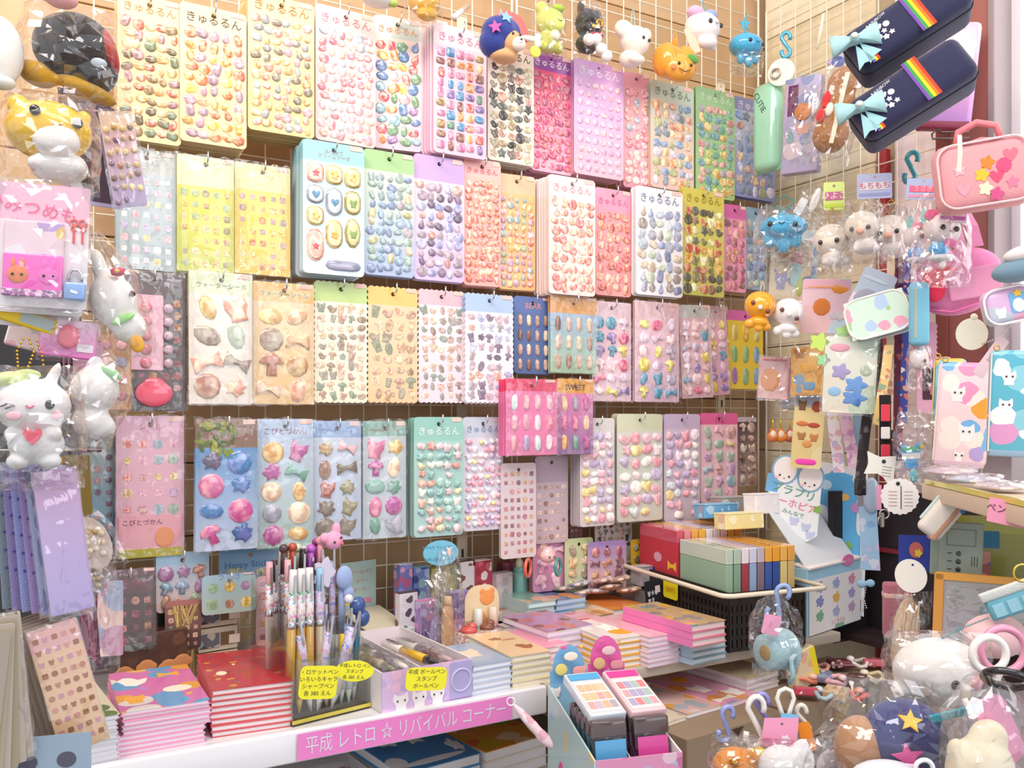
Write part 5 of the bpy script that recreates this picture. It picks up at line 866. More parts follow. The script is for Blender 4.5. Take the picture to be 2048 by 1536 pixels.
# ================================================================ the right wall: pencil cases and bags
def navy(label, x, y, Y, roll):
    t = At('pencil_case', label, 'pencil case', x, y, Y, -.32, roll=roll, group='navy pencil cases with rainbow straps', tilt=-12)
    t.box('body', '2e3050', 232, 100, 96, 20, mat='fabric'); t.plate('zip', '1c1e34', rr(236, 100, 22, 6), 7, loc=(0, -20, 0), mat='fabric')
    for i, c in enumerate(('7a50b0', '48a050', 'f0d030', 'f08030', 'e04830')): t.box('rainbow_stripe', c, 5.6, 2, 97, 0, (10+i*5.6, -50.6, 0), mat='fabric')
    for i, c in enumerate(('7a50b0', 'f0d030', 'e04830')): t.box('rainbow_stripe', c, 5, 2, 30, 0, (-92+i*5, -50.6, -32), mat='fabric')
    for i in range(7): t.plate('emblem_mark', 'd8d8dc', S2(S_[('star', 'round', 'heart', 'star', 'round', 'flower', 'star')[i]], 6.5, 6.5), .6, loc=(-45+16*math.cos(i*.9)*(i > 0), -50.5, 14*math.sin(i*.9)*(i > 0)))
    t.text('RAINBOW', 'd8d8dc', 9, (-46, -50.8, 30), rot=(0, -8, 0))
    t.dome('bow', 'a8d4da', S2(S_['bow'], 46, 40), 16, (-98, -52, 14), (0, 20, 0), mat='fabric'); t.blob('bow_knot', '98c8d0', ((-98, -66, 14, 9, 9, 11),), mat='fabric'); t.plate('bow_tail', 'a0ced6', ((0, 0), (14, -50), (-6, -44), (-22, -52)), 2, loc=(-102, -54, 6), mat='fabric'); t.plate('bow_tail', 'a0ced6', ((0, 0), (24, -40), (8, -42), (-6, -52)), 2, loc=(-94, -54, 6), mat='fabric')
    t.ball('pearl', 'f4f0e4', 6, 5, 6, (-98, -75, 14)); t.tube('zip_pull', 'e8c8b8', ((96, -10, 42), (112, -18, 36), (118, -20, 18)), 4, mat='fabric')
    return t
navy('upper navy pencil case with a pale blue bow, cut by the top edge', 1812, 62, 1.22, -30)
navy('lower navy pencil case with a pale blue bow under its twin', 1822, 196, 1.2, -30)
t = At('pouch', 'pink iridescent pouch with a white paper label behind the navy cases', 'pouch', 1896, 152, 1.38, -.25, roll=6)
t.box('body', 'f0a0c0', 104, 26, 212, 12, mat=cardmat('f4b4c8', 'f2a8c4', 'b080c8', .3)); t.plate('paper_label', 'f6e8ec', rr(58, 70, 3), .8, loc=(12, -14, 34), rot=(0, 4, 0)); t.text('11', '6a5058', 22, (2, -15.2, 48), rot=(0, 4, 0)); t.box('bottom_gusset', '8a3048', 96, 27, 16, 4, (0, 0, -100))
for i in range(5): t.box('print_line', 'c8a8b0', 24, .6, 2, 0, (24, -15, 22-i*7), rot=(0, 4, 0), mat='paper')
t = At('pencil_box', 'mint green hard pencil box seen edge-on with raised letters', 'pencil case', 1537, 256, 1.66, -.95); t.box('body', 'a8e0c4', 62, 40, 178, 18, mat='gloss'); t.box('seam', '8acaac', 63, 3, 179, 18, mat='gloss'); t.text('CUTIE', '4a6a5c', 17, (-6, -20.6, 48), rot=(0, 62, 0))
t = At('toy_pack', 'lavender toy pack with an orange roundel in crinkled film', 'pack', 1606, 252, 1.56, -.7, roll=3)
t.box('card', 'a8a0c0', 74, 24, 190, 3, mat=printmat(('b0a8c8', '6a4878', '8890b8', 'c8b8d0', 'e0d0d8'), 26, .45)); t.cyl('roundel', 'd88848', 17, 17, 3, 18, (4, -14, 24), (90, 0, 0)); t.box('purple_print', '703060', 20, 1, 60, 0, (-18, -12.6, 50), mat='paper'); t.text('キラキラ', 'dcd8f0', 13, (6, -13, -40), rot=(0, 78, 0)); t.plate('pink_print', 'e0a898', S2(S_['cat'], 18, 12), .8, loc=(6, -13, -8)); t.plate('blue_print', '88b0b8', S2(S_['drop'], 12, 16), .8, loc=(-20, -13, -20)); t.bag(82, 210, 40, seed=105, neck=.2)
t = At('plush_pencil_case', 'long brown plush pencil case with a cream zip and red bow, in film', 'pencil case', 1672, 222, 1.46, -.4, roll=13)
t.blob('body', 'b07840', ((0, 0, 0, 36, 28, 60), (0, 0, 50, 30, 24, 40), (0, 0, -46, 36, 28, 40))); t.box('zip', 'f4e8cc', 9, 5, 140, 2, (8, -27, -2), mat='fabric'); t.blob('bow', 'd83838', ((-20, -24, 16, 9, 7, 16), (-24, -22, -18, 9, 7, 16), (-20, -25, 0, 6, 6, 6))); t.ball('muzzle', 'f2e4d0', 8, 6, 14, (-10, -26, -6)); t.bag(94, 216, 62, seed=106, neck=.25)
t.plate('header', 'c0b0cc', ((-16, 0), (22, -14), (8, 36)), 1, loc=(-24, -2, 92)); t.plate('blue_logo', '5060a0', el(13, 10), 1, loc=(-18, -4, 96))
def shook(label, x, y, Y, hgt, col, yaw=0, roll=0, r=4.5, group='plastic S-hooks'):
    h = hgt/2; a = h*.5; pts = []
    for i in range(9): an = math.radians(-20+i*25); pts.append((math.cos(an)*a*.62, 0, h*.5+math.sin(an)*a*.85))
    pts.append((0, 0, 0))
    for i in range(9): an = math.radians(200-180-20-i*25+0); pts.append((math.cos(an)*a*.62, 0, -h*.5+math.sin(an)*a*.85))
    t = At('s_hook', label, 'hook', x, y, Y, yaw, roll=roll, group=group); t.tube('hook', col, pts, r, n=8, mat='gloss'); return t
shook('bright blue plastic S-hook on the right wall wires', 1572, 90, 1.66, 54, '40b0d0', -.4, 0, 4)
shook('long wall-side teal hook above the bagged bunnies', 1822, 335, 1.32, 66, '3890a0', -.5, 8, 5)
t = At('tag', 'round white tag with a metal ring on the right wall', 'tag', 1562, 144, 1.62, -.6); t.plate('disc', 'fbf4e4', el(27, 27, 24), 2, hole=(-6, 6, 4)); t.ring('ring', 'c0b8a8', 9, 2, (-10, -4, -2), mat='metal')
t = At('cream_stick', 'slim cream stick poking up behind the brown plush case', 'stick', 1641, 62, 1.55, -.5, roll=10); t.tube('stick', 'f8eed4', ((0, 0, -36), (0, 0, 34)), 3.2)
t = At('lunch_bag', 'pink quilted lunch bag with white piping and a flower picture', 'bag', 1962, 352, 1.14, -.30, roll=-6)
t.box('body', 'e8a4aa', 172, 70, 138, 26, mat='fabric'); t.piping('piping', 'f8d0d4', 164, 126, 30, 2.6, (0, -35, -2), mat='fabric'); t.tube('handle', 'e08890', ((-40, -10, 66), (-34, -12, 92), (0, -14, 104), (34, -12, 92), (40, -10, 66)), 7, mat='fabric'); t.tube('zip', 'd88898', ((-80, -20, 52), (0, -34, 66), (80, -20, 52)), 2.4)
for x, z, c, s in ((-6, -6, 'f4c040', 'flower'), (6, 16, 'f0883c', 'flower'), (20, -14, 'e0587a', 'heart'), (-2, -34, 'f6e4c0', 'flower'), (34, 6, 'e85880', 'round'), (48, 24, 'f0788c', 'heart'), (46, -30, 'd880a0', 'star'), (-44, 10, 'f2b0bc', 'star'), (-40, -30, 'eaa0b0', 'heart'), (16, -48, 'd05888', 'flower')): t.plate('picture_motif', c, S2(S_[s], 14, 15), 1, loc=(x, -36, z))
t = At('zip_loop', 'long cream loop strap hanging before the pink lunch bag', 'strap', 1919, 310, 1.08, 0); t.ribbon('strap', 'f4e4d8', ((0, 0, 40), (0, -2, 0), (-2, 0, -34)), 9, 2)
t = At('wall_bracket', 'dark wire bracket jutting from the white panel above the lunch bag', 'bracket', 1895, 272, 1.3, -.2); t.tube('wire', '6a5c58', ((40, 0, -6), (-28, 0, -4), (-30, -4, 4), (-20, 4, 14)), 2, mat='metal'); t.tube('wire', '6a5c58', ((40, 0, 6), (-14, 0, 8), (-16, 4, 18)), 2, mat='metal')
t = At('tote_bag', 'plain grey-blue soft bag at the right edge under the lunch bag', 'bag', 2046, 530, 1.0, -.2, roll=-14); t.blob('body', '7a98ac', ((0, 0, -6, 62, 30, 26),), mat='fabric'); t.blob('lining', 'ece4e4', ((8, -10, 22, 44, 22, 16),), mat='fabric')
t = At('backpack', 'pink backpack with hanging straps and a red ribbon inside', 'bag', 1908, 560, 1.26, -.25, roll=-8)
t.blob('body', 'f090c0', ((0, 0, -6, 84, 40, 66), (20, 0, 12, 70, 36, 50)), mat='fabric'); t.tube('piping', 'e86cac', ((-78, -10, -44), (-20, -34, -66), (50, -30, -52), (84, -8, -8)), 3); t.blob('red_ribbon', 'e83858', ((-46, -36, -8, 22, 10, 34), (-30, -38, 14, 30, 10, 12)), mat='fabric')
for x in (-12, 16, 46): t.ribbon('strap', 'f4a0cc', ((x, -20, 56), (x-6, -26, 96), (x-16, -10, 140)), 22, 4)
t.box('front_pocket', 'f4a4c8', 96, 8, 60, 4, (26, -40, -16), mat='fabric')
# bagged charms in a row
def charm(name, label, x, y, Y, build, bag=None, cat='squishy toy', yaw=-.25, group=None):
    t = At(name, label, cat, x, y, Y, yaw, group=group); build(t)
    if bag: t.bag(bag[0], bag[1], bag[2], (0, 0, bag[3] if len(bag) > 3 else 0), seed=int(x), neck=.3, cr=.16)
    return t
def jelly(t):
    t.blob('body', '50b4e0', ((0, 0, 8, 48, 30, 26), (0, 0, 30, 9, 8, 12), (-26, -2, -16, 12, 10, 18), (0, -4, -26, 14, 10, 20), (24, -2, -18, 12, 10, 18)), mat='gloss'); t.eyes(((-26, -26, 10), (22, -28, 6)), 5.2); t.tube('mouth', '204868', ((-10, -30, 12), (-4, -31, 8), (2, -30, 12)), 1); chain(t, 'ball_chain', '3aa8a8', ((0, 0, 38), (-18, 0, 56), (2, -4, 70), (22, 0, 58), (4, 0, 40)), 1.8, 4.2); t.plate('tag', 'fbfbfa', rr(16, 34, 3), 1, loc=(34, 2, 48), rot=(0, 30, 0))
charm('squishy_charm', 'big blue jellyfish charm in a shiny clear bag', 1566, 462, 1.46, jelly, (116, 116, 60, -6))
def chick(t, beak=1):
    t.blob('head', 'f8efe0', ((0, 0, 10, 34, 28, 32),)); t.blob('body', 'f4eee8', ((6, -2, -28, 24, 20, 18), (-10, -8, -34, 9, 9, 9), (24, -6, -34, 10, 9, 9))); t.eyes(((8, -28, 4), (-22, -21, 2)), 4.6)
    if beak: t.blob('beak', 'f0b8a0', ((-8, -30, -4, 7, 6, 6),))
    chain(t, 'ball_chain', 'e0b050', ((0, 0, 40), (-10, -4, 58), (2, 0, 74), (12, -2, 60), (2, 0, 42)), 1.8, 4.2)
charm('squishy_charm', 'small white chick charm with a wink, left of three in bags', 1662, 490, 1.36, lambda t: chick(t, 0), (84, 120, 56))
charm('squishy_charm', 'white chick charm leaning over, middle of three in bags', 1724, 464, 1.33, chick, (92, 130, 60))
charm('squishy_charm', 'white chick charm with a pink beak, right of three in bags', 1780, 472, 1.33, chick, (76, 130, 56))
def bunny(t):
    t.blob('head', 'f6eeee', ((0, 0, 12, 34, 28, 32), (24, 4, 6, 14, 12, 24))); t.blob('bow', 'f478a8', ((-22, -14, 34, 12, 8, 12), (-2, -16, 40, 12, 8, 11))); t.blob('ear', '98dcd8', ((-30, 0, 34, 8, 6, 16),)); t.eyes(((-2, -28, 6), (24, -22, 2)), 5.4); t.ball('nose', 'c08888', 2.6, 2, 2, (12, -28, -2)); t.blob('dress', '58b8f0', ((-4, -2, -32, 20, 16, 14), (8, -6, -24, 10, 8, 8)), mat='fabric'); t.blob('frill', 'e8ecf0', ((0, 0, -50, 26, 18, 8),), mat='fabric'); t.blob('bow', 'f070b0', ((14, -14, -24, 12, 7, 9),)); t.blob('leg', 'f2eeee', ((2, -2, -62, 7, 7, 10),))
    chain(t, 'ball_chain', 'e09850', ((0, 0, 40), (-8, -4, 56), (0, 0, 70), (8, -2, 56), (2, 0, 42)), 1.7, 4)
charm('plush_keychain', 'bunny charm with pink bows in a blue dress, right of the chicks', 1882, 466, 1.2, bunny, (110, 190, 60, -14), 'plush toy')
def minibunny(t): t.blob('head', 'f4ecec', ((0, 0, 6, 22, 18, 22),)); t.blob('ear', '98dcd8', ((-8, 0, 34, 8, 6, 15),)); t.blob('bow', 'f478a0', ((6, -12, 26, 13, 8, 9),)); t.eyes(((10, -17, 4),), 4.5); t.blob('dress', '58b0ec', ((2, 0, -26, 16, 13, 12),), mat='fabric'); t.blob('frill', 'e4e8ee', ((2, 0, -40, 20, 14, 7),), mat='fabric')
charm('plush_keychain', 'smaller bunny charm half hidden left of the bunny in blue', 1830, 480, 1.25, minibunny, (62, 150, 44, -10), 'plush toy')
def header(label, x, y, Y, w, h, cols, txt, tc, yaw=-.2, roll=0):
    t = At('header_card', label, 'display card', x, y, Y, yaw, roll=roll); t.plate('card', cols[0], rr(w, h, 3), 1.2, hole=(0, h*.36, 3)); t.box('band', cols[1], w*.82, .6, h*.3, 0, (0, -.5, 0), mat='paper'); t.text(txt, tc, h*.3, (0, -1.2, 0)); t.box('stripe', cols[2], w*.9, .6, h*.12, 0, (0, -.5, -h*.34), mat='paper'); return t
header('lilac header card with red lettering over the middle chick', 1749, 372, 1.30, 66, 50, ('c8d0f4', 'f6f2f8', 'a8b0e0'), 'もちもち', 'e04870')
header('pink and blue header card over the bunnies', 1846, 378, 1.22, 62, 42, ('b8c8ec', 'f47898', 'f4a8c0'), 'うさぎ', 'fbe0e8', roll=4)
header('lime green header card beside the small chick', 1668, 392, 1.36, 40, 56, ('d8e890', 'c87898', 'c8e058'), 'ひよこ', 'fbe8f0')
header('pale floral header card above the bunny bag', 1908, 415, 1.18, 52, 62, ('f4e8f0', 'd8b0d8', 'c878c0'), 'CUTE', '8a6ab0', roll=6)
t = At('clear_sachet', 'crinkled clear sachet with white clips above the chicks', 'bag', 1622, 420, 1.45, -.3, roll=20); t.blob('clip', 'f4f0e8', ((0, 0, 20, 8, 4, 26),), mat='gloss'); t.bag(60, 84, 30, seed=107, neck=.1, cr=.25)
for x, y, c, n_, ey in ((1518, 624, 'f4ac28', 'orange', '7a3020'), (1575, 638, 'f4f0f0', 'white', '6a4038')):
    t = At('squishy_charm', f'{n_} octopus-legged charm hanging in front of the corner', 'squishy toy', x, y, 1.42, -.15, roll=8)
    t.blob('head', c, ((0, 0, 14, 31, 27, 28),), mat='gloss'); t.blob('body', c, ((2, -4, -20, 20, 16, 12), (-16, -6, -26, 10, 9, 10), (2, -8, -32, 9, 8, 9), (18, -4, -28, 9, 8, 9)), mat='gloss'); t.eyes(((-16, -24, 14), (14, -26, 0)), 4.6, ey); t.ball('beak', 'f8f0e0', 5, 4, 5, (-2, -28, 6)); t.ball('cheek', 'f09080', 4, 2, 3, (14, -25, -8)); loopcord(t, 'd8d0c8', 40, 60)
def sheet(name, label, x, y, Y, w, h, cols, cat='card', yaw=-.3, roll=0, motifs=(), n=1, motif=40, bag=0, tilt=0, frame=None, dy=8):
    for k in range(n):
        t = At(name, label if k == 0 else f'{ORD[k]} copy behind the {label}', cat, x, y, Y, yaw, roll=roll, tilt=tilt, group=('copies of the '+label) if n > 1 else None)
        t.o.location += Vector((math.cos(yaw)*.4+.3*-math.sin(yaw), math.sin(yaw)*.4+.6, 0))*(k*dy*Y/F)
        t.plate('card', 'ffffff', rr(w, h, 5), 3, mat=printmat(tuple(cols), motif, .42), edge='card_edge')
        if k == 0:
            if frame: t.box('header_band', frame, w*.96, .6, h*.16, 0, (0, -.5, h*.4), mat='paper')
            for (mx, mz, sx, sz, c, s) in motifs: t.dome('motif', c, S2(S_[s], sx, sz), 1.5, (mx, -.2, mz), mat='paper')
            if bag: t.bag(w*1.08, h*1.08, 9, (0, 1, 0), seed=int(x+y), neck=0, cr=.12)
    return t
sheet('stationery_card', 'cream animal card set under the jellyfish bag', 1580, 540, 1.50, 76, 118, ['e8d8b8', 'd8b070', '8aa0c8', 'e09898', 'c8d0a0'], motifs=((-10, 36, 22, 14, 'd8a868', 'cat'), (12, -10, 16, 24, 'b8e0dc', 'rectv'), (-16, -20, 14, 20, 'b0b0d0', 'cat'), (20, -30, 9, 22, 'c8d880', 'rectv')), roll=4, n=2, bag=1)
sheet('stationery_card', 'blue pencil card beside the cream animal set', 1614, 520, 1.53, 42, 120, ['c0dce4', 'e8d860', '70a8d0', 'f0f0e8'], roll=4)
sheet('stationery_card', 'rainbow card with a round orange bear-like blob', 1652, 612, 1.44, 92, 108, ['f2d0dc', 'f6e0b0', 'c8e0ec', 'f4c8c8'], motifs=((-8, -2, 17, 18, 'e08848', 'round'), (24, 34, 20, 12, 'f0a040', 'bird'), (0, 38, 44, 4, 'f4b088', 'oval'), (24, -20, 22, 12, 'd8d4d8', 'crab')), roll=3, motif=12, frame='f0c0d4')
sheet('folder_tag', 'tilted grey-pink tag with a sleepy round face', 1738, 596, 1.30, 66, 118, ['a8b4c4', 'e0b0a8', 'c8a0b0', 'd8c8d0'], roll=26, motifs=((-4, -8, 24, 26, '9a98a8', 'round'), (18, -30, 12, 16, 'e8b078', 'drop'), (-4, 38, 28, 6, 'b8c8d0', 'oval')), motif=12, tilt=-8)
t = At('pouch', 'mint and white zip pouch with blue sides and tiny printed faces', 'pouch', 1758, 632, 1.29, -.45, roll=-14)
t.box('body', '6a9cb8', 118, 54, 82, 18, mat='fabric'); t.box('front', 'ccE4dc', 112, 3, 78, 1, (-2, -27, 0), mat=printmat(('d4ecdc', 'a8d488', 'f0a8c0', 'b8d0f0', 'f8f4e8'), 44, .4)); t.piping('piping', 'f6f2e8', 116, 80, 26, 2.4, (-2, -28, 0)); t.piping('piping', 'f0eee6', 120, 82, 26, 2.4, (2, 24, 0))
def folio(t): pass
t = sheet('notebook', 'pocket notebook with lilac and blue octopus-like blobs in film', 1700, 750, 1.30, 100, 152, ['eef0dc', 'f4d0d8', 'd0e4c8', 'f0e8d0'], cat='notebook', yaw=-.2, roll=3, motif=14, motifs=((-18, 6, 20, 18, 'b0a0d4', 'flower'), (12, -20, 24, 20, '68a0e4', 'flower'), (10, -46, 26, 18, '5c94dc', 'flower'), (-28, -34, 13, 10, '98c8f0', 'round'), (-22, 54, 20, 13, 'f2a8b8', 'oval'), (30, 10, 12, 12, 'c0ccb0', 'round')), bag=1)
t.plate('clover_charm', 'c4e070', S2(S_['flower'], 20, 20), 3, loc=(-62, 0, 64)); t.plate('clover_charm', '98d8a0', S2(S_['flower'], 14, 14), 3, loc=(-52, 0, 28)); t.plate('clover_charm', 'b4e090', S2(S_['flower'], 16, 16), 3, loc=(-18, 2, 84))
sheet('pencil_pack', 'amber packs of short pencils in film beside the octopus notebook', 1614, 742, 1.44, 62, 96, ['e8a838', 'c88840', 'f0b848', '88a8c8'], cat='pack', yaw=-.5, n=4, motifs=((4, -30, 12, 12, '78a8d0', 'rect'), (-14, 36, 14, 10, 'c88840', 'cat'), (0, 6, 16, 14, 'f0b030', 'rect')), bag=1, dy=9)
sheet('clear_case', 'pink rimmed case with an orange slice print', 1547, 756, 1.48, 58, 84, ['f0c0c0', 'f4d4cc', 'e8b4b8', 'f4d0c8'], cat='case', yaw=-.35, n=3, motifs=((-6, -4, 19, 24, 'f0a878', 'round'), (-6, -4, 12, 15, 'f4c8a0', 'crab'), (0, 36, 24, 3, 'e08a90', 'rect')), bag=1, dy=8, roll=4)
t = At('toy_pack', 'crinkled silver bag with a white rabbit-shaped charm', 'pack', 1586, 808, 1.5, -.3); t.blob('charm', 'c8d8e8', ((0, 0, 0, 26, 12, 12),), mat='gloss'); t.bag(70, 40, 26, seed=120, neck=0, cr=.2)
for k, (x, c) in enumerate(((1546, 'd87838'), (1562, 'e88830'), (1580, 'c86850'))):
    t = At('dangle_charm', f'{("left", "middle", "right")[k]}most of three amber bulb-shaped dangling charms', 'charm', x, 872, 1.52, -.2, group='amber bulb charms'); t.cyl('hook', 'd8b040', 2.2, 2.2, 26, 8, (0, 0, 20), mat='metal'); t.blob('bulb', c, ((0, 0, -2, 13, 9, 11), (0, 0, 8, 7, 6, 8)), mat='gloss'); t.blob('painted_highlight', 'f2dcc4', ((0, -7, 4, 6, 3, 7),), mat='gloss')  # pale blob on each bulb paints in a highlight
sheet('stationery_card', 'pale yellow card of tiny bears with a hot pink sticker', 1616, 862, 1.46, 58, 150, ['f0dc9c', 'e8c880', 'f4e4b0', 'ecd490'], yaw=-.25, roll=4, motif=10, motifs=((-14, 52, 11, 12, '8a6a50', 'cat'), (14, 50, 11, 12, 'a85a40', 'round'), (-12, 14, 12, 8, 'e08858', 'oval'), (10, 12, 12, 8, 'c85a48', 'oval'), (-12, -10, 10, 9, 'b88858', 'cat'), (12, -12, 10, 9, 'd09060', 'cat'), (0, -26, 10, 8, 'e8a868', 'round'), (0, -62, 20, 9, 'ff58c0', 'rect')), frame='a8b8c8')
# lanyards, straps and tags
def lanyard(label, x, Y, z0, z1, w, col, mat=None, dx=0, group=None, clip=None, bow=0):
    t = At('lanyard', label, 'lanyard', x, z0, Y, -.2, group=group); L = z1-z0
    t.ribbon('strap', col, ((0, 0, 0), (dx*.3+bow, -2, -L*.33), (dx*.7+bow, -2, -L*.66), (dx, 0, -L)), w, 1.6, mat=mat or 'fabric')
    if clip: t.box('buckle', clip, w*1.15, 5, 34, 2, (dx, 0, -L-14), mat='gloss'); t.box('clasp', 'c8c8c8', w*.5, 4, 22, 1, (dx, 0, -L-42), mat='metal')
    return t
pl = lambda *c: printmat(tuple(c), 90, .45)
lanyard('cream cotton lanyard with red stitching', 1782, 1.32, 505, 860, 15, 'e8d0b0', pl('ecd8b8', 'd89880', 'f0e0c4'), dx=-4)
lanyard('dark red and blue patterned lanyard', 1798, 1.33, 508, 890, 17, '6a3850', pl('7a3850', '48508a', 'c07080', '3a2848'), dx=-2, clip='4a2038')
lanyard('royal blue lanyard with sweets print', 1815, 1.31, 512, 850, 14, '3a48a0', pl('3c4aa4', 'f0b090', 'e87a60', 'f4f0e8', '5a70c8'), dx=-8)
lanyard('black lanyard with grey lettering and a buckle', 1750, 1.315, 690, 960, 20, '2c2628', pl('302a2c', '6a6468', '2c2628', '3a3436'), dx=-28, clip='241e20')
lanyard('dark grey lanyard behind the octopus notebook', 1752, 1.34, 665, 830, 24, '5a5254', pl('58504f', '7a7274', '4a4244'), dx=0)
lanyard('yellow flowered cotton lanyard curling at its end', 1778, 1.28, 690, 850, 18, 'e8c078', pl('eccc88', 'd88a70', '98b088', 'f4e0b0'), dx=-22)
lanyard('black key strap with two red blocks', 1770, 1.25, 790, 930, 22, '2a2426', dx=0)
for zz, c in ((826, 'e84858'), (866, 'f0e8e4'), (906, 'd84050')):
    t = At('strap_block', {'826': 'upper red', '866': 'white', '906': 'lower red'}[str(zz)]+' block sewn on the black key strap', 'strap', 1771, zz, 1.243, -.2); t.box('block', c, 17, 5, 34 if zz != 866 else 24, 1.5, mat='fabric')
lanyard('white and pink printed lanyard under the octopus notebook', 1664, 1.38, 822, 945, 22, 'ecdce4', pl('f0e4e8', 'e8b0c0', 'd8c8a0', 'c8b8d8'), dx=14)
lanyard('pink and lilac printed lanyard in the middle of three', 1688, 1.375, 822, 938, 22, 'e8b0d0', pl('ecc0d8', 'd898c8', 'c0b0e0', 'f4d8e4'), dx=20)
lanyard('plain light blue lanyard beside the pink one', 1716, 1.38, 822, 925, 20, 'a8cce8', dx=2)
t = At('strap_case', 'sky blue strap case with a tan zip beside the pink backpack', 'case', 1838, 628, 1.24, -.3); t.box('body', '7cc0dc', 38, 22, 128, 10, mat='fabric'); t.box('zip', 'c8b890', 4, 23, 100, 1, (-8, -1, 0), mat='fabric')
t = At('squishy_charm', 'white pony-like charm in a bag under the blue strap case', 'squishy toy', 1838, 716, 1.25, -.2); t.blob('head', 'f4ecec', ((0, 0, 0, 18, 14, 24),)); t.blob('mane', 'f0a8b0', ((-6, 2, 22, 9, 8, 9),)); t.eyes(((8, -12, -6),), 3); t.bag(48, 104, 30, (0, 0, -14), seed=131, neck=.3, cr=.2)
t = At('tag', 'white bow-shaped paper tag with a black eyelet', 'tag', 1761, 938, 1.22, -.15, roll=8); t.plate('card', 'eeeae2', ((-30, 32), (-4, 24), (26, 30), (28, -22), (18, -28), (8, -16), (-4, -10), (-30, -14), (-24, 8)), 1.5); t.ball('eyelet', '202022', 4, 1.5, 4, (4, -1, 16))
for i in range(4): t.box('print_line', 'b8b4b0', 18, .5, 1.6, 0, (12, -.5, 6-i*6), mat='paper')
t = At('tag', 'round white scalloped tag with faint print hanging under the bow tag', 'tag', 1800, 993, 1.18, -.15); t.plate('card', 'f4f0ee', tuple((x*36*(1+.035*math.cos(20*math.atan2(z, x))), z*36*(1+.035*math.cos(20*math.atan2(z, x)))) for x, z in el(1, 1, 80)), 1.6); t.ball('eyelet', '202022', 4, 1.5, 4, (-4, -1, 26)); t.box('print_line', '6a6468', 2, .5, 46, 0, (2, -.5, -2), mat='paper')
for i in range(5): t.box('print_line', 'd8b8b4', 16, .5, 2, 0, (-14, -.5, 10-i*7), mat='paper'); t.box('print_line', 'c8c0bc', 16, .5, 1.6, 0, (16, -.5, 10-i*7), mat='paper')
t = At('acrylic_charm', 'blue bear-shaped acrylic charm in a clear bag', 'charm', 1822, 910, 1.2, -.2, roll=-4); t.plate('body', '58a8e8', S2(S_['cat'], 22, 28), 5, mat='gloss'); t.plate('band', 'e8ecec', rr(34, 12, 2), .8, loc=(0, -1, -2)); t.plate('sign', '58b888', rr(30, 9, 2), .8, loc=(0, -1, 12)); t.plate('star', 'f0d860', star(6), 1, loc=(22, -1, 16)); t.ball('teardrop', '70c8d8', 8, 4, 14, (2, 0, -42)); t.bag(96, 150, 36, (16, 0, 14), seed=133, neck=.3, cr=.2)
t = At('key_clasp', 'silver and pink key clasps dangling under the tags', 'clasp', 1758, 1010, 1.22, -.2); t.ribbon('strap', 'e8a0c0', ((0, 0, 40), (0, 0, -10)), 9, 1.5); t.ring('ring', 'b8b4b0', 9, 2, (10, 0, -18), mat='metal'); t.ring('ring', 'a8a4a0', 8, 2, (2, -4, -30), rot=(0, 0, 50), mat='metal'); t.box('clasp', 'b0aca8', 8, 5, 30, 2, (6, -2, -30), mat='metal')
t = At('fish_charm', 'pale blue fish-scale charm beside the rabbit display', 'charm', 1738, 1030, 1.36, -.3); t.ribbon('strip', '98c4e8', ((0, 0, 50), (-2, 0, 0), (4, 0, -110)), 34, 2, mat=printmat(('a0c8ea', 'c8c0e4', '88b4e0', 'd0dcf0'), 60, .45)); t.blob('charm', 'b0c4dc', ((4, -4, 40, 16, 6, 36),), mat='gloss')
t = At('bow_charm', 'small light blue bow charm with silver chain low by the display', 'charm', 1732, 1168, 1.36, -.2); t.blob('bow', '98c4e4', ((-8, 0, 0, 10, 6, 8), (8, 0, 2, 9, 6, 8)), mat='fabric'); chain(t, 'chain', 'd8d4c8', ((0, 0, -8), (-4, 0, -30), (2, 0, -52)), 2, 4); t.box('clasp', 'c8c4bc', 6, 4, 24, 1, (-8, 0, -44), mat='metal')
# ---------------------------------------------------------------- right-hand shelf unit
ua = math.radians(-99.2); A = Px(1843, 966, 1.15); uX = Vector((math.cos(ua), math.sin(ua), 0)); uY = Vector((-math.sin(ua), math.cos(ua), 0))
u = Th('side_shelf', 'cream shelf board with a yellow strip on the right-hand fixture', 'shelf', A+uX*.24+uY*.14-Vector((0, 0, .0)), ua)
u.box('board', 'dccab0', .48, .28, .02, .002, (0, 0, -.010)); u.box('yellow_strip', 'e8d838', .47, .004, .006, 0, (.01, -.1385, .0035), mat='gloss'); u.box('support', '8a7468', .02, .02, .5, 0, (-.2, .1, -.27))
bk_ = Th('cabinet', 'cabinet back painted dark brown for the shade under the right-hand shelf', 'cabinet', R(1900, 1200, .018)*Vector((1, 1, 0))+Vector((0, 0, 1.088)), RY); bk_.box('back', '2c2428', .40, .012, .27, 0, (.035, 0, 0)); bk_.box('side', '241e22', .012, .09, .27, 0, (-.165, -.05, 0)); bk_.box('shelf', '3a2c2c', .36, .08, .01, 0, (.02, -.046, -.12)); bk_.box('red_strip', '8a2838', .16, .004, .008, 0, (-.1, -.01, .03))  # shade of the recess put into the dark brown of these boards
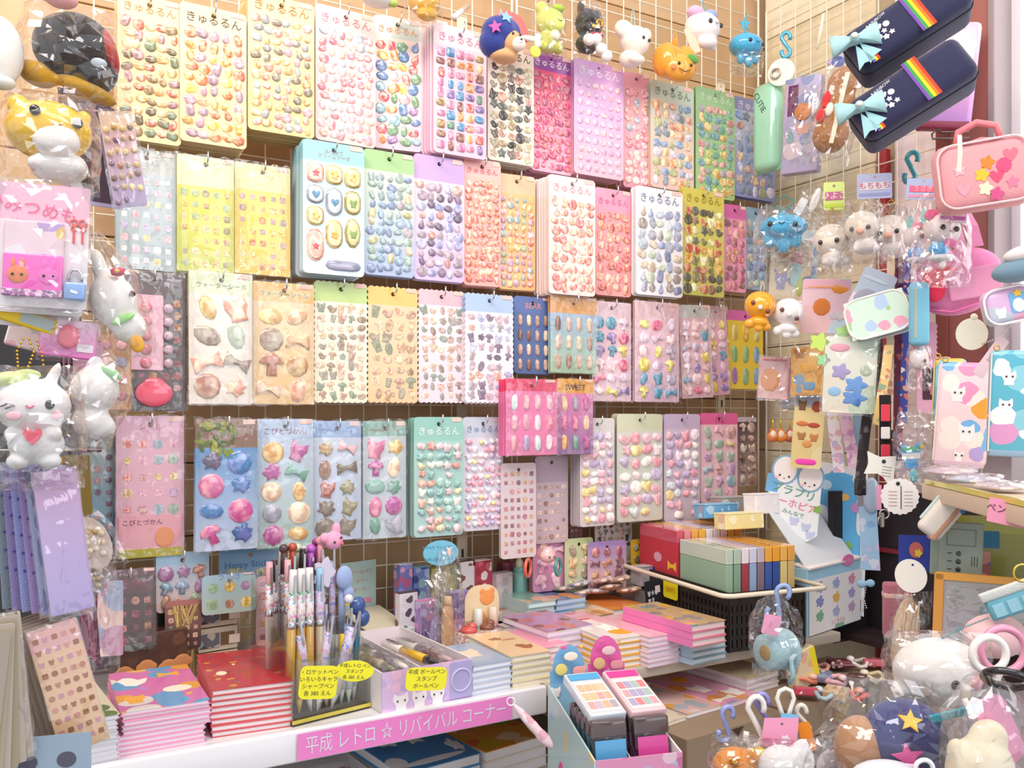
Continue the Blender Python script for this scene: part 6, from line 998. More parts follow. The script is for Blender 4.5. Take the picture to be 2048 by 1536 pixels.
for k, (x, y, Y, w, h, cols, lab, cat, yaw, roll) in enumerate((
 (1925, 828, 1.16, 74, 206, ['f4d8dc', 'f0a838', 'f09ac0', '78b8e8', 'f6ece4', 'b8a8e0'], 'tall pink pouch printed with white ponies and orange flowers', 'pouch', -.55, 4),
 (1898, 812, 1.22, 44, 190, ['78b8c8', 'c07898', 'e0c060', '90c8d8', 'b0a8d0'], 'narrow teal pouch tucked behind the tall pink one', 'pouch', -.6, 2),
 (2030, 806, 1.0, 74, 210, ['58b0c8', 'e8c8e0', '88c8d8', 'f4ecf0', 'd898c8'], 'turquoise pouch with white rabbits at the right edge', 'pouch', -.4, 2))):
    t = At('pouch', lab, cat, x, y, Y, yaw, roll=roll); t.box('body', cols[0], w*1.3, 34, h, 10, mat=printmat(tuple(cols), 34, .5)); t.box('zip', 'f0dcd8' if k != 1 else 'd8c080', 3, 35, h*.94, 1, (-w*.62, 0, 0), mat='gloss'); t.box('gusset', mixhex(cols[0], 'c8a8c0', .5), w*1.2, 35.5, 14, 3, (0, 0, -h*.48), mat='fabric'); t.ring('pull', 'd8b050', 5, 1.2, (-w*.5, -14, h*.5+4), mat='metal')
    for (x_, z_, s) in (((-10, 40, 16), (10, -36, 18), (0, -84, 10)), ((0, 60, 10),), ((-14, 50, 15), (-18, -6, 15)))[k]: t.plate('rabbit_print', 'f8f2f2', S2(S_['cat'], s, s*1.05), 1, loc=(x_, -17.5, z_)); t.eyes(((x_-5, -19, z_+2), (x_+6, -19, z_+2)), 2)
t = At('round_tag', 'round cream embossed tag on a chain over the printed pouches', 'tag', 1944, 668, 1.06, -.2); t.plate('disc', 'e4e0cc', el(30, 32, 24), 3); t.ball('loop', 'e0dcc8', 7, 3, 7, (4, 1, 34)); chain(t, 'ball_chain', 'c8c4c0', ((20, 0, -20), (50, -2, -8), (74, 0, 18)), 2, 4.5)
t = At('paper_tag', 'slanting pink paper strip tag above the tall pouch', 'tag', 1982, 714, 1.04, 0, roll=36); t.plate('card', 'f4d0d4', rr(24, 92, 2), 1); t.text('PINK', 'e08898', 10, (0, -.6, 0), rot=(0, -90, 0))
t = At('pouch', 'lilac shell pouch with white piping and a crowned penguin-blue patch', 'pouch', 2012, 612, 1.02, -.2, roll=-12); t.box('body', 'd8b0d4', 92, 40, 72, 18, mat=printmat(('d8b4d8', 'c8c0e8', 'e0a8c8', 'c0c8d8'), 20, .5)); t.piping('piping', 'f6f2f4', 90, 70, 26, 2.6, (0, -20, 0)); t.plate('patch', '78b0e0', rr(30, 42, 6), 1, loc=(16, -20.6, 2)); t.plate('patch_white', 'f4f4f6', el(11, 14), 1, loc=(16, -21.4, -4)); t.plate('crown', 'f0c840', S2(S_['star'], 10, 9), 1, loc=(18, -21.6, 20)); t.plate('rabbit_print', 'f4f0f2', S2(S_['cat'], 12, 12), 1, loc=(-18, -20.6, -12))
for k, (x, y, w, h, lab) in enumerate(((1868, 770, 52, 112, 'pink framed card case with a dark picture window'), (1852, 690, 34, 90, 'pink scalloped card case behind the pony charm'))):
    t = At('card_case', lab, 'case', x, y, 1.3, -.5); t.plate('frame', 'f0b0cc', rr(w*1.2, h, 6) if k == 0 else scal(w*1.2, h, 6), 8, mat='gloss'); t.plate('window', '5a4048' if k == 0 else 'f4c0d4', rr(w*.8, h*.56, 3), 1, loc=(0, -.8, 2))
    if k == 0: t.plate('picture', 'd88898', S2(S_['cat'], 12, 12), .8, loc=(0, -1.8, -8)); t.plate('picture', '2a2428', rr(28, 18, 2), .8, loc=(0, -1.8, 18))
for k, (x, y, Y, c, lab) in enumerate(((1900, 942, 1.1, 'e0c8d4', 'flat pink packet lying at the back of the side shelf'), (1950, 958, 1.05, 'b8c8e0', 'flat blue-white packet lying on the side shelf'), (2008, 972, 1.0, 'd8c8c8', 'crinkled flat packet at the right of the side shelf'))):
    t = At('packet', lab, 'packet', x, y, Y, ua+1.2, tilt=4); t.blob('pouch', c, ((0, 0, 0, 48, 44, 6),), mat=printmat((c, 'f4ecec', mixhex(c, 'c06080', .4), c), 40, .4)); t.bag(100, 92, 10, (0, 0, 4), (90, 0, 0), seed=150+k, neck=0, cr=.2)
t = At('price_tag', 'pink price tag with black handwriting clipped to the side shelf', 'price card', 2026, 1028, .87, -.9, roll=8); t.plate('card', 'f8a8c8', rr(96, 50, 2), 1.2); t.text('ペン立', '5a4048', 20, (-22, -1, 4)); 
# goods in the dark bay
t = At('folder', 'olive yellow-green clear folder standing in the dark bay', 'folder', 1998, 1118, 1.14, -.35); t.plate('sheet', '9a9c3c', rr(150, 170, 4), 3, mat=cardmat('b8b848', 'a4a43c', '6a6830', .2)); t.plate('picture', '8a5a58', rr(46, 60, 2), .8, loc=(-38, -1, -16), mat=printmat(('a86868', '7a6a90', 'd09888', '6a4048'), 50, .5)); t.plate('blue_panel', '4c8cb4', rr(58, 34, 2), .8, loc=(-28, -1, 38))
t = At('notebook', 'pale grey-green notebook with small black drawings', 'notebook', 1914, 1098, 1.1, -.3, roll=2); t.box('body', 'a4b0a4', 92, 12, 108, 2, mat='paper'); t.box('spine', '94a498', 16, 12.6, 108, 2, (-40, -.2, 0), mat='paper'); t.tube('frame_print', '7a867c', ((-20, -6.6, 40), (32, -6.6, 40), (32, -6.6, 8), (-20, -6.6, 8)), .8, True, 4)
for i in range(3): t.ball('drawing', '3a403c', 5, 1, 5, (2, -6.4, -8-i*16)); t.box('print_line', '5a645c', 8, .6, 2, 0, (-14, -6.4, -8-i*16), mat='paper'); t.box('print_line', '6a746c', 1.6, .6, 20, 0, (26+i*5, -6.4, -22), mat='paper')
t = At('toy_pack', 'navy blue pack with a colourful balloon picture', 'pack', 1832, 1106, 1.2, -.25); t.plate('card', '3a4aa4', rr(64, 70, 2), 4); t.plate('balloon', 'c8706a', el(13, 16), .8, loc=(0, -1, 6)); t.plate('balloon', 'e8c850', S2(S_['flower'], 8, 9), .8, loc=(4, -2, 0))
t = At('pencil_case', 'white and tan pouch with a blue end leaning under the side shelf', 'pencil case', 1880, 1036, 1.08, -.2, roll=-52); t.box('body', 'ece4dc', 84, 30, 52, 12, mat='fabric'); t.box('strap', 'c89a84', 90, 32, 11, 3, (0, 0, -12), mat='fabric'); t.box('end', '3880c0', 18, 33, 50, 8, (36, 2, -2), mat='fabric'); t.box('zip', 'c8e0e0', 60, 8, 6, 2, (6, 0, 28), mat='fabric')
t = At('file_case', 'clear document case with a wide amber edge', 'file', 1968, 1228, 1.06, -.3, roll=2); t.plate('sheet', 'b0a8a4', rr(176, 150, 3), 3, mat=printmat(('aca6a4', 'b8b0b0', 'a0a4a8', 'b4a8b0'), 12, .5)); t.box('amber_edge', 'eaa430', 182, 4, 16, 1, (0, -1, 70), mat='gloss'); t.box('amber_edge', 'e0982c', 18, 4, 150, 1, (-84, -1, 0), mat='gloss'); t.box('blue_sheet', '88a8b8', 50, 1, 70, 0, (20, -2.2, -20), mat='paper'); t.bag(150, 120, 8, (6, -2, -6), seed=160, neck=0, cr=.2)
t = At('tag', 'plain white oval tag with one hole above the beige pouch', 'tag', 1822, 1152, 1.08, -.2, roll=-18); t.plate('disc', 'f6f0e6', el(30, 34, 26), 2, hole=(10, 20, 2.6))
t = At('pencil_case', 'long beige corduroy pouch in film hanging under the white oval tag', 'pencil case', 1812, 1262, 1.1, -.2, roll=6); t.blob('body', 'e4c8a8', ((0, 0, 0, 26, 18, 70), (2, 0, -40, 28, 18, 50)), mat='fabric')
for x in (-10, 2, 14): t.tube('rib', 'd4b494', ((x, -17, 62), (x, -19, -10), (x-2, -18, -84)), 2, mat='fabric')
t.bag(78, 190, 46, (6, 0, -10), seed=161, neck=.1)
t = At('pouch', 'rose red and cream pouch stack half hidden by the beige pouch', 'pouch', 1794, 1220, 1.2, -.2); t.box('body', 'b87080', 52, 30, 110, 6, mat='fabric'); t.box('band', 'e8c0b8', 53, 31, 12, 3, (0, 0, 30), mat='fabric')
# ================================================================ low tier clutter and the near bottom right
rnd = random.Random(21)
cl = ['f0d070', 'e8a898', '7a2838', 'f4ece4', 'd86878', 'e88a70', '8a98b8', 'f0b8c8', '6a4a40', 'f2e0b8', 'c83850', 'b8d0d8', 'e8c8a0', 'f47868']
nm = 'butter yellow|salmon|maroon|ivory|raspberry|coral|slate blue|blush pink|coffee brown|custard|crimson|powder blue|sand|tomato'.split('|')
for i in range(14):
    x = 1606+(i % 5)*36+rnd.uniform(-8, 8); y = 1330+(i//5)*28+rnd.uniform(-6, 6); p = T(x, y, ZL+.012)
    t = Th('hair_clip' if i % 2 else 'candy_packet', f'{nm[i]} {"hair clip" if i % 2 else "little packet"} in the jumble on the far tray', 'hair clip' if i % 2 else 'packet', p+Vector((0, 0, .0005)), rnd.uniform(0, 3), tilt=rnd.uniform(-16, 16))
    if i % 2: t.tube('loop', cl[i], tuple((.016*math.cos(a*.7), .011*math.sin(a*.7), .004*math.sin(a*1.4)) for a in range(9)), .0036, True, 6, mat='gloss'); t.blob('bead', mixhex(cl[i], 'ffffff', .5), ((.012, 0, .004, .007, .006, .005),), mat='gloss')
    else: t.box('packet', cl[i], .034, .028, .012, .002, mat=printmat((cl[i], 'f4e8e0', mixhex(cl[i], '804040', .3), cl[i]), 90, .4)); t.box('seal', mixhex(cl[i], 'ffffff', .4), .038, .004, .002, 0, (0, -.015, 0), mat='paper')
t = Th('memo_block', 'yellow and pink memo block standing at the front of the jumble', 'memo pad', T(1602, 1372, ZL)+Vector((0, 0, .03)), .5, roll=-16); t.box('block', 'ecd8b0', .05, .02, .058, .001, mat=printmat(('ecdcb4', 'f0b8a0', 'e8e080', 'f4e8d0'), 50, .45)); t.box('yellow_band', 'f4e038', .012, .021, .056, 0, (.02, 0, 0), mat='paper')
Y = 1.05
t = shook('pale blue S-hook over the black basket corner', 1556, 1206, 1.22, 84, '98b4e8', -.2, 24, 5)
t = At('ribbon_roll', 'pale blue ribbon roll in a clear bag with a pink square tag', 'ribbon roll', 1550, 1302, 1.2, .5)
t.cyl('roll', 'b4dce6', 36, 36, 54, 22, (0, 0, 0), (0, 90, 0), mat='fabric'); t.cyl('flange', 'c8e8f0', 42, 42, 5, 22, (28, 0, 0), (0, 90, 0), mat='gloss'); t.cyl('core', 'b89a60', 15, 15, 62, 14, (2, 0, 0), (0, 90, 0)); t.tube('loose_end', 'a8d4e0', ((6, -36, -10), (10, -38, -40), (8, -30, -58)), 5, mat='fabric'); t.bag(112, 170, 88, (0, 0, 26), seed=170, neck=.5, cr=.1)
t = At('tag', 'pink square paper tag on the pale blue S-hook', 'tag', 1543, 1250, 1.17, -.1, roll=12); t.plate('card', 'f4a8cc', rr(34, 40, 3), 1.2)
shook('periwinkle S-hook above the orange fluffy plush', 1452, 1448, .98, 76, '98a4dc', .1, 10, 5.5)
shook('white S-hook left of the pink tag', 1510, 1444, .95, 110, 'f0ece4', .1, 4, 6)
shook('lavender S-hook between the white hook and the pink tag', 1526, 1426, .96, 84, '9a94d4', .1, -4, 5.5)
shook('small cream S-hook right of the pink tag', 1606, 1440, .96, 66, 'ece4d8', .1, -10, 5)
t = At('loop_clasp', 'white teardrop loop clasp above the pink tag', 'clasp', 1571, 1410, .95); t.tube('loop', 'f4f0e6', ((0, 0, -36), (-10, 0, -8), (-17, 0, 14), (-12, 0, 28), (0, 0, 33), (12, 0, 28), (17, 0, 14), (10, 0, -8), (2, 0, -36)), 4.6, n=8)
t = At('tag', 'pink header tag with a white cloud on the loop clasp', 'tag', 1562, 1468, .94, 0, roll=6); t.plate('card', 'f4a4c4', ((-36, 28), (32, 36), (34, -24), (20, -36), (-38, -26)), 1.6, hole=(0, 20, 3)); t.plate('cloud_print', 'fbeef2', S2(S_['flower'], 10, 7), .8, loc=(10, -.8, -8)); t.box('blue_strip', '78c0e8', 34, 2, 10, 0, (14, 2, 36)); t.box('band', 'ec8ab4', 66, .6, 8, 0, (-2, -.6, -14), mat='paper')
t = At('plush_keychain', 'orange fluffy plush in a clear bag cut by the bottom edge', 'plush toy', 1470, 1520, .93); t.blob('body', 'e8902c', ((0, 0, -10, 46, 30, 36), (34, -6, 10, 22, 14, 16))); t.blob('leaf', 'f0c030', ((44, -10, 14, 18, 6, 16),)); t.ball('bell', 'd89828', 10, 9, 10, (-8, -26, 6), mat='metal'); t.bag(110, 100, 66, seed=171, neck=.2)
t = At('tag', 'small orange tag hanging at the right of the pink one', 'tag', 1614, 1474, .95, 0, roll=-16); t.plate('card', 'f09030', rr(26, 60, 6), 1.6)
t = At('plush_keychain', 'white plush bundle under the pink header tag', 'plush toy', 1560, 1530, .92); t.blob('body', 'f4f0ee', ((0, 0, 0, 44, 30, 40), (44, 4, 6, 26, 20, 44))); t.bag(130, 104, 70, seed=172, neck=0)
# bagged plush nearest the camera
Y = .72
t = At('plush_keychain', 'big round white plush with black bead eyes in a clear bag', 'plush toy', 1880, 1344, Y, -.1)
t.blob('head', 'f6f0e8', ((0, 0, 0, 92, 70, 68), (-70, -10, -34, 30, 24, 14))); t.eyes(((4, -69, -6), (62, -50, -8)), 9); t.blob('nose', 'e8a0b8', ((46, -64, -2, 9, 8, 16, 20),)); t.tube('ring', '60c0d0', ((0, 0, 66), (10, -6, 60), (22, -4, 62)), 4, n=8); chain(t, 'ball_chain', '58a8b0', ((2, 0, 66), (40, 0, 88), (96, 0, 112)), 2.2, 5); t.bag(216, 176, 150, (-6, 0, -6), seed=180, neck=.1, cr=.05)
t = At('plush_keychain', 'large plush in a navy cap with yellow and pink stars, bagged', 'plush toy', 1776, 1484, .68, -.15)
t.blob('cap', '2c3478', ((30, 0, 10, 84, 66, 78), (50, 0, -40, 60, 56, 60))); t.blob('face', 'c8946c', ((-56, -6, -14, 50, 50, 66), (-20, -20, -60, 60, 46, 40))); t.blob('muzzle', 'f0e6dc', ((10, -40, -84, 50, 34, 30),)); t.plate('star', 'f4c848', star(24, a0=80), 4, loc=(24, -66, 66), rot=(-40, 0, 0)); t.plate('star', 'f060a8', star(30, a0=100), 4, loc=(18, -72, -4), rot=(0, 0, -4)); t.bag(250, 250, 170, seed=181, neck=.35, cr=.07)
t = At('plush_keychain', 'cream eared plush in a pointed clear bag at the bottom right', 'plush toy', 1960, 1500, .62, .1)
t.blob('body', 'f4e6c8', ((0, 0, -40, 70, 50, 70), (-50, 0, 0, 20, 16, 26), (20, 4, 20, 40, 30, 40))); t.plate('pink_card', 'f0a0c0', rr(70, 150, 30), 3, loc=(60, 24, 30), rot=(0, -24, 0)); t.bag(200, 300, 130, (16, 0, 10), seed=182, neck=.8, cr=.08); t.eyes(((-36, -46, -30),), 6)
t = At('elastic_band', 'thick black elastic ring gathering the pointed bag', 'band', 2012, 1358, .62, .1, roll=24); t.ring('band', '221e22', 40, 8, rot=(62, 0, 0), n=28, k=8)
t = At('ring_handle', 'white plastic ring in front of the pink one', 'ring', 1978, 1308, .66); t.ring('ring', 'f8f0ea', 34, 8, n=28, k=8); t.box('stem', 'f4ece4', 14, 12, 30, 4, (16, 0, -48), rot=(0, 20, 0))
t = At('ring_handle', 'dusty pink plastic ring behind the white one', 'ring', 2006, 1300, .69); t.ring('ring', 'e898b4', 44, 8, n=28, k=8)
t = At('plush_keychain', 'pale pink round plush behind the ring handles', 'plush toy', 1990, 1272, .8); t.blob('body', 'f6c8cc', ((0, 0, 0, 62, 44, 44),))
t = At('zip_case', 'teal case with pale window panes at the right edge', 'case', 2022, 1202, .78, -.3, roll=-24); t.box('body', '70b8c8', 96, 30, 52, 8, mat='gloss'); t.box('flap', 'd8dcd8', 98, 12, 20, 5, (-4, -12, 26), mat='fabric')
for i in range(3): t.box('pane', '98ccdc', 22, 2, 26, 2, (-28+i*28, -16, -6), mat='gloss')
t = At('key_ring', 'gold split ring at the right edge', 'ring', 2044, 1146, .72); t.ring('ring', 'e8c860', 17, 2.4, mat='metal', n=26)
t = At('zip_pull', 'white zip pull over a teal strap below the big white plush', 'strap', 1930, 1420, .66, 0); t.tube('pull', 'f2eee8', ((-6, -10, 26), (4, -14, 0), (6, -10, -34)), 6, n=8); t.box('teal_strap', '48a8b8', 130, 8, 16, 2, (-6, 6, -6), (0, -14, 0), mat='fabric')
t = At('plush_keychain', 'grey-white plush peeking over the bottom edge by the ring', 'plush toy', 1770, 1555, .64); t.blob('body', 'd8dce4', ((0, 0, 0, 70, 40, 34),)); 
t = At('ring_handle', 'white ring at the bottom edge before the cream plush', 'ring', 1848, 1538, .58); t.ring('ring', 'f0ecf0', 18, 5, n=24, k=8)
t = At('clear_bag', 'crumpled clear bag at the bottom edge left of the navy cap plush', 'bag', 1660, 1510, .72, -.2, roll=16); t.blob('contents', 'd8c8d0', ((0, 0, -20, 20, 10, 30),), mat='gloss'); t.bag(90, 150, 40, seed=183, neck=.5, cr=.2)
# ================================================================ the left fixture, close to the camera
pn = Th('rack_panel', 'dark hanging rack panel behind the bagged plush at the left edge', 'rack', Px(20, 900, 1.02), .35); pn.box('panel', '2c2a2e', .2, .01, .58, .001, (-.025, 0, .0)); pn.tube('rail', '8a8684', ((-.1, -.03, .3), (.1, -.03, .3)), .003, mat='metal'); pn.tube('rail', '8a8684', ((-.1, -.03, .0), (.1, -.03, .0)), .003, mat='metal')
Y = .74
t = At('plush_keychain', 'black and mustard penguin-like plush in a shiny clear bag', 'plush toy', 150, 108, Y, .5)
t.blob('body', '241f22', ((0, 0, 10, 78, 60, 70), (30, -4, -30, 50, 44, 46))); t.blob('red_patch', 'b83030', ((62, -26, 6, 14, 24, 44, -16),)); t.blob('belly', 'c8982c', ((-66, -4, -54, 38, 24, 24, 20), (20, -14, -74, 60, 26, 18, 18))); t.blob('white_patch', 'cfe0ea', ((40, -44, -26, 16, 8, 10),)); t.bag(208, 210, 140, (0, 0, -6), seed=190, neck=.2, cr=.1)
t = At('plush_keychain', 'smooth white egg-shaped plush cut by the left edge', 'plush toy', -8, 104, .7, .5); t.blob('body', 'f0eee8', ((0, 0, 0, 50, 40, 74),)); t.blob('foot', 'd8dcd4', ((10, -20, -66, 26, 18, 14),))
t = At('plush_keychain', 'pink plush corner at the top edge over the black one', 'plush toy', 122, 2, .7, .5); t.blob('body', 'f0b0b4', ((0, 0, 4, 32, 24, 18), (-30, 0, 10, 24, 20, 14)))
t = At('squishy_charm', 'yellow bear-eared squishy with a white muzzle and tail, bagged', 'squishy toy', 98, 285, .7, .45)
t.blob('head', 'f8c41c', ((0, 0, 22, 80, 62, 60), (-54, 4, 68, 22, 16, 22), (62, 8, 60, 16, 12, 16)), mat='gloss'); t.blob('muzzle', 'fbf4ea', ((14, -40, -6, 44, 28, 34),), mat='gloss'); t.blob('body', 'f6f2ee', ((18, -4, -48, 54, 46, 36), (50, -26, -52, 18, 18, 16), (-18, -26, -50, 20, 18, 16)), mat='gloss'); t.eyes(((-22, -58, 44), (52, -52, 30)), 10); t.tube('mouth', 'c06858', ((8, -67, 20), (16, -68, 16), (26, -66, 20)), 1.4); t.blob('tail', 'f4c020', ((10, 0, -104, 16, 10, 26, 10),), mat='gloss'); t.plate('white_tag', 'f4f2f0', rr(20, 34, 3), 1, loc=(52, 0, -88), rot=(0, -20, 0)); t.bag(186, 200, 150, (0, 0, 0), seed=191, neck=.2, cr=.05)
for k in range(8):
    t = At('card_pack', f'{ORD[k]} from front of the thin dark packs hanging edge-on behind the yellow squishy', 'card pack', 206-k*7, 312-k*4, .84+k*.006, 1.05, group='thin dark packs behind the yellow squishy', roll=-5); t.plate('card', '5c4c5c', rr(70, 200, 4), 2.2, edge='card_edge'); t.box('foot_edge', 'b8b0d8', 70, 3, 8, 0, (0, 0, -98))
pk = At('card_pack', 'pink pack with amber gem stickers hanging edge-on in front of the dark ones', 'card pack', 246, 318, .82, .35, roll=-9); pk.plate('card', 'f0c8c0', rr(62, 190, 4), 3, mat=cardmat('f4d8c0', 'f0c8c8', 'c8b8e0', .2), edge='card_edge'); rnd = random.Random(2)
for i in range(26): pk.dome('gem', rnd.choice('d8a050 8a5a48 e8b868 9a7a98 c88a60'.split()), el(6, 7, 10), 4, (-22+(i % 4)*15, -.2, 62-(i//4)*24+rnd.uniform(-4, 4)), mat='gem')
pk.bag(72, 204, 12, (0, 0, 0), seed=192, neck=0)
t = At('stationery_set', 'pink secret-memo set with a padlock and hot pink pouch in a clear bag', 'stationery set', 86, 492, .66, .25, roll=2)
t.plate('backing', 'fbeef0', rr(166, 246, 4), 3, mat=cardmat('f8c0d4', 'fbe8ec', 'f0eaec', .3)); t.text('ひみつめも', 'f06c98', 34, (-22, -2, 72), rot=(0, 8, 0)); t.text('ふたりだけのないしょ', 'c8a0a8', 9, (-16, -2, 44), rot=(0, 8, 0)); t.box('pouch', 'ff6cc8', 108, 12, 82, 4, (-14, -8, -60), mat='gloss'); t.box('notebook', 'f6d8e0', 108, 8, 72, 2, (-14, -6, 10), mat=printmat(('f8dce4', 'f0c878', 'c8a8d8', 'f4f0f4'), 40, .4)); t.box('glitter_band', 'b888b0', 110, 13, 16, 2, (-14, -8, -96), mat=printmat(('b07aa8', 'e0d0e0', 'f0c0d8', '8a6a98'), 220, .5))
for x, c in ((-40, 'f48a58'), (16, 'ff78cc')): t.blob('rabbit_relief', c, ((x, -14, -62, 20, 4, 18), (x-8, -14, -40, 5, 3, 12), (x+8, -14, -40, 5, 3, 12))); t.eyes(((x-8, -18, -62), (x+8, -18, -62)), 3)
t.box('padlock', '8cacdc', 40, 14, 36, 5, (63, -8, -88), mat='gloss'); t.tube('shackle', 'd8d8dc', ((51, -8, -70), (51, -8, -56), (57, -8, -45), (69, -8, -45), (75, -8, -56), (75, -8, -70)), 3, mat='metal', n=8)
for x in (56, 72): t.plate('key', 'e86058', ((-6, 12), (6, 12), (6, 0), (2, -2), (2, -26), (-2, -26), (-2, -2), (-6, 0)), 2, loc=(x, -3, 36)); t.ring('key_bow', 'e86058', 7, 2.4, (x, -2, 50))
t.bag(178, 262, 40, (0, -2, 0), seed=193, neck=0, cr=.14)
for k in range(4):
    t = At('stationery_set', f'{ORD[k+1]} memo set from front, only its lower edge showing under the padlock set', 'stationery set', 80-k*4, 508+k*9, .672+k*.012, .25, roll=3+k*.5, group='memo sets behind the padlock one'); t.plate('backing', 'e4e0e2', rr(164, 240, 4), 5, edge='card_edge'); t.box('notebook', 'd0ccd0', 150, 4, 20, 1, (0, 7, -108))
t = At('plush_keychain', 'white rabbit plush squeezed diagonally in a clear pointed bag', 'plush toy', 228, 592, .7, .3, roll=-16)
t.blob('body', 'f4f0ea', ((-4, 0, -10, 46, 36, 56), (-10, 0, 62, 16, 14, 40), (10, 0, -66, 34, 28, 34))); t.blob('flower', 'd04868', ((22, -26, 40, 16, 8, 9, 10),)); t.ball('flower_eye', 'f0b030', 6, 6, 4, (22, -34, 40)); t.blob('green_tag', 'a8e088', ((6, -30, -52, 24, 5, 8, -10),)); t.blob('orange_tag', 'f0b040', ((16, -16, -104, 14, 8, 18),)); t.eyes(((36, -26, -8),), 6); t.bag(104, 262, 84, seed=194, neck=.8, cr=.08)
t = At('tape_pack', 'yellow boxed tape pack jutting out at the left', 'pack', 56, 640, .68, .4, roll=18); t.box('carton', 'f0cc28', 106, 30, 30, 3); t.plate('window', 'b8c4c0', rr(60, 22, 2), 1, loc=(18, -16, 2))
t = At('toy_pack', 'pink boxed charm in film over striped cards', 'pack', 138, 678, .69, .35, roll=6); t.box('carton', 'f0b0d8', 104, 20, 76, 3, mat=cardmat('e8c8d8', 'f0c0d8', 'f080c8', .2)); t.blob('charm', 'f08898', ((0, -12, 4, 20, 8, 24),), mat='gloss'); t.plate('price_label', 'f4e8ec', rr(30, 16, 2), 1, loc=(32, -12, -16)); t.bag(112, 96, 30, seed=195, neck=0, cr=.16)
t = At('toy_pack', 'small pink and white pack behind the gold chain', 'pack', 52, 676, .74, .5, roll=14); t.box('carton', 'f0d0d8', 70, 16, 44, 3, mat=printmat(('f4e4e8', 'f09ac0', 'd0d0d8', 'f4c0d0'), 50, .4))
for k in range(6):
    t = At('striped_card', f'{ORD[k]} of the black and pink striped cards under the pink boxed charm', 'card', 152+k*5, 712+k*2, .73, .9, group='striped cards under the pink box'); t.plate('card', ('5a4048', 'f0c0d8')[k % 2], rr(60, 80, 2), 2)
t = At('ball_chain', 'gold ball chain loop above the winking plush', 'chain', 52, 712, .66); chain(t, 'beads', 'e8b848', ((-16, 0, -20), (-18, 0, 10), (-6, 0, 34), (6, 0, 34), (16, 0, 8), (2, 0, -28)), 3.2, 7); chain(t, 'beads', 'd8a848', ((20, 4, 30), (30, 4, 0), (34, 4, -26)), 3, 7)
t = At('plush_keychain', 'winking white plush holding a red heart in a clear bag', 'plush toy', 66, 838, .64, .35)
t.blob('head', 'f4eeec', ((0, 0, 26, 70, 54, 56), (34, 4, 82, 12, 10, 36, 24), (-40, 2, 74, 30, 20, 22))); t.blob('green_cap', 'd8e8a0', ((-40, -6, 78, 34, 22, 16), (-10, -2, 88, 26, 18, 12))); t.blob('body', 'eceae8', ((6, 0, -50, 52, 42, 40), (-28, -20, -30, 20, 18, 18), (36, -20, -30, 20, 18, 18), (-24, -14, -84, 22, 18, 16), (32, -14, -84, 22, 18, 16))); t.plate('heart', 'f0687c', S2(S_['heart'], 18, 18), 8, loc=(6, -48, -34)); t.eyes(((36, -46, 28),), 9); t.tube('wink', '4a4048', ((-50, -40, 24), (-36, -49, 30), (-24, -52, 26), (-40, -48, 20)), 1.6); t.tube('mouth', 'e05878', ((-4, -55, 26), (4, -57, 21), (10, -56, 26)), 2); t.ball('cheek', 'f4b8c0', 14, 4, 9, (-26, -50, 6)); t.ball('cheek', 'f4b8c0', 12, 4, 9, (46, -38, 8)); t.bag(190, 250, 130, (2, 0, -18), seed=196, neck=.15, cr=.07)
t = At('plush_keychain', 'white plush with green leaf lying sideways in a bag beside the winking one', 'plush toy', 190, 802, .68, .35, roll=24)
t.blob('body', 'f2eeea', ((-10, 0, 20, 46, 38, 50), (14, 0, -42, 40, 32, 34), (-30, 4, 64, 16, 14, 22), (40, -4, -40, 20, 18, 20))); t.blob('leaf', 'a8d8a0', ((6, -20, 64, 22, 8, 10, 12),)); t.ball('gold_clip', 'e0b860', 6, 4, 10, (-46, -10, -16), mat='metal'); t.bag(126, 200, 90, seed=197, neck=.6, cr=.08)
for k in range(6):
    t = At('paper_pack', f'{ORD[k]} from front of the lilac glitter paper packs hanging at an angle', 'paper pack', 128-k*17, 1082-k*3, .66+k*.006, .75, roll=-7+k*.8, group='lilac glitter paper packs'); t.plate('sheet', ['cc9cdc', 'a8b0e0', 'b098d0', 'a0a8dc', '9c90c4', '8a9aa8'][k], rr(82, 290, 2), 2.4, mat='fabric' if k else cardmat('d8a8d8', 'd4b0e0', 'bcaee4', .25), edge='card_edge')
    if k < 2: t.bag(88, 300, 9, (0, 0, -4), seed=200+k, neck=0, cr=.1)
    else:
        for j in range(5): t.plate('star_print', '6858a8', star(4), .5, loc=(-30, -.6, 80-j*36))
pk = None
for k in range(6):
    t = At('seal_sheet', f'{ORD[k]} from front of the peach picture-seal sheets hanging at an angle', 'sticker sheet', 138-k*14, 1374-k*2, .66+k*.007, .55, roll=-14, group='peach picture-seal sheets')
    t.plate('sheet', 'f6c4a4' if k == 0 else '9a8a7c', rr(92, 262, 3), 5, mat=cardmat('f4b8b4', 'f6c8a4', 'f6cc9c', .18) if k == 0 else 'paper', edge='card_edge')
    if k == 0:
        rnd = random.Random(6)
        for r in range(10):
            for c in range(5): t.plate('seal', rnd.choice('b07858 e0a098 c88a70 d8a0b0 a87050'.split()), S2(S_[rnd.choice(('square', 'round', 'cat', 'square'))], 6, 6), .8, loc=(-34+c*17, -.8, 108-r*24))
        t.bag(96, 270, 9, (0, -1, 0), seed=210, neck=0, cr=.1)
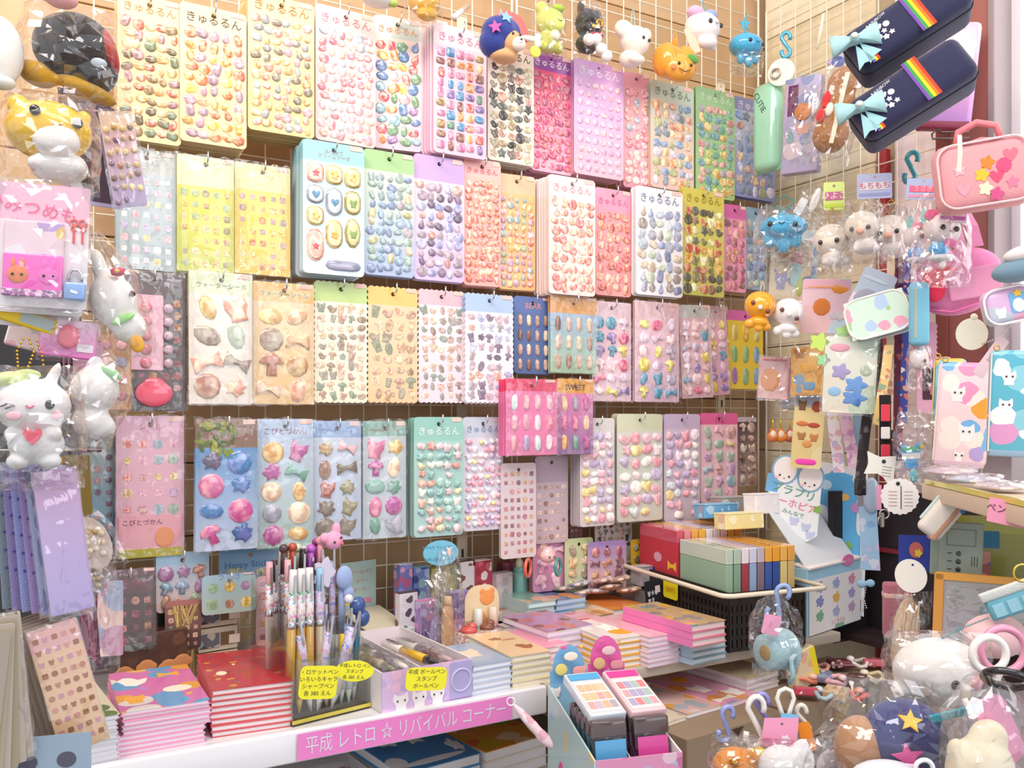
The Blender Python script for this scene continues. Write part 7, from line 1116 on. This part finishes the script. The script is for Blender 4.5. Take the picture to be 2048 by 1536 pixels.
for k in range(6):
    t = At('paper_pack', f'{ORD[k]} from left of the white paper packs fanned at the bottom left', 'paper pack', -32+k*10, 1416-k*8, .6+k*.004, .7, roll=6-k*2.2, group='white paper packs at the bottom left'); t.plate('sheet', ['a89c90', 'b0a490', 'b8aca0', 'a49880', 'b4aa9c', 'c0b4a8'][k], rr(66, 300, 3), 3, edge='card_edge')
    if k == 5: t.plate('dark_print', '5a4048', el(22, 50), .8, loc=(-6, -.6, -20)); t.plate('pink_print', 'd898a8', el(20, 22), .8, loc=(4, -1.2, -76)); t.bag(74, 312, 14, seed=215, neck=.3, cr=.15)
t = At('photo_sheet', 'light blue print with grey heads at the bottom left corner', 'card', 100, 1516, .64, .3); t.plate('card', '98aabc', rr(150, 90, 2), 2)
for x in (-40, 30): t.plate('head_print', '5a5a68', el(18, 16), .8, loc=(x, -.8, -6))
for k, (x, y, w, h, c, c2, lab, roll) in enumerate(((184, 1086, 96, 120, 'f0dcd0', 'e0b060', 'clear pouch of gold and rose gems hanging diagonally', -22), (182, 1140, 60, 110, 'c8bcc0', 'c89868', 'second clear pouch with dark gems under the gold one', -22))):
    t = At('gem_pouch', lab, 'pouch', x, y, .78+k*.01, .3, roll=roll); t.plate('card', c, el(w*.36, h*.46, 20), 2); rnd = random.Random(k)
    for i in range(22): a, r = rnd.uniform(0, 6.28), rnd.uniform(0, .8)**.5; t.dome('gem', rnd.choice([c2, 'e8c8a0', 'd89a88', 'f0e0c8']), el(6, 6, 8), 4, (math.cos(a)*r*w*.28, -.5, math.sin(a)*r*h*.36), mat='gem')
    t.bag(w, h*1.1, 18, seed=220+k, neck=.4, cr=.12)
for k in range(5):
    t = At('gold_card', f'{ORD[k]} of the dark gold edge-on cards beside the lilac packs', 'card', 158-k*8, 972, .74, .95, roll=-3, group='dark gold edge-on cards'); t.plate('card', ('8a7238', 'd8a838', '4a3c30')[k % 3], rr(50, 120, 2), 3)
t = At('ribbon_bundle', 'hanging wine-red ribbons in film behind the peach sheets', 'ribbons', 178, 1225, .82, .3)
for k, (dx, c) in enumerate(((-12, '8a4058'), (-4, '9a5068'), (5, 'a86078'), (13, '7a3850'))): t.ribbon('ribbon', c, ((dx, 0, 70), (dx-2, -2, 0), (dx+5, 0, -80-k*9)), 8, 1.5)
t.bag(80, 240, 20, (16, 4, -6), seed=230, neck=.2, cr=.1)
t = At('picture_pack', 'pink and orange picture pack behind the wine-red ribbons', 'pack', 208, 1238, .9, .3); t.plate('card', 'e8b8b8', rr(70, 150, 3), 3, mat=printmat(('e8c0b8', 'f0a060', 'c890a8', 'a8b0c8', 'f0d8c8'), 30, .5))
for x, y, n_, c in ((60, 690, 'pink', 'd8b0c0'),): pass
t = At('card_pack', 'brown pack of pink spiral stickers beside the dark foil pack', 'card pack', 228, 744, 1.0, .4); t.plate('card', 'b08868', rr(64, 150, 3), 3); rnd = random.Random(9)
for i in range(8): t.dome('sticker', rnd.choice('c86878 7080a8 d89898 a85868'.split()), el(10, 10, 12), 3, (-14+(i % 2)*28, -.3, 54-(i//2)*34), mat='puffy')
# ---------------------------------------------------------------- link everything
for o in LINK: COL.objects.link(o)
